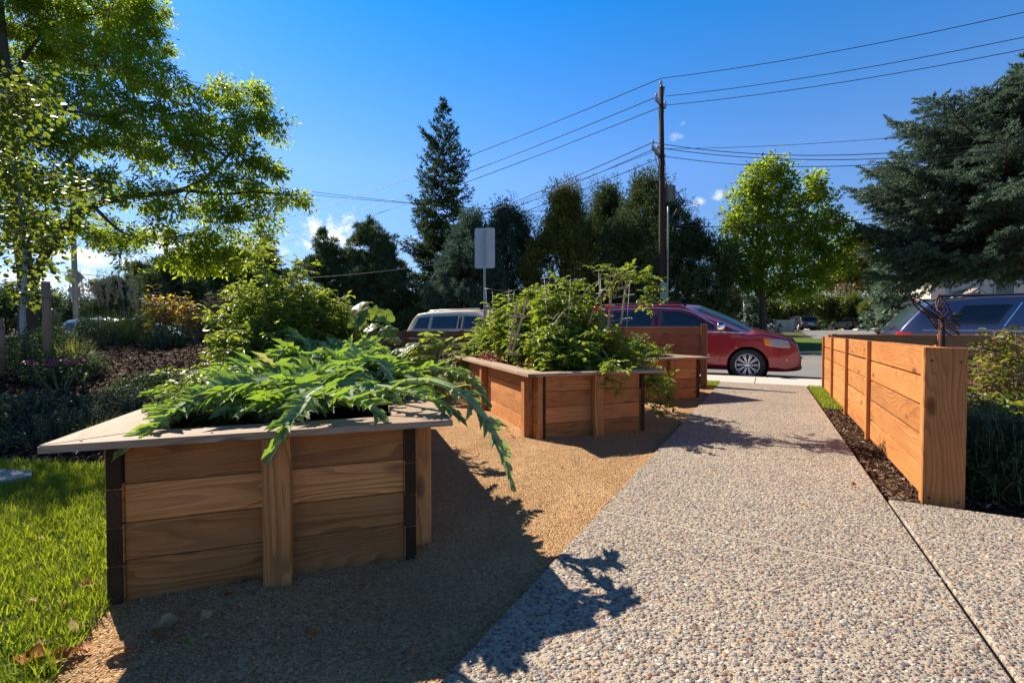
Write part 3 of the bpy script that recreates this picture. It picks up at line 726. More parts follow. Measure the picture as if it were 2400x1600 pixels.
for k in range(2): mb.box(*fr, (.004+k*.002, -.082, .02), (.09, -.004, FH-.02), .004, grain=2)
mb.build('core_post', M['fence'], fr_root)
# far side of the bed: the same fence turns along the sidewalk
B0 = F1 + EP*.28 + ES*.05; B1 = B0 + ES*9.0
fb_root = empty('slat_fence', B0, 'orange stained cedar slat fence along the sidewalk behind the right bed, below the dark car', 'fence')
local_run(fb_root, B0, B1, .95, 5, .022, .022, -1, [.01] + [k/6 for k in range(1, 6)] + [.99], .075, .03, M['fence'], fb_root, rng, z0=.03, pm=M['fence'])
# left of the path: taller brown panel, then the lower run behind the planters
L0 = np.array([3.49, 8.14, 0]); 
fa_root = empty('slat_fence', L0, 'tall brown slat fence panel with a thick end post, right behind the smallest planter', 'fence')
mbp = MB(); mbp.rng = rng
mbp.box(np.zeros(3), ES, EP, EZ, (-.10, -.05, -.1), (.0, .05, 1.135), .006, grain=2); mbp.build('post', M['fence_dark'], fa_root)
mbp = MB(); mbp.rng = rng
mbp.box(np.zeros(3), ES, EP, EZ, (-1.62, -.05, -.1), (-1.52, .05, 1.10), .006, grain=2); mbp.build('post', M['fence_dark'], fa_root)
mb = MB(); mb.rng = rng
for k in range(6):
    z = .05 + k*.178; mb.box(np.zeros(3), ES, EP, EZ, (-1.52, -.012+rng.uniform(0, .003), z), (-.10, .012, z+.152), .004, grain=0)
mb.build('boards', M['fence_dark'], fa_root)
Lb = L0 - ES*1.62
fl_root = empty('slat_fence', Lb, 'long low brown slat fence running left behind the planters and shrubs', 'fence')
mb = MB(); mb.rng = rng
for k in range(5):
    z = .06 + k*.196
    for j in range(9):
        a = -1.8*(j+1); mb.box(np.zeros(3), ES, EP, EZ, (a+.002, -.012, z), (a+1.798, .012, z+.172), .004, grain=0)
mb.build('boards', M['fence_dark'], fl_root)
for j in range(10):
    mb = MB(); mb.rng = rng; a = -1.8*j - .12; mb.box(np.zeros(3), ES, EP, EZ, (a-.05, -.064, -.1), (a+.05, -.0135, 1.045), .005, grain=2); mb.build('post', M['fence_dark'], fl_root)

# ------------------------------------------------------------------ vehicles
def interp(pts):
    xs_ = [p[0] for p in pts]; zs_ = [p[1] for p in pts]
    # monotone piecewise cubic would overshoot less, but fine linear steps smoothed by the dense loft are enough
    xx = np.linspace(xs_[0], xs_[-1], 240); zz = np.interp(xx, xs_, zs_); k = np.hanning(9); k /= k.sum()
    zp = np.convolve(np.pad(zz, 4, mode='edge'), k, 'valid')
    return lambda x: np.interp(x, xx, zp)
def make_car(root, sp):
    """body lofted from the vehicle's side profile; x forward from the rear bumper, y left, z up; root sits at the rear on the road"""
    c0, c1 = sp.get('screen', (9, 10)); sp_crown = lambda x: .04 + .18*smooth(c0-.5, c0+.2, x)*(1-smooth(c1-.15, c1+.25, x)) + .025*smooth(c1, c1+.2, x)
    L, HW = sp['L'], sp['W']/2; zt = interp(sp['top']); zb = interp(sp['bot']); belt = sp['belt']; roofz = max(p[1] for p in sp['top']); th = sp.get('tumble', .17)
    fr_, rr_ = sp.get('front_r', .95), sp.get('rear_r', .5)
    def hw(x):
        x = np.asarray(x, float); a = np.clip((x-(L-fr_))/fr_, 0, 1); b = np.clip((rr_-x)/rr_, 0, 1)
        return HW*(1 - .25*a**3.0)*(1 - .12*b**2.4)
    def wz(x, z):
        z = np.asarray(z, float)
        lowr = .955 + .045*np.sin(np.clip((z-.25)/(belt-.25), 0, 1)*math.pi*.62)
        up = 1 - th*np.clip((z-belt)/(roofz-belt), 0, 1)**1.05
        return hw(x)*np.where(z < belt, lowr, up*.993)
    nxs = 130; X = np.unique(np.concatenate([np.linspace(0, L, nxs), L-np.array([.01, .025, .045]), np.array([.01, .025, .045])])); rows = []
    kS, kC, kT = 14, 6, 7
    for x in X:
        t, b = float(zt(x)), float(zb(x)); rz = min(float(sp_crown(x))+.045, (t-b)*.4); zs_ = t - rz
        pts = [(wz(x, b)*.0, b), (wz(x, b)*.9, b)]
        for z in np.linspace(b+.02, zs_, kS): pts.append((float(wz(x, z)), z))
        y0 = float(wz(x, zs_)); rc = min(.13, y0*.3)
        crown = min(float(sp_crown(x)), rz*.82)
        rise = rz - crown
        for ph in np.linspace(0, math.pi/2, kC)[1:]: pts.append((y0 - rc*(1-math.cos(ph)), zs_ + rise*math.sin(ph)))
        yc = y0-rc
        for y in np.linspace(yc, 0, kT)[1:]: pts.append((y, zs_ + rise + crown*(1-(y/yc)**2)))
        rows.append(pts)
    half = np.array([[(x, p[0], p[1]) for p in r] for x, r in zip(X, rows)]); m = half.shape[1]
    full = np.concatenate([half, (half*np.array([1, -1, 1]))[:, ::-1][:, 1:-1]], 1); k = full.shape[1]; n = len(X)
    V = full.reshape(-1, 3); i = np.arange(n-1)[:, None]*k; j = np.arange(k)[None]; F = np.stack([i+j, i+k+j, i+k+(j+1) % k, i+(j+1) % k], -1).reshape(-1, 4)
    caps = [np.arange(k)[None][:, ::1], (np.arange(k) + (n-1)*k)[None][:, ::-1]]
    body = mesh_np('body', V, [F, caps[0], caps[1]], [M[sp['paint']], M['black']], root, smooth=True)
    bm_fix(body)
    # wheel arches: the skin inside each arch is taken out, its edge drawn onto the arch circle, and a dark liner set behind
    wx = sp['wheels']; wr = sp['wr']; Ra = wr*1.15
    import bmesh
    bm = bmesh.new(); bm.from_mesh(body.data); bm.verts.ensure_lookup_table()
    for x in wx:
        ins = {v for v in bm.verts if (v.co.x-x)**2 + (v.co.z-wr)**2 < Ra*Ra and abs(v.co.y) > HW*.45}
        kill = [f for f in bm.faces if all(v in ins for v in f.verts)]
        bmesh.ops.delete(bm, geom=kill, context='FACES')
        for v in [v for v in bm.verts if v in ins and v.is_valid]:
            if not v.link_faces: continue
            dx, dz = v.co.x-x, v.co.z-wr; l = math.hypot(dx, dz) or 1e-6; v.co.x = x+dx/l*Ra; v.co.z = wr+dz/l*Ra
        for v in [v for v in bm.verts if not v.link_faces]: bm.verts.remove(v)
    bm.to_mesh(body.data); bm.free()
    for x in wx:
        for sg in (1, -1):
            yo = float(wz(x, wr+Ra*.6)) - .004
            mb = MB(); mb.lathe([(Ra+.012, 0), (Ra+.006, .05), (Ra, .36), (.0001, .37)], (x, sg*yo, wr), (0, -sg, 0), 40); mb.build('wheel_arch', M['black'], root)
    def ztop(x, y):
        x = np.asarray(x, float); t = zt(x); yc = wz(x, t-sp_crown(x)-.045)-.13; crown = sp_crown(x)
        return t - crown*np.clip(np.abs(y)/np.maximum(yc, .1), 0, 1.15)**2
    def patch(name, lower, upper, mat, parent=root, eps=.006, nx_=22, nz_=6, sides=(1, -1), mode='side', edge=.012):
        """panel lying on the body between two boundary lines given in side view (x, z) or, for mode top, plan view (x, y)"""
        lo = resample(lower, nx_); hi = resample(upper, nx_); out = None
        for sg in sides:
            G = np.linspace(0, 1, nz_+1)[:, None, None]; P = lo[None]*(1-G) + hi[None]*G
            e = np.full(P.shape[:2], eps); e[0] = e[-1] = -edge; e[:, 0] = e[:, -1] = -edge
            if mode == 'side':
                x, z = P[..., 0], P[..., 1]; V = np.stack([x, sg*(wz(x, z) + e), z], -1)
            else:
                x, y = P[..., 0], P[..., 1]; V = np.stack([x, y, ztop(x, y) + e], -1)
            r_, c_ = P.shape[:2]; i = np.arange(r_-1)[:, None]*c_ + np.arange(c_-1)[None]; F = np.stack([i, i+1, i+c_+1, i+c_], -1).reshape(-1, 4)
            if sg < 0 and mode == 'side': pass
            o = mesh_np(name, V.reshape(-1, 3), F if sg < 0 else F[:, ::-1], M[mat], parent, smooth=True); out = o
            if mode != 'side': break
        return out
    def line(name, pts, mat, w=.012, sides=(1, -1), eps=.004, parent=root):
        p = resample(pts, 24)
        d = np.gradient(p, axis=0); d /= np.linalg.norm(d, axis=1)[:, None]; q = np.stack([-d[:, 1], d[:, 0]], 1)*w/2
        return patch(name, p-q, p+q, mat, parent, eps, 24, 2, sides, edge=.002)
    sp['detail'](root, patch, line, wz, ztop, zt)
    # wheels
    for x in wx:
        for sg in (1, -1):
            w = empty('wheel', (x, sg*(HW-.125), wr)); w.parent = root
            tb = MB(); pr_ = [(wr*.66, -.10), (wr*.80, -.108), (wr*.95, -.10), (wr*.985, -.085), (wr, -.06), (wr, .06), (wr*.985, .085), (wr*.95, .10), (wr*.80, .108), (wr*.66, .10)]
            tb.lathe(pr_, ax=(0, sg, 0), n=44); tb.build('tyre', M['tyre'], w)
            rb = MB(); rr = wr*.68
            rb.lathe([(rr*1.0, -.09), (rr*1.01, .099), (rr*.985, .106), (rr*.95, .10), (rr*.93, .07), (rr*.9, .03), (rr*.88, -.08)], ax=(0, sg, 0), n=44)
            rb.lathe([(rr*.27, .0), (rr*.27, .078), (rr*.2, .088), (.0001, .09)], ax=(0, sg, 0), n=24)
            ns = sp.get('spokes', 10)
            for q in range(ns):
                for dl in ((-.085, .085) if sp.get('twin', True) else (0,)):
                    a = 2*math.pi*q/ns
                    def rp(r, da, y): return np.array([math.cos(a+da)*r, sg*y, math.sin(a+da)*r])
                    pts = [rp(rr*.2, dl*.7, .074), rp(rr*.55, dl, .082), rp(rr*.96, dl*1.15, .09)]
                    rb.tube(bez(pts, 6), [rr*.055]*3 + [rr*.062]*(len(bez(pts, 6))-3), n=6)
            for q in range(5):
                a = 2*math.pi*q/5+.3; rb.lathe([(.013, .08), (.013, .1), (.0001, .102)], (math.cos(a)*rr*.17, 0, math.sin(a)*rr*.17), (0, sg, 0), 8)
            rb.build('rim', M['alloy'], w)
            db = MB(); db.lathe([(rr*.88, .0), (.0001, .0)], ax=(0, sg, 0), n=24); db.build('brake_disc', M['black'], w)
    ub = MB(); ub.box((0, 0, 0), (1, 0, 0), (0, 1, 0), EZ, (.3, -HW+.3, .2), (L-.35, HW-.3, float(zb(L/2))+.04), .03); ub.build('underbody', M['black'], root)
    return root
def bm_fix(o):
    import bmesh
    bm = bmesh.new(); bm.from_mesh(o.data); bmesh.ops.remove_doubles(bm, verts=bm.verts, dist=1e-5); bmesh.ops.recalc_face_normals(bm, faces=bm.faces)
    bm.to_mesh(o.data); bm.free()
    o.data.polygons.foreach_set('use_smooth', np.ones(len(o.data.polygons), bool))
def resample(P, n):
    P = np.asarray(P, float)
    s = np.concatenate([[0], np.cumsum(np.linalg.norm(np.diff(P, axis=0), axis=1))]); t = np.linspace(0, s[-1], n)
    return np.stack([np.interp(t, s, P[:, k]) for k in range(P.shape[1])], 1)
def place_car(name, s, p, label, sp, cat, yaw=0.0, group=None, pos=None, scale=1.0):
    base = SP(s, p, -.122) if pos is None else np.array(pos)
    root = empty(name, base, label, cat, group); root.rotation_euler = (0, 0, math.atan2(ES[1], ES[0]) + yaw); root.scale = (scale,)*3
    return make_car(root, sp)

def van_detail(style):
    def f(root, patch, line, wz, ztop, zt):
        L = 5.14; b = 1.10
        # side windows
        patch('side_window', [(.42, b+.0), (1.06, b)], [(.60, 1.57), (1.06, 1.585)], 'glass')
        patch('side_window', [(1.12, b), (2.16, b)], [(1.12, 1.59), (2.16, 1.60)], 'glass')
        patch('side_window', [(2.30, b-.01), (3.58, b-.02)], [(2.30, 1.60), (2.75, 1.57), (3.04, 1.47), (3.30, 1.31), (3.50, 1.19)], 'glass')
        patch('door_pillar', [(2.175, b-.005), (2.285, b-.005)], [(2.175, 1.60), (2.285, 1.60)], 'black', eps=.003)
        patch('quarter_window', [(3.62, b-.035), (4.03, b-.05)], [(3.60, 1.18), (3.75, 1.13), (4.0, b-.03)], 'black', eps=.004)
        line('window_trim', [(.60, 1.60), (1.1, 1.612), (2.2, 1.625), (2.78, 1.59), (3.08, 1.49), (3.34, 1.325), (3.57, 1.19)], 'chrome', .022)
        line('window_trim', [(.40, b-.022), (2.2, b-.02), (3.6, b-.045), (4.06, b-.07)], 'chrome', .020)
        line('door_seam', [(2.23, 1.10), (2.22, .8), (2.22, .34)], 'black', .012); line('door_seam', [(3.62, 1.07), (3.66, .85), (3.60, .36)], 'black', .012)
        line('door_seam', [(1.09, 1.10), (1.08, .80)], 'black', .010)
        line('side_moulding', [(1.5, .56), (3.45, .55)], 'chrome', .022); line('sill_trim', [(1.55, .36), (3.5, .36)], 'black', .03)
        patch('door_handle', [(2.42, .985), (2.62, .985)], [(2.42, 1.02), (2.62, 1.02)], 'chrome', eps=.02, nz_=3)
        # windscreen and rear glass
        yw = .70
        patch('windscreen', [(4.22, -yw-.06), (3.05, -yw+.06)], [(4.22, yw+.06), (3.05, yw-.06)], 'glass_blue', mode='top', nz_=22, nx_=24, eps=.012, edge=.02)
        patch('rear_window', [(.16, -.66), (.44, -.60)], [(.16, .66), (.44, .60)], 'glass', mode='top', nz_=10, nx_=12)
        for sg in (1, -1):
            mb = MB(); mb.tube([(4.16, sg*.1, ztop(4.16, .1)+.03), (4.10, sg*.5, ztop(4.10, .5)+.03)], .012, .008, 6); mb.build('wiper', M['black'], root)
        # lamps and front end
        patch('headlight', [(4.52, .74), (4.78, .70), (4.97, .70)], [(4.48, .93), (4.75, .92), (4.90, .885)], 'lamp', eps=.008)
        patch('turn_signal', [(4.47, .755), (4.60, .735)], [(4.445, .93), (4.56, .93)], 'amber', eps=.012, nx_=8)
        patch('tail_light', [(.02, .74), (.26, .78)], [(.07, 1.10), (.34, 1.12)], 'redlens', eps=.012)
        mb = MB()
        for k in range(5):
            z = .60+.055*k; mb.tube([(L-.035-.012*abs(k-1)-.25*(y/.6)**2, y, z) for y in np.linspace(-.52, .52, 15)], .017, .017, 6)
        mb.build('grille', M['chrome'], root)
        mb = MB(); mb.tube([(L+.03-.36*(abs(y)/.9)**2.4, y, .47) for y in np.linspace(-.86, .86, 25)], .045, .045, 8); mb.build('bumper_strip', M['chrome'] if style == 'red' else M['black'], root)
        mb = MB(); mb.tube([(L-.0-.40*(abs(y)/.9)**2.4, y, .27) for y in np.linspace(-.86, .86, 25)], .055, .055, 8); mb.build('air_dam', M['black'], root)
        for sg in (1, -1):
            mb = MB(); mb.lathe([(.05, 0), (.055, .02), (.0001, .03)], (L-.30, sg*.70, .37), (.8, sg*.6, 0), 16); mb.build('fog_lamp', M['lamp'], root)
            mr = MB(); mr.lathe([(.0001, -.10), (.07, -.095), (.095, -.05), (.10, .02), (.09, .05), (.0001, .055)], (3.62, sg*1.10, 1.17), (-1, 0, 0), 18)
            mo = mr.build('mirror', M['chrome'] if style == 'red' else M['beige'], root)
            mb = MB(); mb.box((3.66, sg*.96, 1.10), (1, 0, 0), (0, 1, 0), EZ, (-.05, -.06, -.02), (.05, .10, .03), .01); mb.build('mirror_arm', M['black'], root)
            mb = MB(); mb.tube([(.75, sg*.60, ztop(.75, .6)+.01), (.85, sg*.60, ztop(.85, .6)+.05), (2.7, sg*.60, ztop(2.7, .6)+.05), (2.85, sg*.60, ztop(2.85, .6)+.01)], .018, .018, 8); mb.build('roof_rail', M['black'] if style == 'red' else M['silver'], root)
        mb = MB()
        if style == 'red': mb.tube([(4.08, -.78, 1.10), (4.06, -.78, 1.75)], .006, .003, 5); mb.build('antenna', M['silver'], root)
    return f
van_top = [(0, .62), (.04, .90), (.10, 1.06), (.20, 1.22), (.38, 1.56), (.52, 1.68), (1.0, 1.735), (2.0, 1.755), (2.7, 1.745), (3.08, 1.70), (3.6, 1.48), (4.22, 1.165), (4.38, 1.11), (4.70, 1.04), (4.92, .975), (5.06, .89), (5.12, .72), (5.14, .50)]
van_bot = [(0, .42), (.15, .34), (.6, .30), (4.5, .25), (4.9, .21), (5.14, .30)]
def van_spec(paint_, style): return dict(L=5.14, W=1.99, top=van_top, bot=van_bot, belt=1.08, paint=paint_, wheels=(1.08, 4.15), wr=.345, detail=van_detail(style), tumble=.20, spokes=10, screen=(3.1, 4.2))
red_van = place_car('minivan', -4.80, 12.66, 'dark red minivan with silver multi spoke wheels parked behind the tall fence panel', van_spec('red', 'red'), 'minivan', scale=1.06)
beige_van = place_car('minivan', -10.75, 12.6, 'champagne beige minivan with roof rails, red tail light behind the low fence', van_spec('beige', 'beige'), 'minivan', scale=1.05)

def suv_detail(root, patch, line, wz, ztop, zt):
    b = 1.14
    patch('side_window', [(.70, b), (1.36, b-.01)], [(.95, 1.56), (1.62, 1.57)], 'glass')
    patch('side_window', [(1.62, b-.02), (2.52, b-.03)], [(1.86, 1.58), (2.52, 1.59)], 'glass')
    patch('side_window', [(2.62, b-.03), (3.62, b-.05)], [(2.62, 1.59), (3.05, 1.56), (3.40, 1.32)], 'glass')
    line('window_trim', [(1.42, b), (1.68, 1.57)], 'chrome', .022); line('window_trim', [(1.94, b-.02), (1.98, 1.57)], 'silver', .028); line('window_trim', [(.36, b-.055), (3.7, b-.075)], 'silver', .012)
    line('door_seam', [(1.56, 1.10), (1.66, .6)], 'black', .01); line('door_seam', [(2.57, 1.10), (2.57, .4)], 'black', .01)
    patch('rear_window', [(.10, -.66), (.46, -.58)], [(.10, .66), (.46, .58)], 'glass_blue', mode='top', nz_=10, nx_=12)
    patch('tail_light', [(.0, .80), (.18, .80)], [(.03, 1.06), (.26, 1.07)], 'redlens', eps=.012)
    for k in range(3):
        for sg in (1, -1):
            mb = MB(); z = 1.20+.08*k; x = .66+.055*k; mb.tube([(x, sg*(float(wz(x, z))+.03), z), (x+.16, sg*(float(wz(x+.16, z))+.03), z+.01)], .022, .022, 6); mb.build('vent_slat', M['black'], root)
    for sg in (1, -1):
        mb = MB(); mb.tube([(.55, sg*.62, ztop(.55, .62)+.01), (.7, sg*.62, ztop(.7, .62)+.07), (3.1, sg*.62, ztop(3.1, .62)+.07), (3.25, sg*.62, ztop(3.25, .62)+.02)], .022, .022, 8); mb.build('roof_rail', M['black'], root)
    for x in (1.2, 2.5):
        mb = MB(); mb.tube([(x, y, ztop(x, .62)+.075) for y in np.linspace(-.62, .62, 7)], .02, .02, 6); mb.build('roof_bar', M['black'], root)
    mb = MB(); mb.tube([(.40, y, 1.60+.03*(1-(y/.6)**2)) for y in np.linspace(-.58, .58, 9)], .03, .03, 8); mb.build('rear_spoiler', M['black'], root)
    mb = MB(); mb.tube([(.03, -.1, 1.13), (.06, -.45, 1.17)], .012, .012, 6); mb.build('wiper', M['black'], root)
    mb = MB(); mb.tube([(-.05+.2*(abs(y)/.9)**3, y, .52) for y in np.linspace(-.88, .88, 15)], .09, .09, 8); mb.build('bumper', M['black'], root)
suv_top = [(0, .62), (.02, 1.0), (.08, 1.14), (.20, 1.30), (.42, 1.56), (.60, 1.66), (1.2, 1.715), (2.4, 1.72), (3.0, 1.68), (3.25, 1.58), (3.75, 1.18), (3.9, 1.10), (4.5, 1.02), (4.62, .9), (4.66, .6)]
suv_spec = dict(L=4.66, W=1.86, top=suv_top, bot=[(0, .46), (.3, .36), (4.3, .34), (4.66, .44)], belt=1.10, paint='navy', wheels=(.92, 3.70), wr=.36, detail=suv_detail, tumble=.17, rear_r=.45, spokes=6, twin=False)
navy_suv = place_car('sport_utility_vehicle', 2.16, 12.35, 'dark navy estate-like off-roader with black roof rails behind the orange fence', suv_spec, 'car', scale=1.06)

def sedan_detail(root, patch, line, wz, ztop, zt):
    b = .96
    patch('side_window', [(.95, b), (2.05, b)], [(1.25, 1.28), (1.6, 1.35), (2.05, 1.365)], 'glass'); patch('side_window', [(2.14, b), (3.25, b-.02)], [(2.14, 1.365), (2.5, 1.345), (2.95, 1.17)], 'glass')
    patch('windscreen', [(3.40, -.70), (2.62, -.56)], [(3.40, .70), (2.62, .56)], 'glass_blue', mode='top', nz_=8, nx_=10)
    patch('rear_window', [(.72, -.66), (1.28, -.56)], [(.72, .66), (1.28, .56)], 'glass', mode='top', nz_=8, nx_=10)
    patch('tail_light', [(.01, .68), (.24, .70)], [(.04, .86), (.30, .87)], 'redlens', eps=.012); patch('headlight', [(4.22, .60), (4.62, .58)], [(4.2, .74), (4.55, .70)], 'lamp', eps=.01)
    mb = MB(); mb.box((0, 0, .62), (1, 0, 0), (0, 1, 0), EZ, (-.03, -.26, -.07), (.02, .26, .07), .004); mb.build('licence_plate', M['sticker'], root)
    for sg in (1, -1):
        mb = MB(); mb.box((-.005, sg*.60, .77), (1, 0, 0), (0, 1, 0), EZ, (-.02, -.15, -.07), (.03, .15, .07), .01); mb.build('rear_lamp', M['redlens'], root)
    line('door_seam', [(2.09, .95), (2.09, .4)], 'black', .012)
sed_top = [(0, .55), (.04, .86), (.15, .94), (.62, .985), (1.0, 1.20), (1.30, 1.37), (1.7, 1.435), (2.2, 1.44), (2.55, 1.40), (2.95, 1.22), (3.42, .99), (3.9, .90), (4.4, .78), (4.6, .62), (4.66, .48)]
def sed_spec(p): return dict(L=4.66, W=1.80, top=sed_top, bot=[(0, .32), (.3, .24), (4.3, .2), (4.66, .28)], belt=.92, paint=p, wheels=(.98, 3.66), wr=.32, detail=sedan_detail, tumble=.22, spokes=7, twin=False)
def far_car(name, u, Y, label, spec, cat, yaw, z=None, group='cars parked in the lot across the street', scale=1.0, dz=.035):
    x = (u-1200)/FPX*Y
    return place_car(name, 0, 0, label, spec, cat, yaw=yaw, pos=(x, Y, (gzs(x, Y)+dz) if z is None else z), group=group, scale=scale)
face_away = math.atan2(ES[1], ES[0])
far_car('car', 1728, 51, 'silver sedan seen side-on, half behind the street tree trunk', sed_spec('silver'), 'car', math.pi*.06 - face_away)
far_car('car', 2020, 50.5, 'dark green sedan with red tail lights parked right of the black car', sed_spec('darkgreen'), 'car', R(84) - face_away)
def hatch_detail(root, patch, line, wz, ztop, zt):
    b = 1.0
    patch('rear_window', [(.09, -.62), (.40, -.54)], [(.09, .62), (.40, .54)], 'glass', mode='top', nz_=8, nx_=8)
    patch('side_window', [(.8, b), (2.4, b)], [(.95, 1.5), (2.4, 1.52)], 'glass')
    for sg in (1, -1):
        mb = MB(); mb.box((.0, sg*.74, .86), (1, 0, 0), (0, 1, 0), EZ, (-.03, -.08, -.12), (.06, .08, .12), .01); mb.build('rear_lamp', M['redlens'], root)
    mb = MB(); mb.box((0, 0, .72), (1, 0, 0), (0, 1, 0), EZ, (-.03, -.26, -.07), (.02, .26, .07), .004); mb.build('licence_plate', M['sticker'], root)
hatch = dict(L=4.3, W=1.82, top=[(0, .6), (.03, .95), (.12, 1.1), (.42, 1.5), (.6, 1.60), (1.4, 1.66), (2.4, 1.62), (2.75, 1.5), (3.25, 1.08), (3.9, .95), (4.2, .8), (4.3, .55)], bot=[(0, .4), (.3, .32), (4.0, .3), (4.3, .4)], belt=.98, paint='darkcar', wheels=(.85, 3.45), wr=.34, detail=hatch_detail, tumble=.18, spokes=5, twin=False)
far_car('car', 1899, 50, 'small black hatchback facing the hedge across the street', hatch, 'car', R(84) - face_away)
wv = van_spec('white', 'beige'); far_car('van', 183, 22.0, 'white van roof showing above the mulch berm behind the grey light pole', wv, 'van', R(18), z=-.12, group=None, scale=1.0)
wv2 = sed_spec('silver'); far_car('car', 345, 23, 'pale car glimpsed through the orange tinted shrubs on the berm', wv2, 'car', R(8), z=.0, group=None)

# ------------------------------------------------------------------ poles, wires, signs
def cylinder_between(mb, a, b, r, n=10): mb.tube([a, b], r, r, n)
PB = at(1549, 777, 27.0); px, py = PB[0], PB[1]; pz0 = gzs(px, py)
pole = empty('utility_pole', (px, py, pz0), 'tall dark utility pole with crossarms and a grey transformer can', 'utility pole')
def lp(u, v, dY=0.0):                                 # local point of the pole at its own distance
    q = at(u, v, py+dY); return q - np.array([px, py, pz0])
mb = MB(); top = lp(1549, 205); mb.tube([(0.06, 0, -.3), (.03, 0, 5), (0, 0, 10), tuple(top)], [.20, .185, .16, .135], n=14); mb.build('pole', M['pole'], pole)
mb = MB(); mb.tube([lp(1550, 235), lp(1550, 196)], .09, .075, 10); mb.tube([lp(1553, 228), lp(1556, 204)], .07, .07, 8); mb.build('top_bracket', M['porcelain'], pole)
mb = MB(); mb.lathe([(.05, 0), (.10, .04), (.06, .1), (.11, .14), (.05, .22), (.03, .3)], lp(1549, 199), n=12); mb.build('insulator', M['porcelain'], pole)
def arm(a, b, r=.07, mat='porcelain'):
    a = np.array(a); b = np.array(b); d = b-a; l = np.linalg.norm(d); d /= l; s_ = np.cross(d, EZ); s_ /= np.linalg.norm(s_); u_ = np.cross(s_, d)
    mb = MB(); mb.box(a, d, s_, u_, (0, -r*.7, -r), (l, r*.7, r), .01, grain=0); return mb.build('crossarm', M[mat], pole)
arm(lp(1537, 232, -.5), lp(1559, 252, .5), .10); arm(lp(1529, 345, -1.1), lp(1557, 381, 1.1), .10, 'greymetal')
for (u, v, dY) in ((1538, 228, -.5), (1559, 247, .5), (1530, 338, -1.05), (1541, 350, -.35), (1557, 370, 1.05)):
    mb = MB(); mb.lathe([(.03, -.1), (.04, 0), (.085, .03), (.05, .09), (.09, .13), (.04, .22)], lp(u, v, dY), n=10); mb.build('insulator', M['porcelain'], pole)
mb = MB(); mb.tube([lp(1532, 352, -.9), lp(1543, 395)], .025, .025, 6); mb.tube([lp(1557, 381, 1.0), lp(1550, 405)], .025, .025, 6); mb.build('brace', M['galv'], pole)
tc_ = lp(1571, 455); mb = MB(); k_ = 27/FPX
mb.lathe([(.0001, -19*k_), (.24, -19*k_), (.275, -18*k_), (.28, 15*k_), (.30, 15.5*k_), (.30, 17*k_), (.2, 19.5*k_), (.0001, 20*k_)], tc_, n=24); tb = mb.build('transformer', M['transformer'], pole)
mb = MB(); mb.tube([tc_+np.array([-.28, 0, .25]), (.02, 0, tc_[2]+.25)], .05, .05, 6); mb.tube([tc_+np.array([-.28, 0, -.25]), (.03, 0, tc_[2]-.25)], .05, .05, 6); mb.build('bracket', M['galv'], tb)
mb = MB(); mb.lathe([(.05, 19*k_), (.07, 21*k_), (.04, 24*k_), (.06, 26*k_), (.02, 29*k_)], tc_, n=10); mb.build('bushing', M['porcelain'], tb)
mb = MB()
for j in range(4):
    a = tc_+np.array([.24, -.05*j, .25-.12*j]); mb.tube(bez([a, a+np.array([.22+.05*j, -.1, -.3]), tc_+np.array([.30+.05*j, -.1, -1.0]), tc_+np.array([0, -.1, -1.35-.05*j]), lp(1566, 490+j)], 24), .018, .018, 5)
mb.build('service_loop', M['cable'], pole)
mb = MB(); mb.tube([lp(1566, 484), lp(1566, 500), (.35, -.05, .2)], .055, .055, 8); mb.build('conduit', M['greymetal'], pole)
mb = MB(); mb.tube([lp(1556, 260), lp(1545, 340), lp(1543, 420)], .016, .016, 5); mb.tube([lp(1562, 430), lp(1559, 385)], .014, .014, 5); mb.build('jumper_wire', M['cable'], pole)
def wire(a, b, sag, label, r=.016, mat='cable', group='overhead wires', n=28):
    a = np.array(a); b = np.array(b); t = np.linspace(0, 1, n)[:, None]; P = a*(1-t) + b*t; P[:, 2] -= (4*sag*t*(1-t))[:, 0]
    V, F = tube_np(P - a, r, r, 6, cap=False); o = mesh_np('overhead_wire', V, np.array(F), M[mat], smooth=True); o.location = tuple(a); return tag(o, label, 'wire', group)
base = np.array([px, py, pz0])
def W(u, v, dY=0.0): return base + lp(u, v, dY)
FAR = 95
wire(W(1549, 184), at(2440, 20, 19.0), .25, 'topmost black wire from the pole tip to the right edge')
wire(W(1559, 247-21, .5), at(2440, 79, 19.4), .25, 'second black wire right of the pole, starting at the upper crossarm', r=.016)
wire(W(1559, 247, .5), at(2440, 108, 19.8), .25, 'third black wire right of the pole, just under the second')
wire(W(1549, 184), at(500, 545, 75), 1.4, 'topmost wire sloping left from the pole tip across the tall spruce', r=.022)
wire(W(1538, 228, -.5), at(480, 587, 75), 1.4, 'wire sloping left from the near end of the upper crossarm', r=.022)
wire(W(1559, 247, .5), at(460, 610, 76), 1.4, 'wire sloping left from the far end of the upper crossarm', r=.022)
wire(W(1530, 334, -1.05), at(420, 640, 75), 3.4, 'highest of the low wires running left from the lower crossarm', r=.024)
wire(W(1541, 346, -.35), at(420, 646, 75), 3.4, 'middle wire running left from the lower crossarm', r=.022)
wire(W(1557, 366, 1.05), at(420, 652, 76), 3.4, 'lowest wire running left from the lower crossarm', r=.024)
wire(W(1541, 352, -.35), at(400, 640, 80), 3.0, 'thin pale wire running left beside the lower crossarm wires', r=.014, mat='cable_grey')
wire(W(1530, 334, -1.05), at(2440, 320, 19), .75, 'upper of the flat wires running right from the lower crossarm', r=.018, mat='cable')
wire(W(1541, 346, -.35), at(2440, 341, 19.4), .65, 'middle flat wire running right, crossing the blue spruce', r=.018)
wire(W(1557, 366, 1.05), at(2440, 343, 19.8), .75, 'lowest flat wire running right from the lower crossarm', r=.018)
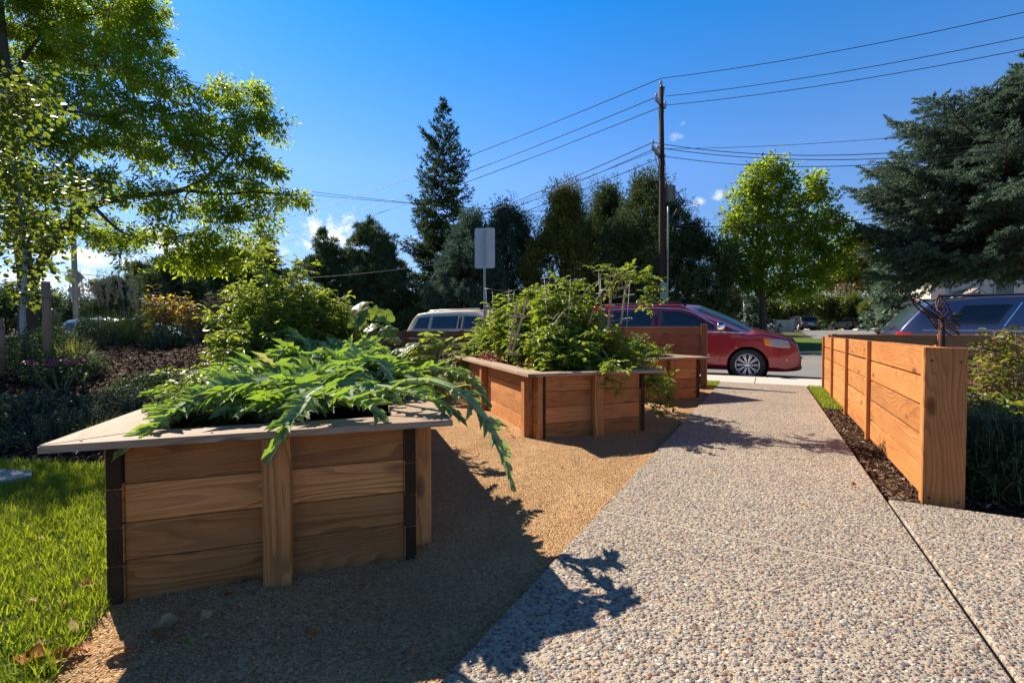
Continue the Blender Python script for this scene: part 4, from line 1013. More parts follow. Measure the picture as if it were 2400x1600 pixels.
wire(W(1552, 349), at(2440, 286, 23), .3, 'thin wire rising right above the flat wires', r=.012)
wire(at(1180, 492, 55), at(640, 437, 60), .3, 'upper faint wire crossing behind the tall spruce', r=.03); wire(at(1300, 497, 55), at(640, 447, 60), .3, 'lower faint wire crossing behind the tall spruce', r=.03)
wire(at(640, 655, 30), at(1066, 612, 31), .2, 'pale sagging wire low in front of the tall spruce trunk', r=.022, mat='cable_grey')
wire(at(1560, 528, 27.5), at(2150, 500, 22), .3, 'short dark wire between the junipers and the street tree', r=.02)
wire(at(395, 655, 40), at(-60, 610, 40), .3, 'dark wire left of the distant thin pole', r=.03)
# distant pole on the left
lpz = at(396, 777, 40); pz = gzs(lpz[0], lpz[1])
dp = empty('utility_pole', (lpz[0], lpz[1], pz), 'distant slim dark pole standing before the pines at the left', 'utility pole')
mb = MB(); mb.tube([(0, 0, -.3), tuple(at(388, 540, 40)-np.array([lpz[0], lpz[1], pz]))], .20, .14, 10); mb.build('pole', M['pole'], dp)
mb = MB(); q = at(389, 572, 40)-np.array([lpz[0], lpz[1], pz]); mb.box(q, ES, EP, EZ, (-.7, -.05, -.06), (.7, .05, .06), .01); mb.build('crossarm', M['pole'], dp)
# grey light pole with the back of a diamond sign
lb = at(180, 777, 23); lz = gzs(lb[0], lb[1])
lpole = empty('light_pole', (lb[0], lb[1], lz), 'tapered grey metal light pole rising into the leaves at the left', 'light pole')
mb = MB(); mb.tube([(0, 0, -.2), (-.06, 0, 4), tuple(at(168, 330, 23)-np.array([lb[0], lb[1], lz]))], [.125, .11, .07], n=16); mb.build('pole', M['greymetal'], lpole)
mb = MB(); mb.lathe([(.24, 0), (.24, .03), (.18, .06), (.15, .3), (.0001, .3)], n=16); mb.build('base', M['greymetal'], lpole)
c_ = at(175, 650, 23.2); sg_ = empty('road_sign', c_, 'back of a diamond shaped road sign fixed to the grey light pole', 'road sign')
mb = MB(); mb.prism([(0, -.51), (.51, 0), (0, .51), (-.51, 0)], -.006, .006, ((0, 0, 0), (1, 0, 0), (0, 0, 1), (0, -1, 0))); mb.build('sign_plate', M['signback'], sg_)
mb = MB(); mb.box((0, -.02, 0), (1, 0, 0), (0, 1, 0), EZ, (-.20, -.015, .1), (.20, .01, .14), .004); mb.box((0, -.02, 0), (1, 0, 0), (0, 1, 0), EZ, (-.20, -.015, -.14), (.20, .01, -.10), .004); mb.build('bracket', M['galv'], sg_)
c_ = at(175, 685, 23.2); sg_ = empty('road_sign', c_, 'small rectangular sign plate under the diamond sign on the light pole', 'road sign')
mb = MB(); mb.box((0, 0, 0), (1, 0, 0), (0, 1, 0), EZ, (-.28, -.006, -.28), (.28, .006, .28), .003); mb.build('sign_plate', M['signback'], sg_)
# blank back of the sign in front of the beige van
b_ = gr(1136, 830); sY = 12.2; sx_ = (1136-1200)/FPX*sY
sgn = empty('road_sign', (sx_, sY, 0), 'tall blank grey back of a street sign on a perforated post', 'road sign')
o_ = np.array([sx_, sY, 0]); q = at(1136, 581, sY)-o_; hw_, hh_ = 24*sY/FPX, 47*sY/FPX
def rr(w, h, r, n=5): return [(sx*(w-r) + r*math.cos(a), sy*(h-r) + r*math.sin(a)) for (sx, sy, a0) in ((1, -1, -90), (1, 1, 0), (-1, 1, 90), (-1, -1, 180)) for a in [R(a0 + 90*k/n) for k in range(n+1)]]
yaw_ = R(-8); exs = (math.cos(yaw_), math.sin(yaw_), 0); eys = (-math.sin(yaw_), math.cos(yaw_), 0)
mb = MB(); mb.prism(rr(hw_, hh_, .05), .0, .004, (q+np.array([0, .04, 0]), exs, (0, 0, 1), eys)); mb.build('sign_plate', M['signback'], sgn)
mb = MB()
zt_ = q[2]+hh_-.04; nh = int(zt_/.05)
mb.box((0, 0, 0), exs, eys, EZ, (-.026, -.030, -.2), (-.014, .03, zt_), .002); mb.box((0, 0, 0), exs, eys, EZ, (.014, -.030, -.2), (.026, .03, zt_), .002)
for k in range(nh): mb.box((0, 0, 0), exs, eys, EZ, (-.0138, -.029, k*.05+.02), (.0138, -.025, k*.05+.05), .001)
mb.box((0, 0, 0), exs, eys, EZ, (-.0138, .024, -.2), (.0138, .0295, zt_), .001)
mb.build('post', M['galv'], sgn)
for dz in (hh_*.75, -hh_*.75):
    mb = MB(); mb.lathe([(.014, 0), (.014, .012), (.0001, .014)], q+np.array([0, -.03, dz]), (0, -1, 0), 10); mb.build('bolt', M['galv'], sgn)
mb = MB(); mb.box(q+np.array([hw_*.75, .037, -hh_*.87]), exs, eys, EZ, (-.02, -.002, -.02), (.02, .002, .02), .001); mb.build('sticker', M['black'], sgn)
# small two plate sign by the big pole
c_ = at(1557, 777, 26.2); s2 = empty('road_sign', (c_[0], c_[1], gzs(c_[0], c_[1])), 'small white sign plates on a thin post below the utility pole', 'road sign')
o_ = np.array([c_[0], c_[1], gzs(c_[0], c_[1])])
mb = MB(); mb.tube([(0, 0.03, -.1), at(1556, 655, 26.2)-o_+np.array([0, .03, 0])], .03, .03, 8); mb.build('post', M['galv'], s2)
for (v0, v1, w) in ((683, 701, 9), (662, 680, 9)):
    q = at(1556, (v0+v1)/2, 26.2)-o_; mb = MB(); mb.box(q, (1, 0, 0), (0, 1, 0), EZ, (-w*26.2/FPX, -.006, -(v1-v0)/2*26.2/FPX), (w*26.2/FPX, .002, (v1-v0)/2*26.2/FPX), .003); mb.build('sign_plate', M['signteal'], s2)

# ------------------------------------------------------------------ houses and the grey enclosure across the street
def gable(root, o, ex, ey, w, d, h, rise, wall, roof, over=.35):
    o = np.asarray(o, float); mb = MB(); pts = [(0, 0), (w, 0), (w, h), (w/2, h+rise), (0, h)]
    mb.prism(pts, 0, d, (o, ex, EZ, ey)); mb.build('wall', wall, root)
    rf = MB()
    sl = np.array([w/2, rise]); n = math.hypot(*sl); nx_, nz_ = -rise/n, (w/2)/n
    for sg in (0, 1):
        f = (lambda x: x) if sg == 0 else (lambda x: w-x)
        a = (-over*w/2/n, h - over*rise/n + .02); b = (w/2, h+rise+.02)
        poly = [(f(a[0]), a[1]), (f(b[0]), b[1]), (f(b[0]), b[1]+.16), (f(a[0]), a[1]+.16)]
        rf.prism(poly, -over, d+over, (o, ex, EZ, ey))
    rfo = rf.build('roof', roof, root)
    tr = MB()
    for sg in (0, 1):
        f = (lambda x: x) if sg == 0 else (lambda x: w-x)
        a = (-over*w/2/n, h - over*rise/n - .14); b = (w/2, h+rise-.14)
        tr.prism([(f(a[0]), a[1]), (f(b[0]), b[1]), (f(b[0]), b[1]+.15), (f(a[0]), a[1]+.15)], -over-.06, -over-.005, (o, ex, EZ, ey))
    tr.build('barge_board', M['trim'], root)
def win(root, o, ex, ey, x, z, w, h):
    o = np.asarray(o, float); ex = np.asarray(ex, float); ey = np.asarray(ey, float)
    mb = MB()
    for (a, b, c, d) in ((-.08, -.08, w+.08, 0), (-.08, h, w+.08, h+.08), (-.08, 0, 0, h), (w, 0, w+.08, h)): mb.box(o+ex*x+EZ*z, ex, ey, EZ, (a, -.05, b), (c, .02, d), .006)
    f = mb.build('window', M['trim'], root)
    mb = MB(); mb.box(o+ex*x+EZ*z, ex, ey, EZ, (0, -.012, 0), (w, .01, h), .002); mb.build('pane', M['window'], f)
hb = at(2168, 777, 44); hz = gzs(hb[0], hb[1])
h1 = empty('house', (hb[0], hb[1], hz), 'cream sided house with brown shingle porch gable behind the blue spruce', 'house')
ex1 = np.array([.97, -.24, 0]); ey1 = np.array([.24, .97, 0])
gable(h1, (0.5, 0, -.3), ex1, ey1, 13, 9, 5.6, 2.6, M['siding'], M['shingle'], .5)
gable(h1, (.35, -2.2, -.3), ex1, ey1, 3.6, 2.15, 2.7, 1.3, M['siding'], M['shingle'], .35)
win(h1, (.2, 0, -.3), ex1, ey1, 5.3, 3.4, 1.4, 1.3); win(h1, (.2, 0, -.3), ex1, ey1, 9.2, 3.4, 1.4, 1.3); win(h1, (.2, 0, -.3), ex1, ey1, 7.0, .9, 1.8, 1.3)
hb = at(2096, 777, 66); hz = gzs(hb[0], hb[1])
h2 = empty('house', (hb[0], hb[1], hz), 'low building with a long grey shingle roof right of the round hedge', 'house')
gable(h2, (0, 0, -.3), np.array([.25, .97, 0]), np.array([.97, -.25, 0]), 9, 12, 2.6, 2.2, M['siding'], M['shingle'], .4)
win(h2, (0, 0, -.3), np.array([.97, -.25, 0]), np.array([-.25, -.97, 0])*-1, 3, .9, 1.6, 1.2)
hb = at(2025, 777, 75); hz = gzs(hb[0], hb[1])
h3 = empty('house', (hb[0], hb[1], hz), 'house with a pale grey roof peeking above the hedge, under the yellow tree', 'house')
gable(h3, (0, 0, -.3), np.array([.2, .98, 0]), np.array([.98, -.2, 0]), 6, 3.2, 3.0, 3.0, M['siding'], M['shingle_grey'], .3)
win(h3, (0, 0, -.3), np.array([.98, -.2, 0]), np.array([.2, .98, 0]), 1.5, 1.2, 1.4, 1.2)
eb = at(1815, 777, 48); ez_ = gzs(eb[0], eb[1])
en = empty('enclosure', (eb[0], eb[1], ez_), 'grey panelled bin enclosure left of the black hatchback', 'enclosure')
mb = MB()
for k in range(3): mb.box((0, 0, 0), (.99, -.1, 0), (.1, .99, 0), EZ, (k*.66+.004, 0, .02), (k*.66+.655, .08, 1.25), .01)
mb.box((0, 0, 0), (.99, -.1, 0), (.1, .99, 0), EZ, (1.9, .085, .02), (1.98, 1.8, 1.25), .01); mb.build('panels', M['block'], en)
for k in (0, 1.98):
    mb = MB(); mb.box((0, 0, 0), (.99, -.1, 0), (.1, .99, 0), EZ, (k-.05, -.01, 0), (k+.05, .09, 1.32), .01); mb.build('post', M['greymetal'], en)

# ------------------------------------------------------------------ trees
def sph(rng, n, bias=.5):
    d = nrm(rng.normal(size=(n, 3))); return d*(rng.random(n)**bias)[:, None]
def near_on(skel, c, below=.35):
    """nearest point on the limbs already grown, preferring points nearer the root"""
    best = None
    for (P, r0, r1) in skel:
        k = len(P); t = np.arange(k)/(k-1); d = np.linalg.norm(P-c, axis=1) + np.maximum(P[:, 2]-c[2]+.1, 0)*1.2
        i = int(d.argmin())
        if best is None or d[i] < best[0]: best = (d[i], P[i], r0+(r1-r0)*t[i], np.gradient(P, axis=0)[i])
    return best
def broad_tree(name, label, cat, root_xyz, limbs, blobs, leafL, leafW, nleaf, mat, bark, seed, tmpl=T_FOLD, group=None, droop=.35, clump=.30, twig_r=.006, limb_r=.05, per=34, spread=.5):
    """limbs: [(points, r0, r1)] in world space; blobs: [(centre, (rx, ry, rz), weight)]; leaves sit in small clumps at twig ends"""
    rng = np.random.default_rng(seed); O = np.array(root_xyz, float)
    root = empty(name, O, label, cat, group)
    skel = [(bez(p, 28), a, b) for p, a, b in limbs]; extra = []; twigs = []
    tot = sum(w*(r[0]*r[1]*r[2])**(2/3) for _, r, w in blobs); PP = []; AA = []; NN = []
    for c, r, w in blobs:
        c = np.array(c, float); r = np.array(r, float)
        n = max(20, int(nleaf*w*(r.prod())**(2/3)/tot)); m = max(4, n // per)
        d, q, rq, tq = near_on(skel, c)
        rb = min(rq*.7, limb_r*max(.35, r.mean()))
        if d > .05:
            mid = (q+c)/2 + np.array([0, 0, .12*d]) + rng.normal(0, .06*d, 3); e = c + (c-q)*.15
            P = bez([q, mid, e], 12); extra.append((P, rb, rb*.35)); src = P
        else: src = np.array([q, c])
        cl = c + sph(rng, m, .42)*r
        for j in range(m):
            s = src[rng.integers(len(src)//2, len(src))]; v = cl[j]-s
            if j % 2 == 0: twigs.append((bez([s, s+v*.5+rng.normal(0, .08, 3)*np.linalg.norm(v)+np.array([0, 0, .05]), cl[j]], 5), max(twig_r, rb*.22), twig_r*.5))
        own = rng.integers(0, m, n); cs = clump*rng.uniform(.6, 1.3, m)
        off = rng.normal(0, 1, (n, 3))*np.array([1, 1, .72])*cs[own][:, None]*spread
        P = cl[own] + off; out = nrm(P-c+1e-6)
        A = nrm(rng.normal(0, .6, (n, 3)) + out*.5 + nrm(off+1e-6)*.6 + np.array([0, 0, -droop])); PP.append(P); AA.append(A)
        NN.append(nrm(rng.normal(0, .55, (n, 3)) + np.array([0, 0, 1.0])))
    P = np.concatenate(PP); A = np.concatenate(AA); Nn = np.concatenate(NN); n = len(P)
    L = leafL*rng.uniform(.65, 1.25, n); leaf_obj('crown', P, A, Nn, L, L*leafW*rng.uniform(.85, 1.15, n), tmpl, mat, root, rng=rng, shift=O)
    V, F = tubes(skel, 10); V2, F2 = tubes(extra + twigs, 5) if extra + twigs else (np.zeros((0, 3)), np.zeros((0, 4), int))
    mesh_np('trunk', np.concatenate([V, V2]), np.concatenate([F, F2 + len(V)]), bark, root, smooth=True, shift=O)
    return root

def spruce(name, label, base, H, Rm, prof, seed, mat, bark, tr, z_lo, levels, per_whorl, sprayL, sprayW, dens, droop=.25, tip_up=.25, lean=(0, 0), group=None, cat='tree', irregular=.25, gap=None, tuft=3):
    """conifer: whorls of drooping boughs, side shoots on every bough, each shoot clothed in needle sprays"""
    rng = np.random.default_rng(seed); O = np.array(base, float); root = empty(name, O, label, cat, group)
    top = np.array([lean[0], lean[1], H]); tk = lambda z: np.array([lean[0]*(z/H)**1.5, lean[1]*(z/H)**1.5, z])
    trunk = [(np.array([tk(z) for z in np.linspace(-.3, H, 18)]), tr, .02)]
    boughs = []; PP = []; AA = []; NN = []; LL = []; WW = []
    for li in range(levels):
        f = li/(levels-1); z = z_lo + (H*.985-z_lo)*f
        nb = per_whorl if f < .9 else max(3, per_whorl-2)
        a0 = rng.random()*6.28
        for b in range(nb):
            az = a0 + 6.283*b/nb + rng.normal(0, .25); R0 = Rm*prof(f, az)*(1 + rng.normal(0, irregular))
            if gap and gap(f, az, rng): continue
            R0 = max(R0, .12); zz = z + rng.normal(0, (H-z_lo)/levels*.35)
            h = np.array([math.cos(az), math.sin(az), 0]); s = np.linspace(0, 1, 9)
            dr = droop*R0*(1-f*.9); up = tip_up*R0
            path = tk(zz)[None] + h[None]*(s*R0)[:, None]; path[:, 2] += -dr*np.sin(s*math.pi*.62)*1.0 + up*s**2.6 + (.35*R0*f*s)
            path += np.cumsum(rng.normal(0, .012*R0, (9, 3)), 0)
            boughs.append((path, max(.008, tr*.16*(1-f)+.012*R0), .006))
            tang = nrm(np.gradient(path, axis=0)); n_sh = max(4, int(R0*dens))
            for k in range(n_sh):
                t = .18 + .82*(k+rng.random())/n_sh; i = min(7, int(t*8)); w = t*8-i; q = path[i]*(1-w)+path[i+1]*w; td = tang[i]
                sd = np.cross(td, [0, 0, 1]); sd /= np.linalg.norm(sd)+1e-6; sg = 1 if k % 2 else -1
                shl = R0*(.42*(1-t)+.13)*rng.uniform(.6, 1.25); sdir = nrm(sd*sg*.8 + td*.75 + np.array([0, 0, rng.normal(-.08, .18)]))
                ns = max(2, int(shl/(sprayL*.38)))
                tt = (np.arange(ns)+rng.random(ns))/ns; pts = q + sdir*(tt*shl)[:, None]; pts[:, 2] -= .12*shl*tt**1.5
                for rep in range(tuft):
                    PP.append(pts + rng.normal(0, sprayL*.12, pts.shape)); AA.append(sdir*.9 + rng.normal(0, .5, pts.shape) + np.array([0, 0, .18])); NN.append(rng.normal(0, .6, pts.shape) + np.array([0, 0, 1.0]))
                    LL.append(sprayL*rng.uniform(.7, 1.2, ns)); WW.append(sprayW*rng.uniform(.7, 1.2, ns))
    P = np.concatenate(PP); A = np.concatenate(AA); Nn = np.concatenate(NN); L = np.concatenate(LL); Wd = np.concatenate(WW)
    # leader
    k = 30; lz = H*(1 - .06*rng.random(k)); P = np.vstack([P, [tk(z) for z in lz]]); A = np.vstack([A, rng.normal(0, .5, (k, 3)) + [0, 0, .9]]); Nn = np.vstack([Nn, rng.normal(0, 1, (k, 3))]); L = np.r_[L, np.full(k, sprayL)]; Wd = np.r_[Wd, np.full(k, sprayW)]
    r_ = np.clip(rng.random(len(P))*.75 + .25*rng.random(), 0, 1)
    leaf_obj('crown', P, A, Nn, L, Wd, T_DIAMOND, mat, root, rnd=r_)
    V, F = tubes(trunk, 12); V2, F2 = tubes(boughs, 5); mesh_np('trunk', np.concatenate([V, V2]), np.concatenate([F, F2 + len(V)]), bark, root, smooth=True)
    return root

def juniper(name, label, base, H, Rm, prof, seed, mat, bark, n_pl, n_sp, L, W, group=None, flame=.9, lean=0.0, core=None, cat='tree', squash=1.0, plume=.09):
    """juniper: many upright flame-shaped plumes of scale sprays over a dense crown"""
    rng = np.random.default_rng(seed); O = np.array(base, float); root = empty(name, O, label, cat, group)
    nc = max(24, n_pl//9); fc = rng.random(nc)**.95; ac = rng.random(nc)*6.283; lob = 1 + .16*np.sin(ac*3+fc*9+seed) + .12*np.sin(ac*5-fc*17)
    rc = Rm*np.array([prof(x) for x in fc])*lob*np.clip(rng.normal(.80, .18, nc), .25, 1.05)
    cc = np.stack([np.cos(ac)*rc, np.sin(ac)*rc*squash, .1 + fc*H*.89], 1); cr = H*rng.uniform(.055, .105, nc)*(1.2-.85*fc)
    own = np.r_[np.arange(nc), rng.integers(0, nc, n_pl*2-nc)]; m = len(own); dv = nrm(rng.normal(size=(m, 3)) + np.stack([np.cos(ac), np.sin(ac), 0*ac], 1)[own]*.7 + [0, 0, .55])
    c = cc[own] + dv*cr[own][:, None]*(.35+.65*rng.random((m, 1)))*[1, 1, 1.25]; c[:, 0] += lean*(c[:, 2]/H)**2*H; c[:, 2] = np.maximum(c[:, 2], .1)
    d = nrm(dv*(1-flame*.35) + np.array([0, 0, flame*.8]) + rng.normal(0, .18, (m, 3))); pl = H*plume*.5*np.clip(rng.gamma(4, .28, m), .5, 2.1)*(.8+.6*c[:, 2]/H)
    q = n_sp//2; t = rng.random((m, q)); w = (.21*np.sqrt(t)*(1-t)**.7*1.9 + .03)
    off = rng.normal(0, 1, (m, q, 3))*(w*pl[:, None])[..., None]*.75
    P = c[:, None] + d[:, None]*(t*pl[:, None])[..., None]*1.2 + off
    A = d[:, None]*.7 + nrm(off)*.8 + rng.normal(0, .35, P.shape); Nn = rng.normal(0, 1, P.shape)
    P = P.reshape(-1, 3); n = len(P); tint = np.repeat(rng.random(nc)[own], q)
    leaf_obj('crown', P, A.reshape(-1, 3), Nn.reshape(-1, 3), L*rng.uniform(.6, 1.3, n), W*rng.uniform(.6, 1.3, n), T_DIAMOND, mat, root, rnd=np.clip(tint*.55 + rng.random(n)*.45, 0, 1))
    st = [(bez([(0, 0, -.3), (rng.normal(0, .03)*H, rng.normal(0, .03)*H, H*.4), (lean*H*.7, 0, H*.86)], 10), .035*H**.8, .02)]
    for j in range(0, nc):
        s = np.array([0, 0, .3+.75*max(0, c[j, 2]-.6)*.8]); st.append((bez([s, (s+c[j])/2+[0, 0, -.03*H], c[j]], 7), .045, .01))
    V, F = tubes(st, 7); mesh_np('trunk', V, F, bark, root, smooth=True)
    return root

def pine(name, label, base, H, Rm, seed, mat, bark, n_tuft, L, W, group=None):
    """pine: open crown of rounded needle tufts on upturned branch ends"""
    rng = np.random.default_rng(seed); O = np.array(base, float); root = empty(name, O, label, 'tree', group)
    n_b = 64; f = np.sort(rng.random(n_b)**.85); az = rng.random(n_b)*6.283
    tips = []; st = [(bez([(0, 0, -.3), (.1, 0, H*.5), (0, 0, H)], 14), .022*H, .03)]
    for k in range(n_b):
        R0 = Rm*(1-f[k])**.6*rng.uniform(.35, 1.2)+.15; z = H*(.12+.86*f[k]); h = np.array([math.cos(az[k]), math.sin(az[k]), 0])
        e = np.array([0, 0, z+R0*.38]) + h*R0; P = bez([(0, 0, z-.05*H*.3), np.array([0, 0, z]) + h*R0*.55, e], 7); st.append((P, .05*(1-f[k])+.015, .012))
        m = max(3, int(n_tuft*R0/Rm/9))
        for j in range(m):
            t = rng.uniform(.4, 1); i = min(len(P)-1, int(t*(len(P)-1))); tips.append(P[i] + rng.normal(0, .16*R0+.05, 3)*[1, 1, .6])
    tips = np.array(tips + [(0, 0, H*1.0), (0.05, 0, H*.97), (-.08, .05, H*.95)]); q = 60
    d = nrm(rng.normal(0, .75, (len(tips), q, 3)) + np.array([0, 0, .6])); P = np.repeat(tips[:, None], q, 1) + d*(rng.random((len(tips), q, 1))*L*.5)
    tint = np.repeat(rng.random(len(tips)), q)*.6 + rng.random(len(tips)*q)*.4; n = len(tint)
    leaf_obj('crown', P.reshape(-1, 3), d.reshape(-1, 3), rng.normal(0, 1, (n, 3)), L*rng.uniform(.7, 1.2, n), W*rng.uniform(.7, 1.2, n), T_DIAMOND, mat, root, rnd=tint)
    V, F = tubes(st, 7); mesh_np('trunk', V, F, bark, root, smooth=True)
    return root
def hedge(name, label, base, rx, ry, rz, seed, mat, n, L, W, group=None, cat='shrub', lumps=9, bark=None):
    """rounded shrub: leaves in a shell of overlapping lumps on woody stems"""
    rng = np.random.default_rng(seed); O = np.array(base, float); root = empty(name, O, label, cat, group)
    c = sph(rng, lumps, .5)*np.array([rx, ry, rz*.5])*.75 + np.array([0, 0, rz*.55]); own = rng.integers(0, lumps, n)
    lr = rng.uniform(.32, .55, lumps)[own][:, None]*np.array([rx, ry, rz*.62])
    d = nrm(rng.normal(size=(n, 3))); P = c[own] + d*lr*(rng.random((n, 1))**.28); P[:, 2] = np.abs(P[:, 2]) + .02
    A = d*.7 + rng.normal(0, .6, (n, 3)); Nn = d + rng.normal(0, .5, (n, 3)) + np.array([0, 0, .5])
    leaf_obj('foliage', P, A, Nn, L*rng.uniform(.6, 1.3, n), W*rng.uniform(.6, 1.3, n), T_DIAMOND, mat, root, rnd=np.clip(.6*rng.random(lumps)[own]+.4*rng.random(n), 0, 1))
    st = [(bez([(rng.normal(0, .1*rx), rng.normal(0, .1*ry), -.05), q*[.5, .5, .5], q], 6), .02+.008*rx, .006) for q in c]
    V, F = tubes(st, 5); mesh_np('stems', V, F, bark or M['bark'], root, smooth=True)
    return root
def gat(u, Y, dz=0.0):
    x = (u-1200)/FPX*Y; return np.array([x, Y, gzs(x, Y)+dz])
def zat(v, Y): return EYE - (v-HOR)/FPX*Y                 # height seen at row v, Y metres ahead

# --- the big ash at the left: trunk, limbs and crown lobes at their real distance
Y0 = 18.0
def ash_far(v, Y=7.6): return 18.0 + 4.5*smooth(430, 60, v) + (Y-7.6)*2.2       # the crown leans away towards its top
def A_(u, v, Y=7.6): return tuple(at(u, v, float(ash_far(v, Y)) if v < 640 else Y0))
ash_limbs = [([A_(84, 960), A_(66, 800), A_(60, 640), A_(28, 420), A_(16, 200), A_(-10, -60), A_(-30, -300)], .30, .14),
    ([A_(66, 690), A_(110, 590), A_(190, 500), A_(290, 462), A_(400, 452), A_(470, 425), A_(530, 370), A_(560, 320)], .17, .04),
    ([A_(24, 400, 7.5), A_(70, 300, 7.3), A_(160, 262, 7.1), A_(260, 272, 7.0), A_(360, 240, 7.0)], .10, .025),
    ([A_(18, 230, 7.6), A_(60, 130, 7.9), A_(130, 60, 8.1), A_(230, 30, 8.2), A_(300, 10, 8.2)], .10, .025),
    ([A_(20, 300, 7.6), A_(90, 185, 7.7), A_(180, 175, 7.7), A_(270, 190, 7.7)], .08, .02),
    ([A_(40, 480, 7.6), A_(120, 420, 8.0), A_(200, 345, 8.2), A_(300, 340, 8.2)], .09, .025),
    ([A_(220, 485), A_(280, 540), A_(330, 560), A_(380, 575)], .07, .02), ([A_(430, 445), A_(520, 455), A_(600, 450), A_(690, 458)], .08, .02),
    ([A_(-10, 100, 7.6), A_(-90, 60, 7), A_(-200, 40, 6.5)], .10, .025), ([A_(10, 200, 7.6), A_(-60, 260, 8.5), A_(-160, 300, 9)], .09, .025)]
ash_px = [(60, 60, 90, 80, 7.8), (150, 20, 100, 70, 8.2), (250, 30, 90, 70, 8.0), (335, 20, 50, 70, 7.6), (345, 95, 45, 55, 7.5), (240, 120, 90, 55, 7.4), (130, 130, 60, 60, 8.4), (320, 170, 70, 50, 7.3),
    (390, 195, 38, 45, 7.3), (60, 210, 60, 70, 8.2), (190, 225, 80, 50, 7.2), (300, 255, 80, 50, 7.1), (395, 265, 40, 40, 7.3), (90, 320, 70, 60, 7.0), (200, 320, 70, 45, 8.0), (320, 340, 80, 50, 7.8),
    (415, 340, 60, 50, 7.4), (470, 265, 45, 50, 7.5), (520, 220, 40, 38, 7.6), (600, 225, 38, 36, 7.7), (555, 290, 60, 50, 7.5), (630, 290, 32, 48, 7.7), (480, 340, 60, 45, 7.3), (570, 365, 55, 45, 7.6),
    (635, 380, 28, 35, 7.8), (500, 425, 70, 35, 7.4), (600, 430, 50, 32, 7.7), (670, 470, 36, 26, 7.9), (712, 466, 20, 20, 7.9), (610, 500, 50, 28, 7.6), (540, 500, 60, 32, 7.4), (430, 480, 60, 38, 7.5),
    (340, 455, 60, 40, 7.6), (240, 430, 60, 45, 7.9), (140, 440, 60, 60, 8.0), (180, 540, 70, 40, 8.0), (270, 545, 50, 35, 7.7), (640, 545, 34, 22, 7.7), (470, 555, 70, 34, 7.5), (560, 570, 45, 30, 7.5),
    (360, 545, 50, 30, 7.4), (300, 600, 26, 26, 7.5), (430, 610, 50, 28, 7.4), (500, 620, 50, 30, 7.4), (550, 605, 40, 30, 7.3), (70, 540, 50, 50, 8.3), (40, 450, 60, 80, 8.4), (-50, 150, 90, 130, 7.6), (-70, 400, 90, 130, 8.0), (60, -60, 110, 50, 8.0)]
ash_blobs = []
for (u, v, ru, rv, Y) in ash_px:
    Y = float(ash_far(v, Y)); k = Y/FPX; ash_blobs.append((at(u, v, Y), (ru*k, .55*(ru+rv)*k, rv*k), 1.0))
broad_tree('ash_tree', 'big leafy tree with dark spreading limbs filling the upper left', 'tree', (at(84, 960, Y0)[0], Y0, gzs(at(84, 960, Y0)[0], Y0)), ash_limbs, ash_blobs,
           
           .205, .37, 100000, M['ash'], M['bark'], 101, T_DIAMOND, clump=.50, twig_r=.010, limb_r=.05, per=66, droop=.4, spread=.38)
# --- young aspen in front of it, with round leaves
Ya = 6.2
def B_(u, v, Y=Ya): return tuple(at(u, v, Y))
asp_limbs = [([B_(68, 945), B_(60, 850), B_(53, 740), B_(58, 620), B_(48, 480), B_(34, 380)], .046, .008)]
asp_px = [(24, 270, 26, 60), (70, 350, 40, 45), (20, 400, 40, 60), (110, 430, 60, 40), (60, 470, 60, 50), (160, 480, 50, 36), (20, 540, 50, 50), (90, 540, 60, 45), (60, 610, 60, 40), (30, 670, 40, 34), (120, 560, 36, 36), (215, 470, 26, 26), (80, 690, 40, 20)]
broad_tree('young_aspen', 'slender young aspen with pale trunk and round yellow-green leaves at the far left', 'tree', (B_(68, 945)[0], Ya, gzs(B_(68, 945)[0], Ya)), asp_limbs,
           [(at(u, v, Ya), (ru*Ya/FPX, .9*ru*Ya/FPX, rv*Ya/FPX), 1) for u, v, ru, rv in asp_px], .062, .92, 1900, M['aspen'], M['bark_pale'], 102, T_ROUND, clump=.2, twig_r=.003, limb_r=.02, per=9, droop=.7, spread=.7)

asp2 = [(-40, 260, 70, 60), (-120, 230, 70, 60), (-190, 300, 70, 70), (-60, 380, 60, 60), (-140, 420, 60, 60), (40, 215, 50, 40), (90, 250, 40, 40), (-220, 220, 60, 60), (-90, 560, 60, 60)]
broad_tree('young_aspen', 'second young aspen whose leafy crown only just reaches in from the left edge', 'tree', (B_(-45, 945)[0], Ya, gzs(B_(-45, 945)[0], Ya)), [([B_(-45, 945), B_(-52, 700), B_(-60, 480), B_(-66, 250)], .05, .010)],
           [(at(u, v, Ya), (ru*Ya/FPX, .9*ru*Ya/FPX, rv*Ya/FPX), 1) for u, v, ru, rv in asp2], .064, .92, 3600, M['aspen'], M['bark_pale'], 103, T_ROUND, clump=.2, twig_r=.003, limb_r=.02, per=9, droop=.7, spread=.8)

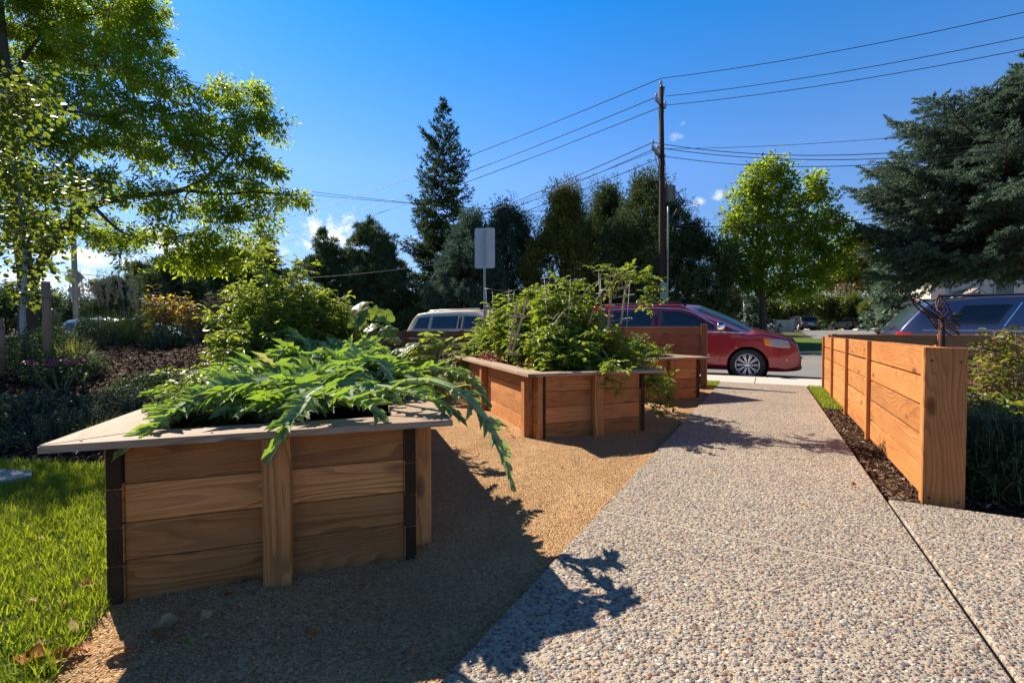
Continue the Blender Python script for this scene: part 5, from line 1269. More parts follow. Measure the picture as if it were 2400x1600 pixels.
# --- conifers across the street
cone = lambda f, az: (1-f)**.85*.98 + .02
b = gat(1040, 40); Ht = zat(250, 40) - b[2]
spruce('spruce_tree', 'tallest dark spruce with ragged layered boughs in the middle of the skyline', b, Ht, 4.5, lambda f, az: (1-f)**.66*(1+.09*math.sin(f*40)+.07*math.sin(az*2+f*11))*.86+.03, 111, M['spruce'], M['bark'], .30, .8, 26, 8, .40, .10, 5.0, tuft=4, droop=.08, tip_up=.34, irregular=.14, gap=lambda f, az, r: r.random() < .10)
for (u, Y, v, Rm, sd, lab) in ((760, 38, 543, 3.4, 1, 'left of two dark pines beside the clouds'), (868, 37, 516, 3.2, 2, 'right of two dark pines, the slightly taller one'), (905, 36, 560, 2.2, 3, 'small dark pine squeezed between the pine pair and the tall spruce'), (480, 36, 600, 3.6, 4, 'dark pine behind the ash branches and the distant thin pole'), (620, 40, 575, 3.0, 5, 'sparse dark pine rising behind the tallest tomato plant'), (330, 34, 625, 2.8, 6, 'short dark pine behind the tan grass plumes'), (420, 32, 590, 2.8, 7, 'dark pine just right of the distant thin pole'), (540, 32, 590, 2.6, 8, 'dark pine left of the tall tomato plant, under the ash branch tips'), (270, 31, 660, 2.2, 9, 'low dark pine right of the light pole')):
    b = gat(u, Y); pine('pine_tree', lab, b, zat(v, Y)-b[2], Rm*1.15, 120+sd, M['pine'], M['bark'], 210, .40, .06, group='pines across the street')
egg = lambda f: (math.sin(math.pi*min(1, f*.86+.14))**.75)
colm = lambda f: min(1, 6*f+.5)*(1-f**1.15)**.95
bigj = lambda f: min(1, 3*f+.62)*(1-f**1.15)**.82
for (u, Y, v, Rm, prof, mt, nm, npl, sd, lab, ln) in ((1105, 34, 492, 2.5, bigj, 'juniper_blue', 'juniper_tree', 560, 131, 'bluish juniper directly behind the blank street sign', .0), (1190, 36, 474, 2.7, bigj, 'juniper_blue', 'juniper_tree', 620, 132, 'dark blue-green juniper just right of the blank street sign', .0),
        (1325, 33, 436, 2.7, colm, 'juniper_olive', 'juniper_tree', 820, 133, 'olive tinted juniper with a pointed crown', .0), (1245, 32, 590, 1.0, colm, 'juniper_olive', 'juniper_tree', 160, 134, 'small bright olive juniper at the foot of the pointed one', .0), (1420, 37, 432, 2.8, colm, 'juniper', 'juniper_tree', 700, 135, 'slim dark juniper between the olive one and the broad one', .0),
        (1520, 32, 414, 3.3, bigj, 'juniper', 'juniper_tree', 1150, 136, 'broad ragged juniper around the utility pole', .0), (1590, 31, 520, 2.3, egg, 'juniper', 'juniper_tree', 560, 137, 'dark juniper with a branch reaching right of the utility pole', .08), (1070, 33, 600, 1.3, egg, 'juniper_blue', 'juniper_tree', 180, 138, 'low bluish juniper left of the sign post', .0)):
    b = gat(u, Y); juniper(nm, lab, b, zat(v, Y)-b[2], Rm*1.5, prof, sd, M[mt], M['bark'], int(npl*1.35), 80, .20, .065, lean=ln, group='junipers across the street', plume=.095)
# dark understorey: individual hedge shrubs under the conifers
for k, (u, Y, h, rx, mt, lab) in enumerate(((640, 33, 3.2, 3.2, 'pine', 'dark evergreen shrub below the sparse pine, behind the tomatoes'), (800, 33, 3.0, 3.2, 'pine', 'dark evergreen shrub under the pair of pines'), (960, 33, 2.7, 2.6, 'juniper', 'dark evergreen shrub at the foot of the tall spruce'), (1085, 30, 2.2, 1.8, 'shrub', 'lighter green shrub behind the beige minivan roof'), (1200, 30, 2.9, 2.4, 'juniper', 'dark evergreen shrub behind the tomato cages'), (1360, 30, 3.0, 2.6, 'juniper', 'dark evergreen shrub behind the curved dead stems'), (1490, 30, 2.8, 2.2, 'juniper', 'dark evergreen shrub behind the red minivan roof'), (520, 30, 3.0, 3.0, 'juniper', 'dark evergreen shrub above the autumn shrubs'), (400, 29, 2.8, 2.8, 'pine', 'dark evergreen shrub behind the orange tinted shrub'), (280, 30, 3.4, 3.0, 'juniper', 'dark evergreen shrub behind the plumes right of the light pole'), (120, 30, 3.8, 3.4, 'juniper', 'dark evergreen shrub left of the light pole'), (10, 26, 3.0, 3.0, 'pine', 'dark evergreen shrub at the left edge behind the aspen'))):
    hedge('evergreen_shrub', lab, gat(u, Y), rx, 1.6, h, 150+k, M[mt], 9000, .2, .09, group='dark evergreen shrubs across the street', lumps=14)
# --- street tree right of the pole
Yl = 30.0
def C_(u, v, Y=Yl): return tuple(at(u, v, Y))
lin_limbs = [([C_(1790, 800), C_(1788, 740), C_(1787, 700), C_(1778, 600), C_(1780, 480), C_(1790, 400)], .26, .04), ([C_(1788, 712), C_(1760, 660), C_(1720, 600), C_(1700, 540)], .11, .03), ([C_(1788, 705), C_(1830, 670), C_(1890, 640), C_(1950, 620)], .11, .03), ([C_(1780, 640), C_(1840, 560), C_(1880, 500), C_(1915, 440)], .10, .03), ([C_(1780, 600), C_(1740, 520), C_(1750, 450)], .08, .03)]
lin_px = [(1808, 392, 30, 24), (1770, 420, 34, 34), (1830, 430, 32, 34), (1745, 470, 34, 34), (1800, 480, 48, 44), (1860, 480, 34, 40), (1905, 440, 28, 34), (1930, 480, 24, 34), (1735, 530, 44, 40), (1800, 550, 56, 44), (1880, 545, 50, 42), (1950, 520, 36, 34), (1700, 590, 40, 36), (1760, 610, 50, 42), (1840, 615, 56, 40), (1920, 590, 50, 40), (1985, 560, 30, 28), (1700, 645, 36, 30), (1760, 665, 40, 26), (1830, 675, 50, 26), (1900, 650, 46, 28), (1960, 615, 34, 28), (1690, 605, 24, 30), (1875, 690, 30, 14)]
broad_tree('street_tree', 'bright green leafy tree on the lawn behind the red minivan', 'tree', gat(1790, Yl), lin_limbs, [(at(u, v, Yl), (ru*Yl/FPX, .9*ru*Yl/FPX, rv*Yl/FPX), 1) for u, v, ru, rv in lin_px], .24, .62, 30000, M['linden'], M['bark'], 141, T_DIAMOND, clump=.55, twig_r=.012, limb_r=.05, per=36, droop=.1)
# yellowing tree far right of it
Yc = 62.0
cot_px = [(1990, 600, 40, 22), (2030, 620, 34, 26), (1960, 640, 34, 30), (2010, 655, 40, 28), (2045, 660, 24, 26), (1945, 665, 24, 20)]
broad_tree('yellowing_tree', 'distant tree turning yellow between the street tree and the blue spruce', 'tree', gat(2000, Yc), [([tuple(at(2000, 770, Yc)), tuple(at(1998, 690, Yc)), tuple(at(2000, 620, Yc))], .4, .1)], [(at(u, v, Yc), (ru*Yc/FPX, .9*ru*Yc/FPX, rv*Yc/FPX), 1) for u, v, ru, rv in cot_px], .5, .6, 9000, M['cotton'], M['bark'], 142, T_DIAMOND, clump=.9, twig_r=.03, limb_r=.05, per=30, droop=.1)
# --- big blue spruce at the right
Yb = 26.0; bb = gat(2363, Yb); Hb = zat(133, Yb) - bb[2]
def blue_prof(f, az):
    left = .5 - .5*math.cos(az)                                    # fuller on the side towards the street corner
    r = (.98 - .30*f - .45*max(0, f-.62)**.8) if f < .97 else .06
    return max(.05, r*(.72+.36*left))*(1 + .08*math.sin(f*33))
spruce('blue_spruce', 'huge blue-grey spruce with a thick trunk at the right edge', bb, Hb*.93, 6.3, lambda f, az: float(np.interp(f, [0, .1, .3, .5, .62, .72, .80, .88, .95, 1], [.78, .95, 1.0, .97, .90, .74, .46, .26, .11, .02]))*(.84+.16*(.5-.5*math.cos(az)))*(1+.07*math.sin(f*43+1)), 151, M['blue'], M['bark_red'], .68, 5.2, 16, 10, .23, .055, 8.5, droop=.20, tip_up=.13, irregular=.17, tuft=6, gap=lambda f, az, r: r.random() < .08)
b = gat(2088, 40); spruce('spruce_tree', 'smaller dark blue-green spruce left of the house', b, zat(575, 40)-b[2], 1.9, cone, 152, M['blue'], M['bark'], .2, .5, 16, 7, .5, .2, 4.0, droop=.15, tip_up=.2)
b = gat(2155, 70); spruce('spruce_tree', 'tiny dark spruce tip against the sky beside the house wall', b, zat(668, 70)-b[2], 1.6, cone, 153, M['spruce'], M['bark'], .2, .5, 12, 6, .7, .3, 2.5, droop=.15, tip_up=.2)
b = gat(1757, 40); spruce('spruce_tree', 'short bluish spruce left of the street tree trunk', b, zat(700, 40)-b[2], 1.9, cone, 154, M['blue'], M['bark'], .12, .2, 10, 7, .4, .16, 4.0, droop=.12, tip_up=.2)
# hedges across the street
for k, (u, Y, h, rx, mt, n, lab) in enumerate(((1700, 42, 4.3, 2.0, 'shrub_brown', 9000, 'brownish dry shrub left of the street tree'), (1650, 38, 3.4, 1.8, 'shrub_brown', 8000, 'brownish dry shrub behind the red minivan windscreen'), (1870, 54, 4.4, 3.2, 'shrub', 9000, 'hedge shrub above the grey enclosure'), (1950, 55, 4.9, 3.4, 'shrub', 9000, 'tall mid-green hedge shrub above the black hatchback'), (2020, 53, 4.6, 2.6, 'shrub', 9000, 'rounded hedge shrub above the dark green sedan'), (2070, 50, 4.3, 2.4, 'shrub', 9000, 'yellow-green rounded hedge shrub left of the dark off-roader'), (2095, 48, 3.0, 1.4, 'juniper', 7000, 'dark low hedge shrub behind the dark off-roader rear'), (1985, 58, 5.4, 2.6, 'shrub_brown', 6000, 'greyish feathery shrub below the yellow tree'), (1800, 56, 4.5, 3.0, 'shrub', 8000, 'hedge shrub behind the street tree trunk'), (1730, 58, 4.5, 3.0, 'shrub_brown', 7000, 'pale shrub far behind the street tree trunk'))):
    hedge('hedge_shrub', lab, gat(u, Y), rx, 1.6, h, 170+k, M[mt], n, .26, .15, group='hedge shrubs across the street', lumps=12)
# a far wall of trees closing the horizon
rng = np.random.default_rng(9)
fx = np.concatenate([np.linspace(-130, 140, 90)]); PP = []; 
for x in fx:
    Yf = 95 + rng.uniform(-6, 14); n = 260; h = rng.uniform(4, 9.0); c = np.array([x, Yf, 1.1]); d = sph(rng, n, .4)
    PP.append(c + d*np.array([3.2, 2.5, h*.5]) + np.array([0, 0, h*.5]))
P = np.concatenate(PP); n = len(P)
tag(leaf_obj('far_woods', P, rng.normal(0, 1, (n, 3)), rng.normal(0, 1, (n, 3)) + [0, 0, .5], rng.uniform(.6, 1.3, n), rng.uniform(.4, .9, n), T_DIAMOND, M['juniper'], rng=rng), 'distant line of trees closing the horizon', kind='stuff')

# ------------------------------------------------------------------ garden plants
T_TOOTH = (np.array([[0, -.22, 0], [.30, -.5, .05], [.40, -.30, .02], [.62, -.40, .04], [.70, -.18, 0], [1.0, 0, -.16], [.70, .18, 0], [.62, .36, .04], [.42, .26, .02], [.30, .46, .05], [0, .22, 0], [.4, 0, -.13]]),
           np.array([[i, i+1, 11] for i in range(10)] + [[10, 0, 11]]))
def thistle_leaf(pts, W, rng, npair=13, acc=None, roll=0.0):
    """long arching leaf cut into pointed, toothed lobes on both sides of a thick pale rib"""
    P = bez(pts, 30); n = len(P); T = nrm(np.gradient(P, axis=0)); s = np.cross(T, [0, 0, 1.0]); s = nrm(s)
    N_ = np.cross(s, T); s, N_ = s*math.cos(roll) + N_*math.sin(roll), N_*math.cos(roll) - s*math.sin(roll)
    Lt = np.linalg.norm(np.diff(P, axis=0), axis=1).sum()
    env = lambda t: W*np.clip(np.sin(math.pi*np.clip(t*.86+.10, 0, 1)), .12, 1)**.8
    lp_, la, ln_, ll, lw = [], [], [], [], []
    for k in range(npair):
        t = .12 + .80*k/(npair-1)
        for sg in (-1, 1):
            tt = min(.96, t + rng.uniform(-.02, .02)); i = int(tt*(n-1)); e = env(tt)*rng.uniform(.8, 1.15)
            lp_.append(P[i] + N_[i]*.002); la.append(s[i]*sg*.86 + T[i]*(.52+.5*tt) + N_[i]*rng.normal(.22, .22)); ln_.append(N_[i] + s[i]*sg*rng.normal(-.25, .25) + T[i]*rng.normal(-.1, .25)); ll.append(e); lw.append(min(e*.42, Lt/npair*1.8))
    lp_.append(P[int(.9*(n-1))]); la.append(T[-1]); ln_.append(N_[-1]); ll.append(W*.62); lw.append(W*.36)
    acc['leaf'].append(leaves(np.array(lp_), np.array(la), np.array(ln_), np.array(ll), np.array(lw), T_TOOTH)); acc['tint'].append(np.full(len(lp_)*12, rng.random()) *.7 + np.repeat(rng.random(len(lp_)), 12)*.3)
    # web along the rib
    w = env(np.linspace(0, 1, n))*.24; V = np.concatenate([P - s*w[:, None] + N_*.012, P, P + s*w[:, None] + N_*.012]); i = np.arange(n-1)
    F = np.concatenate([np.stack([i, i+1, n+i+1, n+i], 1), np.stack([n+i, n+i+1, 2*n+i+1, 2*n+i], 1)])
    acc['web'].append((V, F)); acc['rib'].append((P - N_*.004, .011, .003))
def join(lst):
    Vs, Fs, b = [], [], 0
    for V, F in lst: Vs.append(V); Fs.append(F+b); b += len(V)
    return np.concatenate(Vs), np.concatenate(Fs)
def thistle(name, label, base, n_leaf, Lr, Wr, up, seed, extra=(), group=None, az0=0, az1=6.283):
    rng = np.random.default_rng(seed); O = np.array(base); root = empty(name, O, label, 'plant', group); acc = dict(leaf=[], tint=[], web=[], rib=[])
    for k in range(n_leaf):
        az = az0 + (az1-az0)*(k + rng.uniform(-.3, .3))/n_leaf; L = rng.uniform(*Lr); u = rng.uniform(*up); h = np.array([math.cos(az), math.sin(az), 0]); el = rng.uniform(.25, 1.15)
        p0 = O + h*.03; p1 = p0 + h*L*.25*math.cos(el)*1.3 + EZ*L*.30*u; p2 = p0 + h*L*.55 + EZ*L*.40*u*math.sin(el+.3); p3 = p0 + h*L*.92 + EZ*(L*.16*u*math.sin(el) - .05*rng.random())
        p3[2] = max(p3[2], .645); p2[2] = max(p2[2], .67)
        thistle_leaf([p0, p1, p2, p3], rng.uniform(*Wr), rng, acc=acc, roll=rng.normal(0, .25))
    for pts, W in extra: thistle_leaf([np.array(p) for p in pts], W, rng, npair=14, acc=acc, roll=rng.normal(0, .15))
    V, F = join(acc['leaf']); tint = np.concatenate(acc['tint']); V2, F2 = join(acc['web']); 
    mesh_np('foliage', np.concatenate([V, V2]), [F, F2+len(V)], M['cardoon'], root, rnd=np.concatenate([tint, np.full(len(V2), .7)]), smooth=False, shift=O,
            g=np.stack([np.concatenate([np.tile(np.r_[.75, np.zeros(4), .45, np.zeros(4), .75, 1.0], len(V)//12), np.zeros(len(V2))]), np.zeros(len(V)+len(V2)), np.zeros(len(V)+len(V2))], 1))
    V, F = tubes(acc['rib'], 6); mesh_np('leaf_ribs', V, F, M['cardoon_rib'], root, smooth=True, shift=O)
    return root
M['cardoon_rib'] = plain('pale_leaf_rib', (.32, .38, .22), .6, var=.15, scale=30)

def bushy(name, label, base, stems, nleaf, leafL, leafW, seed, tmpl=T_FOLD, mat='tomato', stem='stem', leaflets=7, cat='plant', group=None, fruit=(), droop=.25, spread=.10, stem_r=.006, petiole=1.0, extra_stems=(), t0=.2):
    """leafy plant: stems (lists of points); compound leaves of several leaflets along them"""
    rng = np.random.default_rng(seed); O = np.array(base, float); root = empty(name, O, label, cat, group)
    st = [(bez([np.array(p, float) for p in s], 18), stem_r, stem_r*.35) for s in stems]; ln_ = np.array([np.linalg.norm(np.diff(s[0], axis=0), axis=1).sum() for s in st]); pr = ln_/ln_.sum()
    own = rng.choice(len(st), nleaf, p=pr); PP, AA, NN, LL, tint, pet = [], [], [], [], [], []
    for k in range(nleaf):
        C = st[own[k]][0]; t = t0 + (1-t0)*rng.random()**.8; i = min(len(C)-1, int(t*(len(C)-1))); q = C[i] + rng.normal(0, spread, 3)*[1, 1, .7]
        az = rng.random()*6.283; ax = nrm(np.array([math.cos(az), math.sin(az), rng.normal(.25, .35)])); Lc = leafL*rng.uniform(.7, 1.3)*2.2*petiole
        sd = nrm(np.cross(ax, [0, 0, 1.0])); nn = np.cross(sd, ax); tc = rng.random()
        m = leaflets
        for j in range(m):
            if j == m-1: a = ax; pos = q + ax*Lc*.8; sc = 1.15
            else: a = nrm(sd*(1 if j % 2 else -1)*.9 + ax*.55); pos = q + ax*Lc*(.2 + .6*(j//2*2)/(max(1, m-1))); sc = rng.uniform(.6, 1.0)
            pos = pos - EZ*droop*Lc*((pos-q).dot(ax)/Lc)**2
            PP.append(pos); AA.append(a - EZ*droop*1.3 + rng.normal(0, .22, 3)); NN.append(nn + rng.normal(0, .45, 3)); LL.append(leafL*sc); tint.append(tc*.75 + rng.random()*.25)
        pet.append((np.array([q, q+ax*Lc*.45-EZ*droop*Lc*.1, q+ax*Lc*.85-EZ*droop*Lc*.55]), stem_r*.4, stem_r*.2))
        dC = q - C[i]
        if np.linalg.norm(dC) > .03: pet.append((np.array([C[i], C[i]+dC*.6, q]), stem_r*.45, stem_r*.3))
    P = np.array(PP); L = np.array(LL)
    leaf_obj('foliage', P, np.array(AA), np.array(NN), L, L*leafW, tmpl, M[mat], root, rnd=np.array(tint), shift=O)
    V, F = tubes(st, 6); V2, F2 = tubes(pet, 3); mesh_np('stems', np.concatenate([V, V2]), np.concatenate([F, F2+len(V)]), M[stem], root, smooth=True, shift=O)
    if extra_stems: V, F = tubes([(bez([np.array(p) for p in s], 20), .008, .003) for s in extra_stems], 6); mesh_np('dead_stems', V, F, M['drystem'], root, smooth=True, shift=O)
    for (p, r, mt) in fruit:
        mb = MB(); mb.lathe([(.0001, -r*.9), (r*.6, -r*.75), (r*.95, -r*.25), (r, .1*r), (r*.85, r*.6), (r*.4, r*.85), (.0001, r*.78)], (0, 0, 0), n=14); o = mb.build('fruit', M[mt], root); o.location = tuple(np.array(p)-O)
    return root
def stems_in(rng, n, c, r, h, zb, lean=.25):
    out = []
    for k in range(n):
        a = rng.random()*6.283; rr = r*math.sqrt(rng.random()); e = np.array(c) + np.array([math.cos(a)*rr, math.sin(a)*rr, 0]); hh = h*rng.uniform(.55, 1.05)*(1 - .35*(rr/r)**2)
        b = np.array(c) + np.array([math.cos(a), math.sin(a), 0])*rr*.25; b[2] = zb
        m = (b+e)/2; m[2] = zb + hh*.55; m[:2] += rng.normal(0, .08*r, 2); e[2] = zb + hh; out.append([b, m, e])
    return out

# silver thistle mass in the nearest planter
hero1 = [([at(760, 905, 2.05), at(722, 930, 1.86), at(690, 975, 1.74), at(655, 1030, 1.71), at(625, 1088, 1.72)], .105),
         ([at(480, 925, 2.05), at(410, 962, 1.84), at(335, 1022, 1.68), at(272, 1068, 1.62)], .085),
         ([at(720, 885, 2.2), at(600, 895, 2.05), at(500, 920, 1.96), at(395, 985, 1.84)], .15),
         ([at(700, 930, 2.2), at(780, 930, 2.0), at(850, 945, 1.92), at(900, 985, 1.90)], .13)]
hero2 = [([at(900, 900, 2.5), at(1005, 893, 2.25), at(1090, 930, 2.15), at(1150, 1010, 2.1), at(1180, 1080, 2.08), at(1205, 1152, 2.08)], .115),
         ([at(920, 880, 2.7), at(1020, 862, 2.55), at(1100, 890, 2.5), at(1150, 955, 2.45)], .12),
         ([at(880, 905, 2.3), at(960, 920, 2.15), at(1030, 945, 2.1), at(1090, 990, 2.08)], .11)]
thistle('thistle_plant', 'front clump of silvery jagged thistle leaves spilling over the near rim', l1(.50, .62, .51), 38, (.42, .68), (.12, .18), (.55, 1.15), 201, hero1, group='silvery thistle clumps')
thistle('thistle_plant', 'right clump of silvery jagged thistle leaves, one long leaf hanging over the gravel', l1(.80, 1.12, .51), 40, (.46, .75), (.13, .19), (.6, 1.3), 202, hero2, group='silvery thistle clumps')
thistle('thistle_plant', 'rear clump of upright green thistle leaves in front of the yellow flowers', l1(.62, 1.78, .51), 40, (.50, .78), (.12, .18), (1.0, 1.65), 203, group='silvery thistle clumps')
thistle('thistle_plant', 'left clump of jagged thistle leaves behind the feathery carrot tops', l1(.32, 1.25, .51), 34, (.42, .66), (.11, .17), (.6, 1.3), 204, group='silvery thistle clumps')
# carrot tops
rng = np.random.default_rng(210); c = l1(.20, .62, .5)
bushy('carrot_plant', 'feathery bright green carrot tops in the left corner of the nearest planter', c, stems_in(rng, 46, c, .28, .36, .5), 620, .028, .45, 210, T_DIAMOND, 'carrot', 'stem', 9, spread=.03, stem_r=.0035, droop=.3, t0=.35)
# tall tomato at the back of the nearest planter
rng = np.random.default_rng(211)
for k, (w, a, h, r, n, nl, lab) in enumerate(((.22, 2.62, 1.22, .40, 26, 780, 'tall light-green tomato plant at the back left of the nearest planter'), (.62, 2.86, .98, .38, 20, 520, 'tomato plant with yellow flowers beside the tallest one'), (.10, 2.25, .70, .30, 14, 300, 'lower tomato plant leaning out over the back left rim'))):
    c = l1(w, a, .5); ss = stems_in(rng, n, c, r, h, .5)
    if k == 0: ss += [[c + [0, 0, .6], c + [-.16, 0, 1.05], c + [-.22, .02, 1.32]], [c + [0, 0, .6], c + [.12, 0, .95], c + [.20, .02, 1.14]], [c + [-.2, 0, .3], c + [-.42, 0, .62], c + [-.62, -.05, .60]], [c + [-.2, 0, .2], c + [-.46, 0, .34], c + [-.60, -.05, .18]]]
    bushy('tomato_plant', lab, c, ss, int(nl*1.6), .056, .42, 212+k, T_FOLD, 'tomato', 'stem', 7, group='tomato plants in the planters', spread=.05)
# yellow flowers between, cabbage leaves
c = l1(.72, 2.3, .5); rng = np.random.default_rng(216)
bushy('flowering_plant', 'small plant with tiny yellow flowers behind the thistles', c, stems_in(rng, 12, c, .2, .42, .5), 120, .05, .5, 216, T_FOLD, 'tomato', 'stem', 5, spread=.04)
def broad_leaves(name, label, base, items, seed, mat, rib='stem', cat='plant', tmpl=None, stem_r=.008, group=None):
    """big soft leaves on stalks: (leaf centre, size, facing normal)"""
    rng = np.random.default_rng(seed); O = np.array(base, float); root = empty(name, O, label, cat, group); Vs, Fs, tn, st = [], [], [], []
    for (c, s, nn) in items:
        c = np.array(c, float); nn = nrm(np.array(nn, float)); ax = nrm(np.cross(np.cross(nn, c-O+1e-3), nn)); sd = np.cross(nn, ax)
        m = 20; th = np.linspace(0, 2*math.pi, m, endpoint=False); rad = s*(.5 + .06*np.cos(5*th + rng.random()*6) + .035*rng.normal(size=m)); rad *= 1 - .35*np.exp(-((th-math.pi)/.35)**2)
        ring = [c + ax*(np.cos(a)*r) + sd*(np.sin(a)*r) + nn*(-.16*s*(r/s/.5)**2*.5 + rng.normal(0, .03*s)) for a, r in zip(th, rad)]
        mid = [c + ax*(np.cos(a)*r*.5) + sd*(np.sin(a)*r*.5) + nn*(.02*s*math.sin(a*5) + rng.normal(0, .012*s)) for a, r in zip(th, rad)]
        V = np.array([c - nn*.03*s] + mid + ring); i = np.arange(m); j = (i+1) % m; b = sum(len(v) for v in Vs)
        Fs.append((np.stack([np.zeros(m, int), 1+i, 1+j], 1)+b, np.stack([1+i, 1+m+i, 1+m+j, 1+j], 1)+b)); Vs.append(V); tn.append(np.full(len(V), rng.random()))
        pb = c - ax*s*.36; st.append((bez([O + rng.normal(0, .04, 3)*[1, 1, 0], (O+pb)/2 + [0, 0, .12*np.linalg.norm(pb-O)], pb, c+ax*s*.2-nn*.01], 12), stem_r, stem_r*.4))
    mesh_np('foliage', np.concatenate(Vs), [np.concatenate([f[0] for f in Fs]), np.concatenate([f[1] for f in Fs])], M[mat], root, rnd=np.concatenate(tn), smooth=True, shift=O)
    V, F = tubes(st, 6); mesh_np('stems', V, F, M[rib], root, smooth=True, shift=O); return root
c = l1(.90, 2.75, .5)
broad_leaves('cabbage_plant', 'large smooth rounded cabbage leaves standing right of the tall tomato', c, [(at(842, 730, 4.2), .24, (-.3, -.8, .5)), (at(836, 752, 4.15), .17, (.2, -.9, .4)), (at(885, 735, 4.15), .17, (.7, -.6, .3)), (at(905, 742, 4.1), .16, (.5, -.9, .3)), (at(910, 775, 4.1), .18, (.1, -.7, .8)), (at(870, 765, 4.2), .16, (-.2, -.5, .9)), (at(815, 750, 4.3), .15, (-.6, -.6, .5)), (at(925, 795, 4.2), .15, (.3, -.4, .9))], 217, 'kale')
# sprawling squash behind the planters
rng = np.random.default_rng(218)
for k, (u, Y, r, h, n, lab) in enumerate(((1020, 7.0, .62, 1.02, 110, 'mound of broad squash leaves on the gravel left of the middle planter'), (1105, 7.6, .62, 1.05, 110, 'squash plant close behind the left side of the middle planter'), (955, 7.6, .5, .8, 60, 'lower squash plant by the low brown fence'))):
    b = gr(u, 900); x = (u-1200)/FPX*Y; O = np.array([x, Y, 0.0]); it = []
    for q in range(n):
        d = nrm(rng.normal(size=3)); d[2] = abs(d[2]); rr_ = rng.uniform(.75, 1.05); p = O + np.array([d[0]*r, d[1]*r, d[2]*h])*rr_ + [0, 0, .03]
        it.append((p, rng.uniform(.12, .20), d*[.7, .7, .8] + np.array([0, 0, .7]) + rng.normal(0, .25, 3)))
    broad_leaves('squash_plant', lab, O, it, 219+k, 'squash', stem_r=.006, group='squash plants')

# ---- middle planter: caged tomatoes
rng = np.random.default_rng(230)
def stalk(a, b, lift=.25): a = np.array(a); b = np.array(b); return [a, (a+b)/2 + np.array([0, 0, lift]), b]
tom = [(.40, .55, .52, .28, 14, 260, 'low tomato plant in the near left corner of the middle planter'), (.62, .42, .36, .30, 12, 240, 'low leafy plant along the near rim of the middle planter'), (.85, 1.05, 1.02, .40, 24, 560, 'tallest yellowing tomato plant with bent dead stems over its cage'), (.52, 1.25, .90, .38, 22, 500, 'dense tomato plant in the middle of the middle planter'), (.52, 1.95, .98, .36, 20, 480, 'dark green tomato plant beside the pale wooden trellis'), (.95, 2.0, .98, .36, 18, 420, 'tomato plant behind the tallest caged one'), (.55, 2.75, .70, .34, 16, 320, 'tomato plant at the far left end of the middle planter'), (.88, 2.9, .80, .32, 14, 260, 'tomato plant at the far right end of the middle planter'), (1.02, .55, .55, .30, 14, 280, 'tomato plant sprawling over the right corner of the middle planter')]
for k, (w, a, h, r, n, nl, lab) in enumerate(tom):
    h *= 1.2 if h > .6 else 1.05; nl = int(nl*2.1); r *= 1.15
    c = l2(w, a, .5); ss = stems_in(rng, n, c, r, h, .5); fr_s, ex = [], []
    if k == 2:
        p = lambda u, v, Y: at(u, v, Y)
        ex = [[p(1350, 715, 5.1), p(1385, 670, 5.1), p(1440, 645, 5.15), p(1490, 650, 5.2)], [p(1380, 760, 5.0), p(1400, 700, 5.0), p(1430, 665, 5.05), p(1470, 643, 5.1), p(1500, 668, 5.1)], [p(1340, 745, 4.95), p(1310, 735, 4.95), p(1295, 750, 4.9)], [p(1400, 780, 4.85), p(1412, 820, 4.8), p(1440, 850, 4.75)], [p(1420, 690, 5.0), p(1450, 640, 5.0), p(1460, 680, 5.0)], [p(1435, 870, 4.7), p(1420, 830, 4.8), p(1405, 800, 4.9)], [p(1445, 860, 4.7), p(1475, 850, 4.6)], [p(1290, 770, 4.9), p(1330, 722, 5.0), p(1360, 718, 5.0)]]
        ss += [[p(1440, 700, 5.1), p(1460, 650, 5.1), p(1500, 640, 5.1), p(1520, 662, 5.1)], [p(1440, 700, 5.1), p(1430, 650, 5.1), p(1445, 632, 5.1)], [p(1500, 700, 5.1), p(1530, 690, 5.1), p(1518, 735, 5.1)]]
        fr_s = [(p(1397, 723, 4.92), .030, 'tomato_red'), (p(1425, 721, 4.9), .032, 'tomato_red'), (p(1497, 709, 5.0), .028, 'tomato_green'), (p(1505, 706, 5.0), .026, 'tomato_green'), (p(1466, 692, 4.95), .026, 'tomato_green')]
    if k == 8:
        ss += [[l2(1.1, .5, .68), l2(1.38, .42, .62), l2(1.45, .40, .32)], [l2(1.1, .7, .68), l2(1.42, .6, .60), l2(1.50, .5, .20)], [l2(1.15, .35, .68), l2(1.36, .25, .66), l2(1.42, .12, .40), l2(1.46, .02, .15)], [l2(1.1, .9, .68), l2(1.55, .75, .72), l2(1.80, .65, .50), l2(1.84, .6, .25)], [l2(.9, .2, .62), l2(.72, -.06, .66), l2(.70, -.11, .50)]]
    bushy('tomato_plant', lab, c, ss, int(nl*.85), .066, .48, 231+k, T_LOBED if k in (1, 3) else T_FOLD, 'tomato', 'stem', 7, group='tomato plants in the planters', fruit=fr_s, spread=.06, extra_stems=ex)
def cage(c, r, h, zb, label, lean=0.0):
    root = empty('tomato_cage', c, label, 'tomato cage', 'wire tomato cages'); rng_ = random.Random(int(h*1000))
    for f in (.55, .78, 1.0):
        rr_ = r*(.62+.38*f); mb = MB(); mb.tube([(lean*h*f + rr_*math.cos(a), rr_*math.sin(a), h*f + .02*math.sin(a*2+1)) for a in np.linspace(0, 2*math.pi, 28, endpoint=False)], .0032, .0032, 6, closed=True); mb.build('ring', M['wire'], root)
    for a in (.5, 2.1, 3.7, 5.3):
        mb = MB(); mb.tube([(r*.55*math.cos(a), r*.55*math.sin(a), -.06), (lean*h + r*math.cos(a), r*math.sin(a), h+.004)], .0028, .0028, 6); mb.build('wire_leg', M['wire'], root)
q = at(1310, 657, 5.25); cage((q[0], q[1], .5), .205, q[2]-.5, .5, 'wire tomato cage with a bare ring, second from the right')
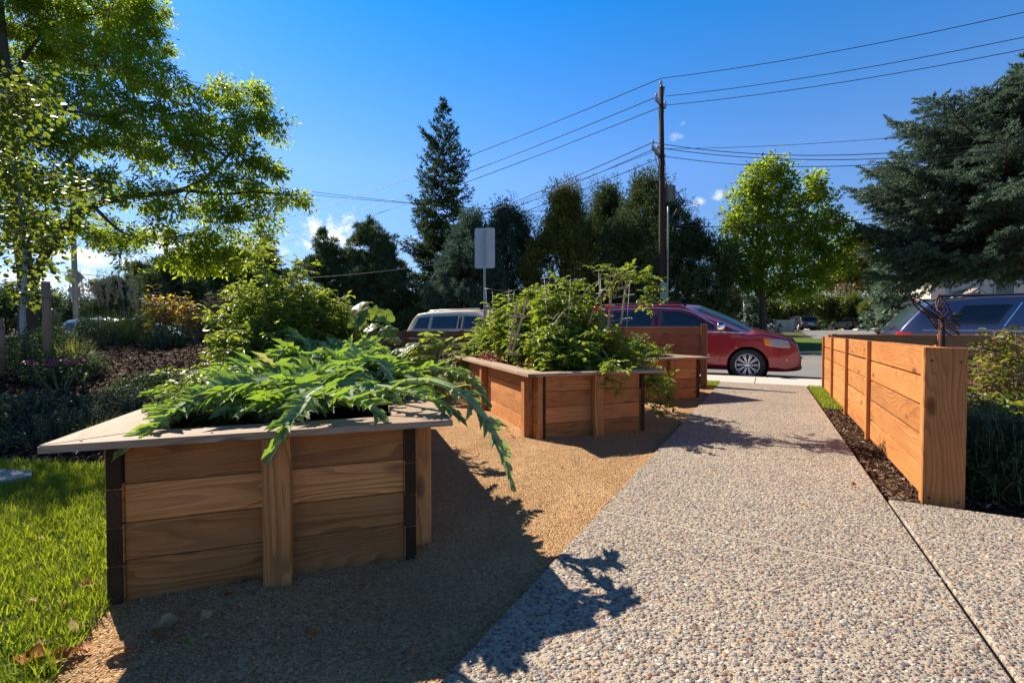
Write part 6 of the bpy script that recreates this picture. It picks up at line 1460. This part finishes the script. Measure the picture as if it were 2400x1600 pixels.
q = at(1440, 640, 5.15); cage((q[0], q[1], .5), .24, q[2]-.5, .5, 'rightmost tall wire tomato cage under the bent dead stems')
q = at(1172, 681, 6.2); cage((q[0], q[1], .5), .22, q[2]-.5, .5, 'leftmost wire tomato cage leaning outward behind the trellis')
def trellis(label, rails, bars, r=.011):
    O = rails[0][0]; root = empty('wooden_trellis', O, label, 'trellis', 'pale wooden trellises')
    for a, b in rails:
        d = b-a; l = np.linalg.norm(d); d = d/l; s_ = nrm(np.cross(d, [0, 1, 0])); mb = MB(); mb.box(a-O, d, s_, np.cross(d, s_), (0, -r, -r*.6), (l, r, r*.6), .002, grain=0); mb.build('rail', M['lath'], root)
    for a, b in bars:
        d = b-a; l = np.linalg.norm(d); d = d/l; s_ = nrm(np.cross(d, [0, 1, 0])); mb = MB(); mb.box(a-O-np.array([0, .012, 0]), d, s_, np.cross(d, s_), (0, -r*1.05, -r*.6), (l, r*1.05, r*.6), .002, grain=0); mb.build('crossbar', M['lath'], root)
Yt = 4.95
trellis('narrow A-shaped trellis of pale laths near the left rim of the middle planter', [(at(1191, 832, Yt), at(1213, 704, Yt+.1)), (at(1199, 832, Yt), at(1236, 700, Yt+.1))], [(at(1194, 743, Yt+.05), at(1243, 740, Yt+.05)), (at(1189, 784, Yt), at(1226, 787, Yt)), (at(1184, 827, Yt-.02), at(1222, 830, Yt-.02))])
trellis('tall trellis of pale laths inside the rightmost tomato cage', [(at(1424, 780, 5.0), at(1434, 664, 5.1)), (at(1455, 760, 5.0), at(1469, 656, 5.1))], [(at(1418, 716, 5.0), at(1440, 716, 5.0)), (at(1446, 676, 5.05), at(1474, 674, 5.05))])
trellis('small far trellis of pale laths left of the leaning cage', [(at(1136, 770, 6.9), at(1140, 724, 6.9)), (at(1146, 770, 6.9), at(1149, 722, 6.9))], [(at(1132, 752, 6.88), at(1155, 749, 6.88))])
# red lettuce along the left rim
rng = np.random.default_rng(250)
for k, (w, a, lab) in enumerate(((.17, .60, 'red leafy plant sticking up near the left rim of the middle planter'), (.15, 1.75, 'clump of red lettuce by the left rim of the middle planter'), (.15, 2.15, 'farther clump of red lettuce by the left rim'))):
    c = l2(w, a, .5); bushy('red_lettuce', lab, c, stems_in(rng, 10, c, .10, .20 if k else .26, .5), 60, .045, .6, 251+k, T_FOLD, 'lettuce', 'redstem', 3, spread=.03, group='red lettuces')
# smallest planter
for k, (w, a, h, r, nl, mt, lab) in enumerate(((.30, .42, .40, .30, 360, 'kale', 'bushy pale-flecked green plant in the smallest planter'), (.85, .8, .30, .22, 160, 'tomato', 'low plant at the back of the smallest planter'))):
    c = l3(w, a, .5); bushy('leafy_plant', lab, c, stems_in(rng, 16, c, r, h, .5), nl, .055, .62, 261+k, T_ROUND, mt, 'stem', 3, spread=.05)

# ---- bed behind the right fence
def X_(u, Y): return (u-1200)/FPX*Y
rng = np.random.default_rng(270)
c = np.array([X_(2325, 3.75), 3.75, 0.0]); ss = []
for (u, v, Y) in ((2296, 800, 3.7), (2330, 775, 3.8), (2352, 768, 3.8), (2380, 780, 3.7), (2400, 800, 3.9), (2420, 780, 3.9), (2290, 850, 3.6), (2365, 830, 3.6), (2400, 860, 3.6), (2312, 830, 3.9)):
    e = at(u, v, Y); ss.append([c + rng.normal(0, .03, 3)*[1, 1, 0], (c+e)/2 + rng.normal(0, .05, 3), e])
bushy('leafy_shrub', 'airy shrub with glossy yellow-green leaves and reddish stems behind the fence end', c, ss, 330, .058, .5, 271, T_FOLD, 'serviceberry', 'redstem', 3, cat='shrub', spread=.05, stem_r=.006, t0=.4)
c = np.array([3.62, 3.35, 0.0]); bushy('leafy_perennial', 'low broad-leaved plant at the foot of the airy shrub', c, stems_in(rng, 26, c, .36, .56, 0), 300, .075, .6, 272, T_FOLD, 'serviceberry', 'stem', 3, spread=.06, t0=.45)
c = np.array([X_(2420, 3.5), 3.5, 0.0]); bushy('leafy_perennial', 'low leafy plant at the right edge below the pink flowers', c, stems_in(rng, 22, c, .40, .50, 0), 240, .07, .6, 273, T_FOLD, 'serviceberry', 'stem', 3, spread=.06, t0=.45)
def sedum(label, c, r, h, n, seed, group='pink flowering sedums'):
    rng = np.random.default_rng(seed); c = np.array(c, float); root = empty('sedum_plant', c, label, 'flower', group); st = []; PP = []; LV = []
    for k in range(n):
        a = rng.random()*6.283; rr_ = r*math.sqrt(rng.random()); e = np.array([math.cos(a)*rr_, math.sin(a)*rr_, h*rng.uniform(.8, 1.05)]); st.append((bez([e*[.3, .3, 0], e*[.7, .7, .5], e], 6), .005, .003))
        m = 70; d = sph(rng, m, .5)*np.array([.055, .055, .014]); PP.append((e, d)); LV.append(e*[.8, .8, .6] + rng.normal(0, .05, (9, 3)))
    for e, d in PP:
        q = len(d); leaf_obj('flower_head', e+d, rng.normal(0, 1, (q, 3)), rng.normal(0, .6, (q, 3))+[0, 0, 1], rng.uniform(.010, .018, q), .012, T_DIAMOND, M['sedum'], root, rng=rng)
    P = np.concatenate(LV); q = len(P); leaf_obj('foliage', P, rng.normal(0, 1, (q, 3)), rng.normal(0, .5, (q, 3))+[0, 0, 1], .055, .03, T_FOLD, M['cover'], root, rng=rng)
    V, F = tubes(st, 5); mesh_np('stems', V, F, M['stem'], root, smooth=True)
sedum('pink sedum flowers seen between the shrub stems', (X_(2312, 4.4), 4.4, 0), .16, .60, 7, 281); sedum('pink sedum flowers at the right edge above the silver blades', (X_(2388, 3.9), 3.9, 0), .24, .50, 13, 282)
def tuft(name, label, c, n, L, W, seed, mat, lean=.5, cat='ornamental grass', group=None, plumes=0, pl_h=0.0, spread=.08, part='blades'):
    rng = np.random.default_rng(seed); c = np.array(c, float); root = empty(name, c, label, cat, group)
    az = rng.random(n)*6.283; ln_ = np.abs(rng.normal(0, lean, n)); d0 = np.stack([np.cos(az)*ln_, np.sin(az)*ln_, np.ones(n)], 1); d0 = nrm(d0); LL = L*rng.uniform(.55, 1.1, n)
    b = np.stack([np.cos(az)*spread*rng.random(n), np.sin(az)*spread*rng.random(n), np.zeros(n)], 1); out = np.stack([np.cos(az), np.sin(az), 0*az], 1); s = np.stack([-np.sin(az), np.cos(az), 0*az], 1)
    V = []; K = 5
    for k in range(K):
        t = k/(K-1); p = b + d0*(LL*t)[:, None] + out*(LL*.35*ln_*t*t)[:, None] - np.array([0, 0, 1])*(LL*.45*ln_*t**2.4)[:, None]; w = W*(1-t**2)*.5 + .0004
        V += [p - s*w, p + s*w]
    V = np.stack(V, 1).reshape(-1, 3); i = (np.arange(n)*2*K)[:, None]; F = np.concatenate([np.stack([i[:, 0]+2*k, i[:, 0]+2*k+1, i[:, 0]+2*k+3, i[:, 0]+2*k+2], 1) for k in range(K-1)])
    mesh_np(part, V, F, M[mat], root, rnd=np.repeat(rng.random(n), 2*K))
    if plumes:
        st = []; PP = []; AA = []
        for k in range(plumes):
            a = rng.random()*6.283; h = pl_h*rng.uniform(.8, 1.05); e = np.array([math.cos(a)*.34*h*rng.random(), math.sin(a)*.2*h*rng.random(), h]); e[0] -= .06*h; P = bez([(rng.normal(0, .05), rng.normal(0, .05), 0), e*[.4, .4, .55], e], 10); st.append((P, .0022, .001))
            m = 60; t = rng.random(m); q = P[6] + (P[-1]-P[6])*t[:, None]*1.0 + rng.normal(0, .008, (m, 3)); PP.append(q); AA.append(np.tile(nrm(P[-1]-P[6]), (m, 1)) + rng.normal(0, .35, (m, 3)))
        V, F = tubes(st, 4); mesh_np('plume_stems', V, F, M['plume_stem'], root, smooth=True)
        P = np.concatenate(PP); A = np.concatenate(AA); q = len(P); leaf_obj('plumes', P, A, rng.normal(0, 1, (q, 3)), .05, .008, T_DIAMOND, M['plume'], root, rng=rng)
    return root
M['plume_stem'] = plain('tan_grass_stem', (.38, .27, .14), .7, var=.2)
tuft('silver_grass', 'tuft of silvery grass blades at the right edge above the dark groundcover', (X_(2375, 3.05), 3.05, 0), 420, .52, .006, 290, 'lavender', .45, spread=.2)
tuft('silver_grass', 'smaller tuft of silvery blades left of the other, behind the fence end', (X_(2325, 3.2), 3.2, 0), 200, .44, .005, 291, 'lavender', .5, spread=.12)
def cover(name, label, c, rx, ry, h, n, seed, mat, L=.03, W=.02, group=None, cat='groundcover', flowers=None, zoff=True):
    """low mound of short leafy shoots"""
    rng = np.random.default_rng(seed); c = np.array(c, float); root = empty(name, c, label, cat, group); ns = n//16; st = []; PP = []; AA = []
    for k in range(ns):
        a = rng.random()*6.283; q = math.sqrt(rng.random()); e = np.array([math.cos(a)*rx*q, math.sin(a)*ry*q, h*(1-.75*q**2.2)*rng.uniform(.7, 1.12)+.02]); b = e*[.82, .82, 0]
        gzz = gzs(c[0]+b[0], c[1]+b[1]) - c[2]; b[2] += gzz; e[2] += gzz
        P = bez([b, (b+e)/2 + rng.normal(0, .03, 3), e], 5); st.append((P, .003, .0015)); m = 16; t = rng.uniform(.3, 1, m)
        PP.append(P[0] + (P[-1]-P[0])*t[:, None] + rng.normal(0, .02, (m, 3))); AA.append(rng.normal(0, .8, (m, 3)) + [0, 0, .35])
    P = np.concatenate(PP); A = np.concatenate(AA); q = len(P); leaf_obj('foliage', P, A, rng.normal(0, .5, (q, 3))+[0, 0, 1], L*rng.uniform(.6, 1.3, q), W*rng.uniform(.6, 1.3, q), T_FOLD, M[mat], root, rnd=np.clip(np.repeat(rng.random(ns), 16)*.6+rng.random(q)*.4, 0, 1))
    V, F = tubes(st, 4); mesh_np('stems', V, F, M['stem'], root, smooth=True)
    return root
cover('catmint', 'dark green catmint mound in the shade behind the fence end board', (3.12, 2.78, 0), .40, .34, .44, 4600, 300, 'cover', .034, .022)
cover('catmint', 'catmint mound at the right edge below the silver blades', (X_(2440, 2.95), 2.95, 0), .5, .4, .46, 4200, 301, 'cover', .034, .022)

# ---- left bed
def lb(u, Y): x = X_(u, Y); return np.array([x, Y, gzs(x, Y)])
for k, (u, Y, rx, ry, h, mt, lab) in enumerate(((60, 4.3, .62, .4, .26, 'cover_blue', 'grey-blue groundcover mound round the foot of the pale trunk'), (150, 4.0, .5, .35, .22, 'cover_blue', 'grey-blue groundcover mound at the lawn edge right of the trunk'), (-60, 4.1, .6, .4, .26, 'cover_blue', 'grey-blue groundcover mound at the left edge by the lawn'), (290, 4.6, .5, .35, .16, 'cover_blue', 'small low groundcover behind the planter rim'), (360, 5.0, .5, .35, .16, 'cover', 'dark groundcover patch on the mulch left of the carrot tops'), (150, 5.4, .45, .35, .30, 'cover', 'dark mound of leaves behind the wooden stake'), (40, 5.6, .6, .45, .42, 'cover', 'leafy mound left of the pale trunk'), (225, 6.9, .42, .36, .40, 'cover', 'dark rounded shrub on the berm below the plumes'), (120, 6.2, .5, .4, .36, 'cover', 'dark mound on the berm right of the stake'), (395, 7.1, .4, .35, .3, 'cover', 'dark mound below the orange tinted shrub'))):
    cover('groundcover', lab, lb(u, Y), rx, ry, h, 2600, 310+k, mt, .032, .016, group='groundcover mounds in the left bed')
sedum('magenta sedum flowers beside the wooden stake', lb(140, 5.0), .26, .36, 10, 320)
tuft('grass_clump', 'short grassy clump at the lawn edge by the planter rim', lb(225, 3.9), 320, .24, .007, 321, 'reed', .7, spread=.14); tuft('grass_clump', 'bright green grass clump on the berm left of the orange shrub', lb(292, 7.6), 380, .52, .009, 322, 'reed', .5, spread=.16); tuft('grass_clump', 'dark grass clump behind the stake with lit tips', lb(165, 5.7), 300, .42, .007, 323, 'reed', .55, spread=.14)
for k, (u, Y, n, h, lab) in enumerate(((205, 8.6, 13, 1.28, 'clump of tan feather grass plumes just right of the light pole'), (255, 8.8, 12, 1.25, 'clump of tan feather grass plumes left of the orange shrub'), (300, 8.6, 14, 1.42, 'tallest clump of tan feather grass plumes, above the bright grass'), (335, 8.9, 10, 1.15, 'clump of tan feather grass plumes behind the autumn shrub'), (130, 8.8, 10, .55, 'short pale grass clump left of the light pole'))):
    tuft('feather_grass', lab, lb(u, Y), 260, .7 if k < 4 else .45, .007, 330+k, 'reed', .28, plumes=n, pl_h=h, spread=.14, group='feather grasses on the berm')
for k, (u, Y, r, h, nl, mt, lab) in enumerate(((395, 7.6, .44, .98, 420, 'autumn', 'shrub with yellow and orange turning leaves on the berm'), (300, 8.1, .34, .78, 220, 'autumn', 'smaller autumn-tinted shrub left of the larger one'), (455, 7.9, .30, .7, 200, 'autumn', 'sparse reddish shrub right of the autumn-tinted one'))):
    c = lb(u, Y); bushy('autumn_shrub', lab, c, stems_in(rng, 22, c, r, h, c[2]), int(nl*.9), .056, .62, 340+k, T_ROUND, mt, 'redstem', 3, cat='shrub', spread=.06, t0=.35, group='autumn tinted shrubs')
for k, (u, Y, r, h, lab) in enumerate(((520, 8.0, .30, 1.05, 'upright dark twiggy shrub left of the tall tomato'), (560, 8.6, .34, .8, 'dark twiggy shrub at the low fence behind the tomato'), (470, 9.0, .4, .8, 'dark shrub by the fence behind the autumn shrubs'))):
    c = lb(u, Y); bushy('dark_shrub', lab, c, stems_in(rng, 24, c, r, h, c[2]), 420, .045, .42, 345+k, T_FOLD, 'cover', 'redstem', 3, cat='shrub', spread=.07, t0=.1, group='dark twiggy shrubs')
# wooden tree stakes with a tie wire
def stake(label, u, Y, v0, v1, r):
    b = lb(u, Y); q = at(u-5, v1, Y); root = empty('tree_stake', b, label, 'tree stake', 'wooden tree stakes'); mb = MB(); mb.tube([(0, 0, -.2), tuple((q-b)*.5), tuple(q-b)], [r, r, r*.97], n=14); mb.build('stake', M['stake'], root)
    mb = MB(); qq = (q-b)*.82; mb.tube([(qq[0]+(r+.003)*math.cos(a), (r+.003)*math.sin(a), qq[2]) for a in np.linspace(0, 6.283, 16, endpoint=False)], .004, .004, 5, closed=True); mb.build('tie', M['cable'], root)
stake('round wooden tree stake right of the pale aspen trunk', 112, 5.6, 910, 660, .042); stake('round wooden tree stake cut by the left edge of the picture', 3, 5.4, 920, 745, .040)
# flagstone at the edge of the lawn
st_ = gr(8, 1128); mb = MB(); mb.prism([(-.34, -.10), (-.1, -.17), (.16, -.12), (.20, -.01), (.08, .10), (-.2, .12)], 0, .035); o = mb.build('flagstone', M['stone']); o.location = (st_[0], st_[1], .012); tag(o, 'bluish flagstone lying at the left edge of the lawn', 'stepping stone')

# ------------------------------------------------------------------ rusty wing sculpture on its pipe
Ys = 4.15; sb = np.array([X_(2207, Ys), Ys, 0.0])
sc_ = empty('wing_sculpture', sb, 'rusty openwork metal wings mounted on a pipe behind the fence', 'sculpture')
def s_(x, y, dY=0.0): return at(2050 + x*350/2287, 640 + y*240/1568, Ys+dY) - sb
mb = MB(); mb.tube([(0, 0, 0), tuple(s_(1033, 1000)), tuple(s_(1020, 690))], .0235, .0235, 16); mb.build('pipe', M['rust'], sc_)
def wing(outline, inner, r=.0065):
    mb = MB(); P = bez([s_(*p) for p in outline] + [s_(*outline[0])], 60); mb.tube(P[:-1], r, r, 6, closed=True)
    for seg in inner: mb.tube(bez([s_(*p) for p in seg], 10), r*.75, r*.75, 5)
    mb.build('wing', M['rust'], sc_)
def scales(a, b, c, d, nu, nv, dep):
    """rows of small arcs filling the quad a-b-c-d"""
    out = []; f = lambda u, v: np.array(a)*(1-u)*(1-v) + np.array(b)*u*(1-v) + np.array(c)*u*v + np.array(d)*(1-u)*v
    for i in range(nu):
        for j in range(nv):
            u0, u1 = (i+.1)/nu, (i+.95)/nu; v = (j+.5)/nv; p, q, m = f(u0, v), f(u1, v), f((u0+u1)/2, min(1, v+.5/nv)); out.append([(p[0], p[1], dep), (m[0], m[1], dep-.01), (q[0], q[1], dep)])
    return out
wing([(515, 322, -.30), (760, 430, -.20), (905, 540, -.10), (1045, 700, 0), (930, 690, -.05), (740, 600, -.16), (610, 480, -.25)], [[(515, 325, -.3), (700, 500, -.2), (1000, 690, -.02)], [(560, 400, -.27), (800, 560, -.14), (1020, 700, -.01)]] + scales((700, 480), (1000, 660), (960, 690), (740, 590), 6, 3, -.10))
wing([(985, 325, .22), (1090, 450, .18), (1190, 630, .10), (1210, 700, .06), (1050, 700, 0), (960, 560, .12), (940, 430, .2)], scales((985, 370), (1170, 620), (1060, 690), (955, 500), 5, 4, .14))
wing([(1020, 700, 0), (870, 680, -.10), (780, 620, -.16), (850, 720, -.16), (950, 850, -.14), (1010, 850, -.08), (1040, 780, 0)], scales((860, 680), (1010, 720), (1000, 840), (930, 810), 4, 3, -.10))
wing([(1030, 700, 0), (1190, 690, .10), (1300, 815, .16), (1265, 860, .14), (1290, 940, .13), (1240, 900, .1), (1150, 945, .06), (1060, 850, .02)], scales((1060, 720), (1240, 760), (1270, 900), (1080, 860), 6, 4, .08))

# ------------------------------------------------------------------ grass, chips, loose grains, fallen leaves
def in_poly(poly, C):
    ins = np.zeros(len(C), bool); n = len(poly)
    for a in range(n):
        x1, y1 = poly[a]; x2, y2 = poly[(a+1) % n]; dy = (y2-y1) if y2 != y1 else 1e-9
        ins ^= ((y1 > C[:, 1]) != (y2 > C[:, 1])) & (C[:, 0] < (x2-x1)*(C[:, 1]-y1)/dy + x1)
    return ins
def lawn_blades(poly, lo, hi, n, L, W, seed, mat='grass', z=.006):
    rng = np.random.default_rng(seed); C = rng.random((n, 2))*(np.array(hi)-lo) + lo; C = C[in_poly(poly, C)]
    den = .5 + .5*np.sin(C[:, 0]*9+np.sin(C[:, 1]*7)*2)*np.sin(C[:, 1]*11); C = C[rng.random(len(C)) < .6+.4*den]; n = len(C)
    P = np.column_stack([C, np.full(n, z)]); az = rng.random(n)*6.283; ln_ = np.abs(rng.normal(0, .55, n))
    A = np.stack([np.cos(az)*ln_, np.sin(az)*ln_, np.ones(n)], 1); Nn = np.stack([np.cos(az), np.sin(az), -ln_*.5], 1) + rng.normal(0, .2, (n, 3))
    tint = np.clip(.5 + .22*np.sin(C[:, 0]*3.1+1)*np.sin(C[:, 1]*2.3) + rng.normal(0, .22, n), 0, .999); tint[rng.random(n) < .03] = .99
    return tag(leaf_obj('grass', P, A, Nn, L*rng.uniform(.5, 1.25, n), W*rng.uniform(.7, 1.3, n), T_BLADE, M[mat], rnd=tint), 'green lawn grass', kind='stuff')
lawn_blades(lawn_poly, (-4.6, .75), (-1.2, 3.6), 150000, .060, .0042, 401)
for poly, n, sd in (([tuple(SP(s, p)[:2]) for s, p in ((-2.5, 9.02), (-.80, 9.02), (-.80, 9.72), (-2.5, 9.72))], 26000, 402), ([tuple(SP(s, p)[:2]) for s, p in ((.63, 7.1), (.9, 7.0), (.93, 9.71), (.63, 9.71))], 26000, 403)):
    a = np.array(poly); lawn_blades(poly, a.min(0), a.max(0), n, .055, .006, sd, z=.008)
far_pts = [tuple(SP(s, p)[:2]) for s, p in ((3, 27.1), (16.5, 27.1), (16.5, 39.5), (3, 39.5))]
def chips(poly, lo, hi, n, L, W, seed, mat, name, label, z=None, flat=.35, tm=T_DIAMOND):
    rng = np.random.default_rng(seed); C = rng.random((n, 2))*(np.array(hi)-lo) + lo; C = C[in_poly(poly, C)]; n = len(C)
    Z = (gz(C[:, 0], C[:, 1]) - .004 if z is None else np.full(n, z)) + rng.random(n)*.012
    A = rng.normal(0, 1, (n, 3))*[1, 1, flat]; Nn = rng.normal(0, .35, (n, 3)) + [0, 0, 1]; LL = L*rng.uniform(.35, 1.4, n)
    return tag(leaf_obj(name, np.column_stack([C, Z]), A, Nn, LL, np.minimum(W*rng.uniform(.5, 1.5, n), LL*.8), tm, M[mat], rng=rng), label, kind='stuff')
bed = [(-9, 3.75), (-4.0, 3.48), (-2.6, 3.3), (-2.0, 3.15), (-2.65, 5.0), (-3.3, 7.2), (-3.0, 9.6), (-9, 10.5)]
chips(bed, (-9, 3.1), (-1.9, 10.4), 60000, .075, .022, 411, 'chip', 'bark_mulch', 'shredded bark mulch on the berm')
strip = [tuple(SP(s, p)[:2]) for s, p in ((.612, 3.42), (1.1, 3.5), (1.02, 7.3), (.612, 7.2))]
a = np.array(strip); chips(strip, a.min(0), a.max(0), 26000, .04, .012, 412, 'chip', 'bark_mulch', 'bark mulch strip between path and fence')
rb = [tuple(SP(s, p)[:2]) for s, p in ((1.0, 3.4), (3.6, 3.4), (3.6, 8.4), (1.0, 8.4))]
a = np.array(rb); chips(rb, a.min(0), a.max(0), 22000, .045, .014, 413, 'chip', 'bark_mulch', 'bark mulch in the right bed')
rb = [tuple(SP(s, p)[:2]) for s, p in ((.64, .6), (1.5, .6), (1.5, 1.352), (.64, 1.352))]
a = np.array(rb); chips(rb, a.min(0), a.max(0), 9000, .035, .010, 414, 'chip', 'bark_mulch', 'bark mulch at the lower right corner')
T_GRAIN = (np.array([[0, 0, -.2], [.5, -.5, 0], [1, 0, -.2], [.5, .5, 0], [.5, 0, .35]]), np.array([[0, 1, 4], [1, 2, 4], [2, 3, 4], [3, 0, 4]]))
near_fines = [(-1.15, .9), (-1.30, 1.3), (-1.45, 1.66), (-.4, 2.0), (-.45, 2.6), (-1.4, 5.4), (.2, 4.2), (1.5, 4.5), (2.1, 5.4), tuple(SP(-.79, 5.9)[:2]), tuple(SP(-.79, .8)[:2])]
chips(near_fines, (-1.5, .8), (2.6, 6.0), 60000, .0085, .007, 415, 'pebble', 'gravel_grains', 'loose crusher fines', z=.004, flat=.1, tm=T_GRAIN)
edge = [tuple(SP(s, p)[:2]) for s, p in ((-.784, .8), (-.72, .8), (-.73, 2.5), (-.69, 4.0), (-.74, 5.5), (-.70, 8.5), (-.784, 8.5))]
a = np.array(edge); chips(edge, a.min(0), a.max(0), 16000, .007, .006, 416, 'pebble', 'gravel_grains', 'grit spilled onto the edge of the path', z=.028, flat=.1, tm=T_GRAIN)
# individual dry leaves
rng = np.random.default_rng(420)
T_CURL = (np.array([[0, 0, 0], [.15, -.30, .10], [.35, -.5, .22], [.6, -.36, .18], [.8, -.30, .10], [1, 0, .22], [.8, .30, .12], [.6, .40, .26], [.35, .5, .2], [.15, .28, .05], [.5, 0, 0], [-.35, 0.015, .1], [-.35, -.015, .1]]),
          [np.array([[i, i+1, 10] for i in range(9)] + [[9, 0, 10]])[:, :], np.array([[0, 11, 12]])])
spots = [(140, 1500, .075, 'dryleaf', 'brown curled leaf at the lawn edge, uppermost of the leaf pile'), (128, 1530, .085, 'orangeleaf', 'rust-coloured curled leaf in the pile at the lawn edge'), (112, 1558, .06, 'orangeleaf', 'bright orange leaf at the bottom left corner'), (175, 1535, .06, 'dryleaf', 'tan curled leaf at the right of the leaf pile'), (195, 1480, .06, 'dryleaf', 'pale brown leaf where lawn meets gravel'), (215, 1520, .05, 'orangeleaf', 'small orange leaf on the lit gravel corner'),
         (345, 1478, .085, 'dryleaf', 'large grey-brown leaf in the planter shadow, uppermost of three'), (332, 1510, .08, 'dryleaf', 'large folded tan leaf in the planter shadow'), (395, 1502, .06, 'dryleaf', 'narrow pale leaf standing on edge in the shadow'), (447, 1510, .03, 'tomato', 'small green leaf on the shaded gravel'), (492, 1452, .035, 'dryleaf', 'small brown leaf below the planter front'), (560, 1372, .04, 'dryleaf', 'curled leaf at the foot of the planter front post'), (590, 1380, .035, 'dryleaf', 'curled leaf touching the planter front post'), (545, 1392, .035, 'orangeleaf', 'orange leaf under the planter front wall'), (842, 1360, .022, 'orangeleaf', 'tiny orange leaf on shaded gravel below the right boards'),
         (725, 1486, .03, 'orangeleaf', 'rust leaf alone on the shaded gravel'), (985, 1530, .05, 'dryleaf', 'dark curled leaf on the shaded gravel near the path'), (100, 1270, .03, 'orangeleaf', 'orange leaf lying in the shaded lawn'), (85, 1420, .03, 'dryleaf', 'pale twig-like leaf on the sunlit lawn'), (160, 1210, .025, 'dryleaf', 'small brown leaf in the upper lawn'), (225, 1375, .045, 'dryleaf', 'pale dry leaf against the planter corner'), (145, 1435, .03, 'dryleaf', 'small pale leaf on the lawn above the leaf pile'),
         (1190, 1010, .05, 'dryleaf', 'brown leaf in the litter at the middle planter wall'), (1180, 1000, .05, 'orangeleaf', 'rust leaf in the litter at the middle planter wall'), (1205, 1022, .04, 'dryleaf', 'tan leaf at the foot of the middle planter post'), (1165, 985, .05, 'dryleaf', 'brown leaf halfway along the middle planter wall'), (1720, 920, .05, 'dryleaf', 'tan leaf lying on the far path'), (2008, 1146, .03, 'orangeleaf', 'orange leaf on the path near the mulch strip'), (1925, 1062, .03, 'dryleaf', 'pale leaf on the mulch strip'), (1316, 1095, .03, 'dryleaf', 'small brown leaf on the sunlit gravel'), (2120, 1165, .035, 'dryleaf', 'pale leaf at the foot of the fence end')]
for (u, v, L, mt, lab) in spots:
    p = gr(u, v, .012); on_path = (p @ ES) > -.785; n1 = np.array([[0.0, 0, 0]]); L *= 1.15
    zz = .036 if on_path and -.785 < p @ ES < .6 else (.03 if (p @ ES) < -.785 and p[0] < -1.45 else .014)
    V, F = leaves(n1, rng.normal(0, 1, (1, 3))*[1, 1, .15], rng.normal(0, .3, (1, 3)) + [0, 0, 1], np.array([L]), np.array([L*.75]), (T_CURL[0] + rng.normal(0, .04, T_CURL[0].shape), T_CURL[1]))
    V[:, 2] -= V[:, 2].min(); o = mesh_np('fallen_leaf', V, F, M[mt], rnd=np.full(13, rng.random()*.9)); o.location = (p[0], p[1], zz); tag(o, lab, 'leaf', 'fallen leaves on the ground')
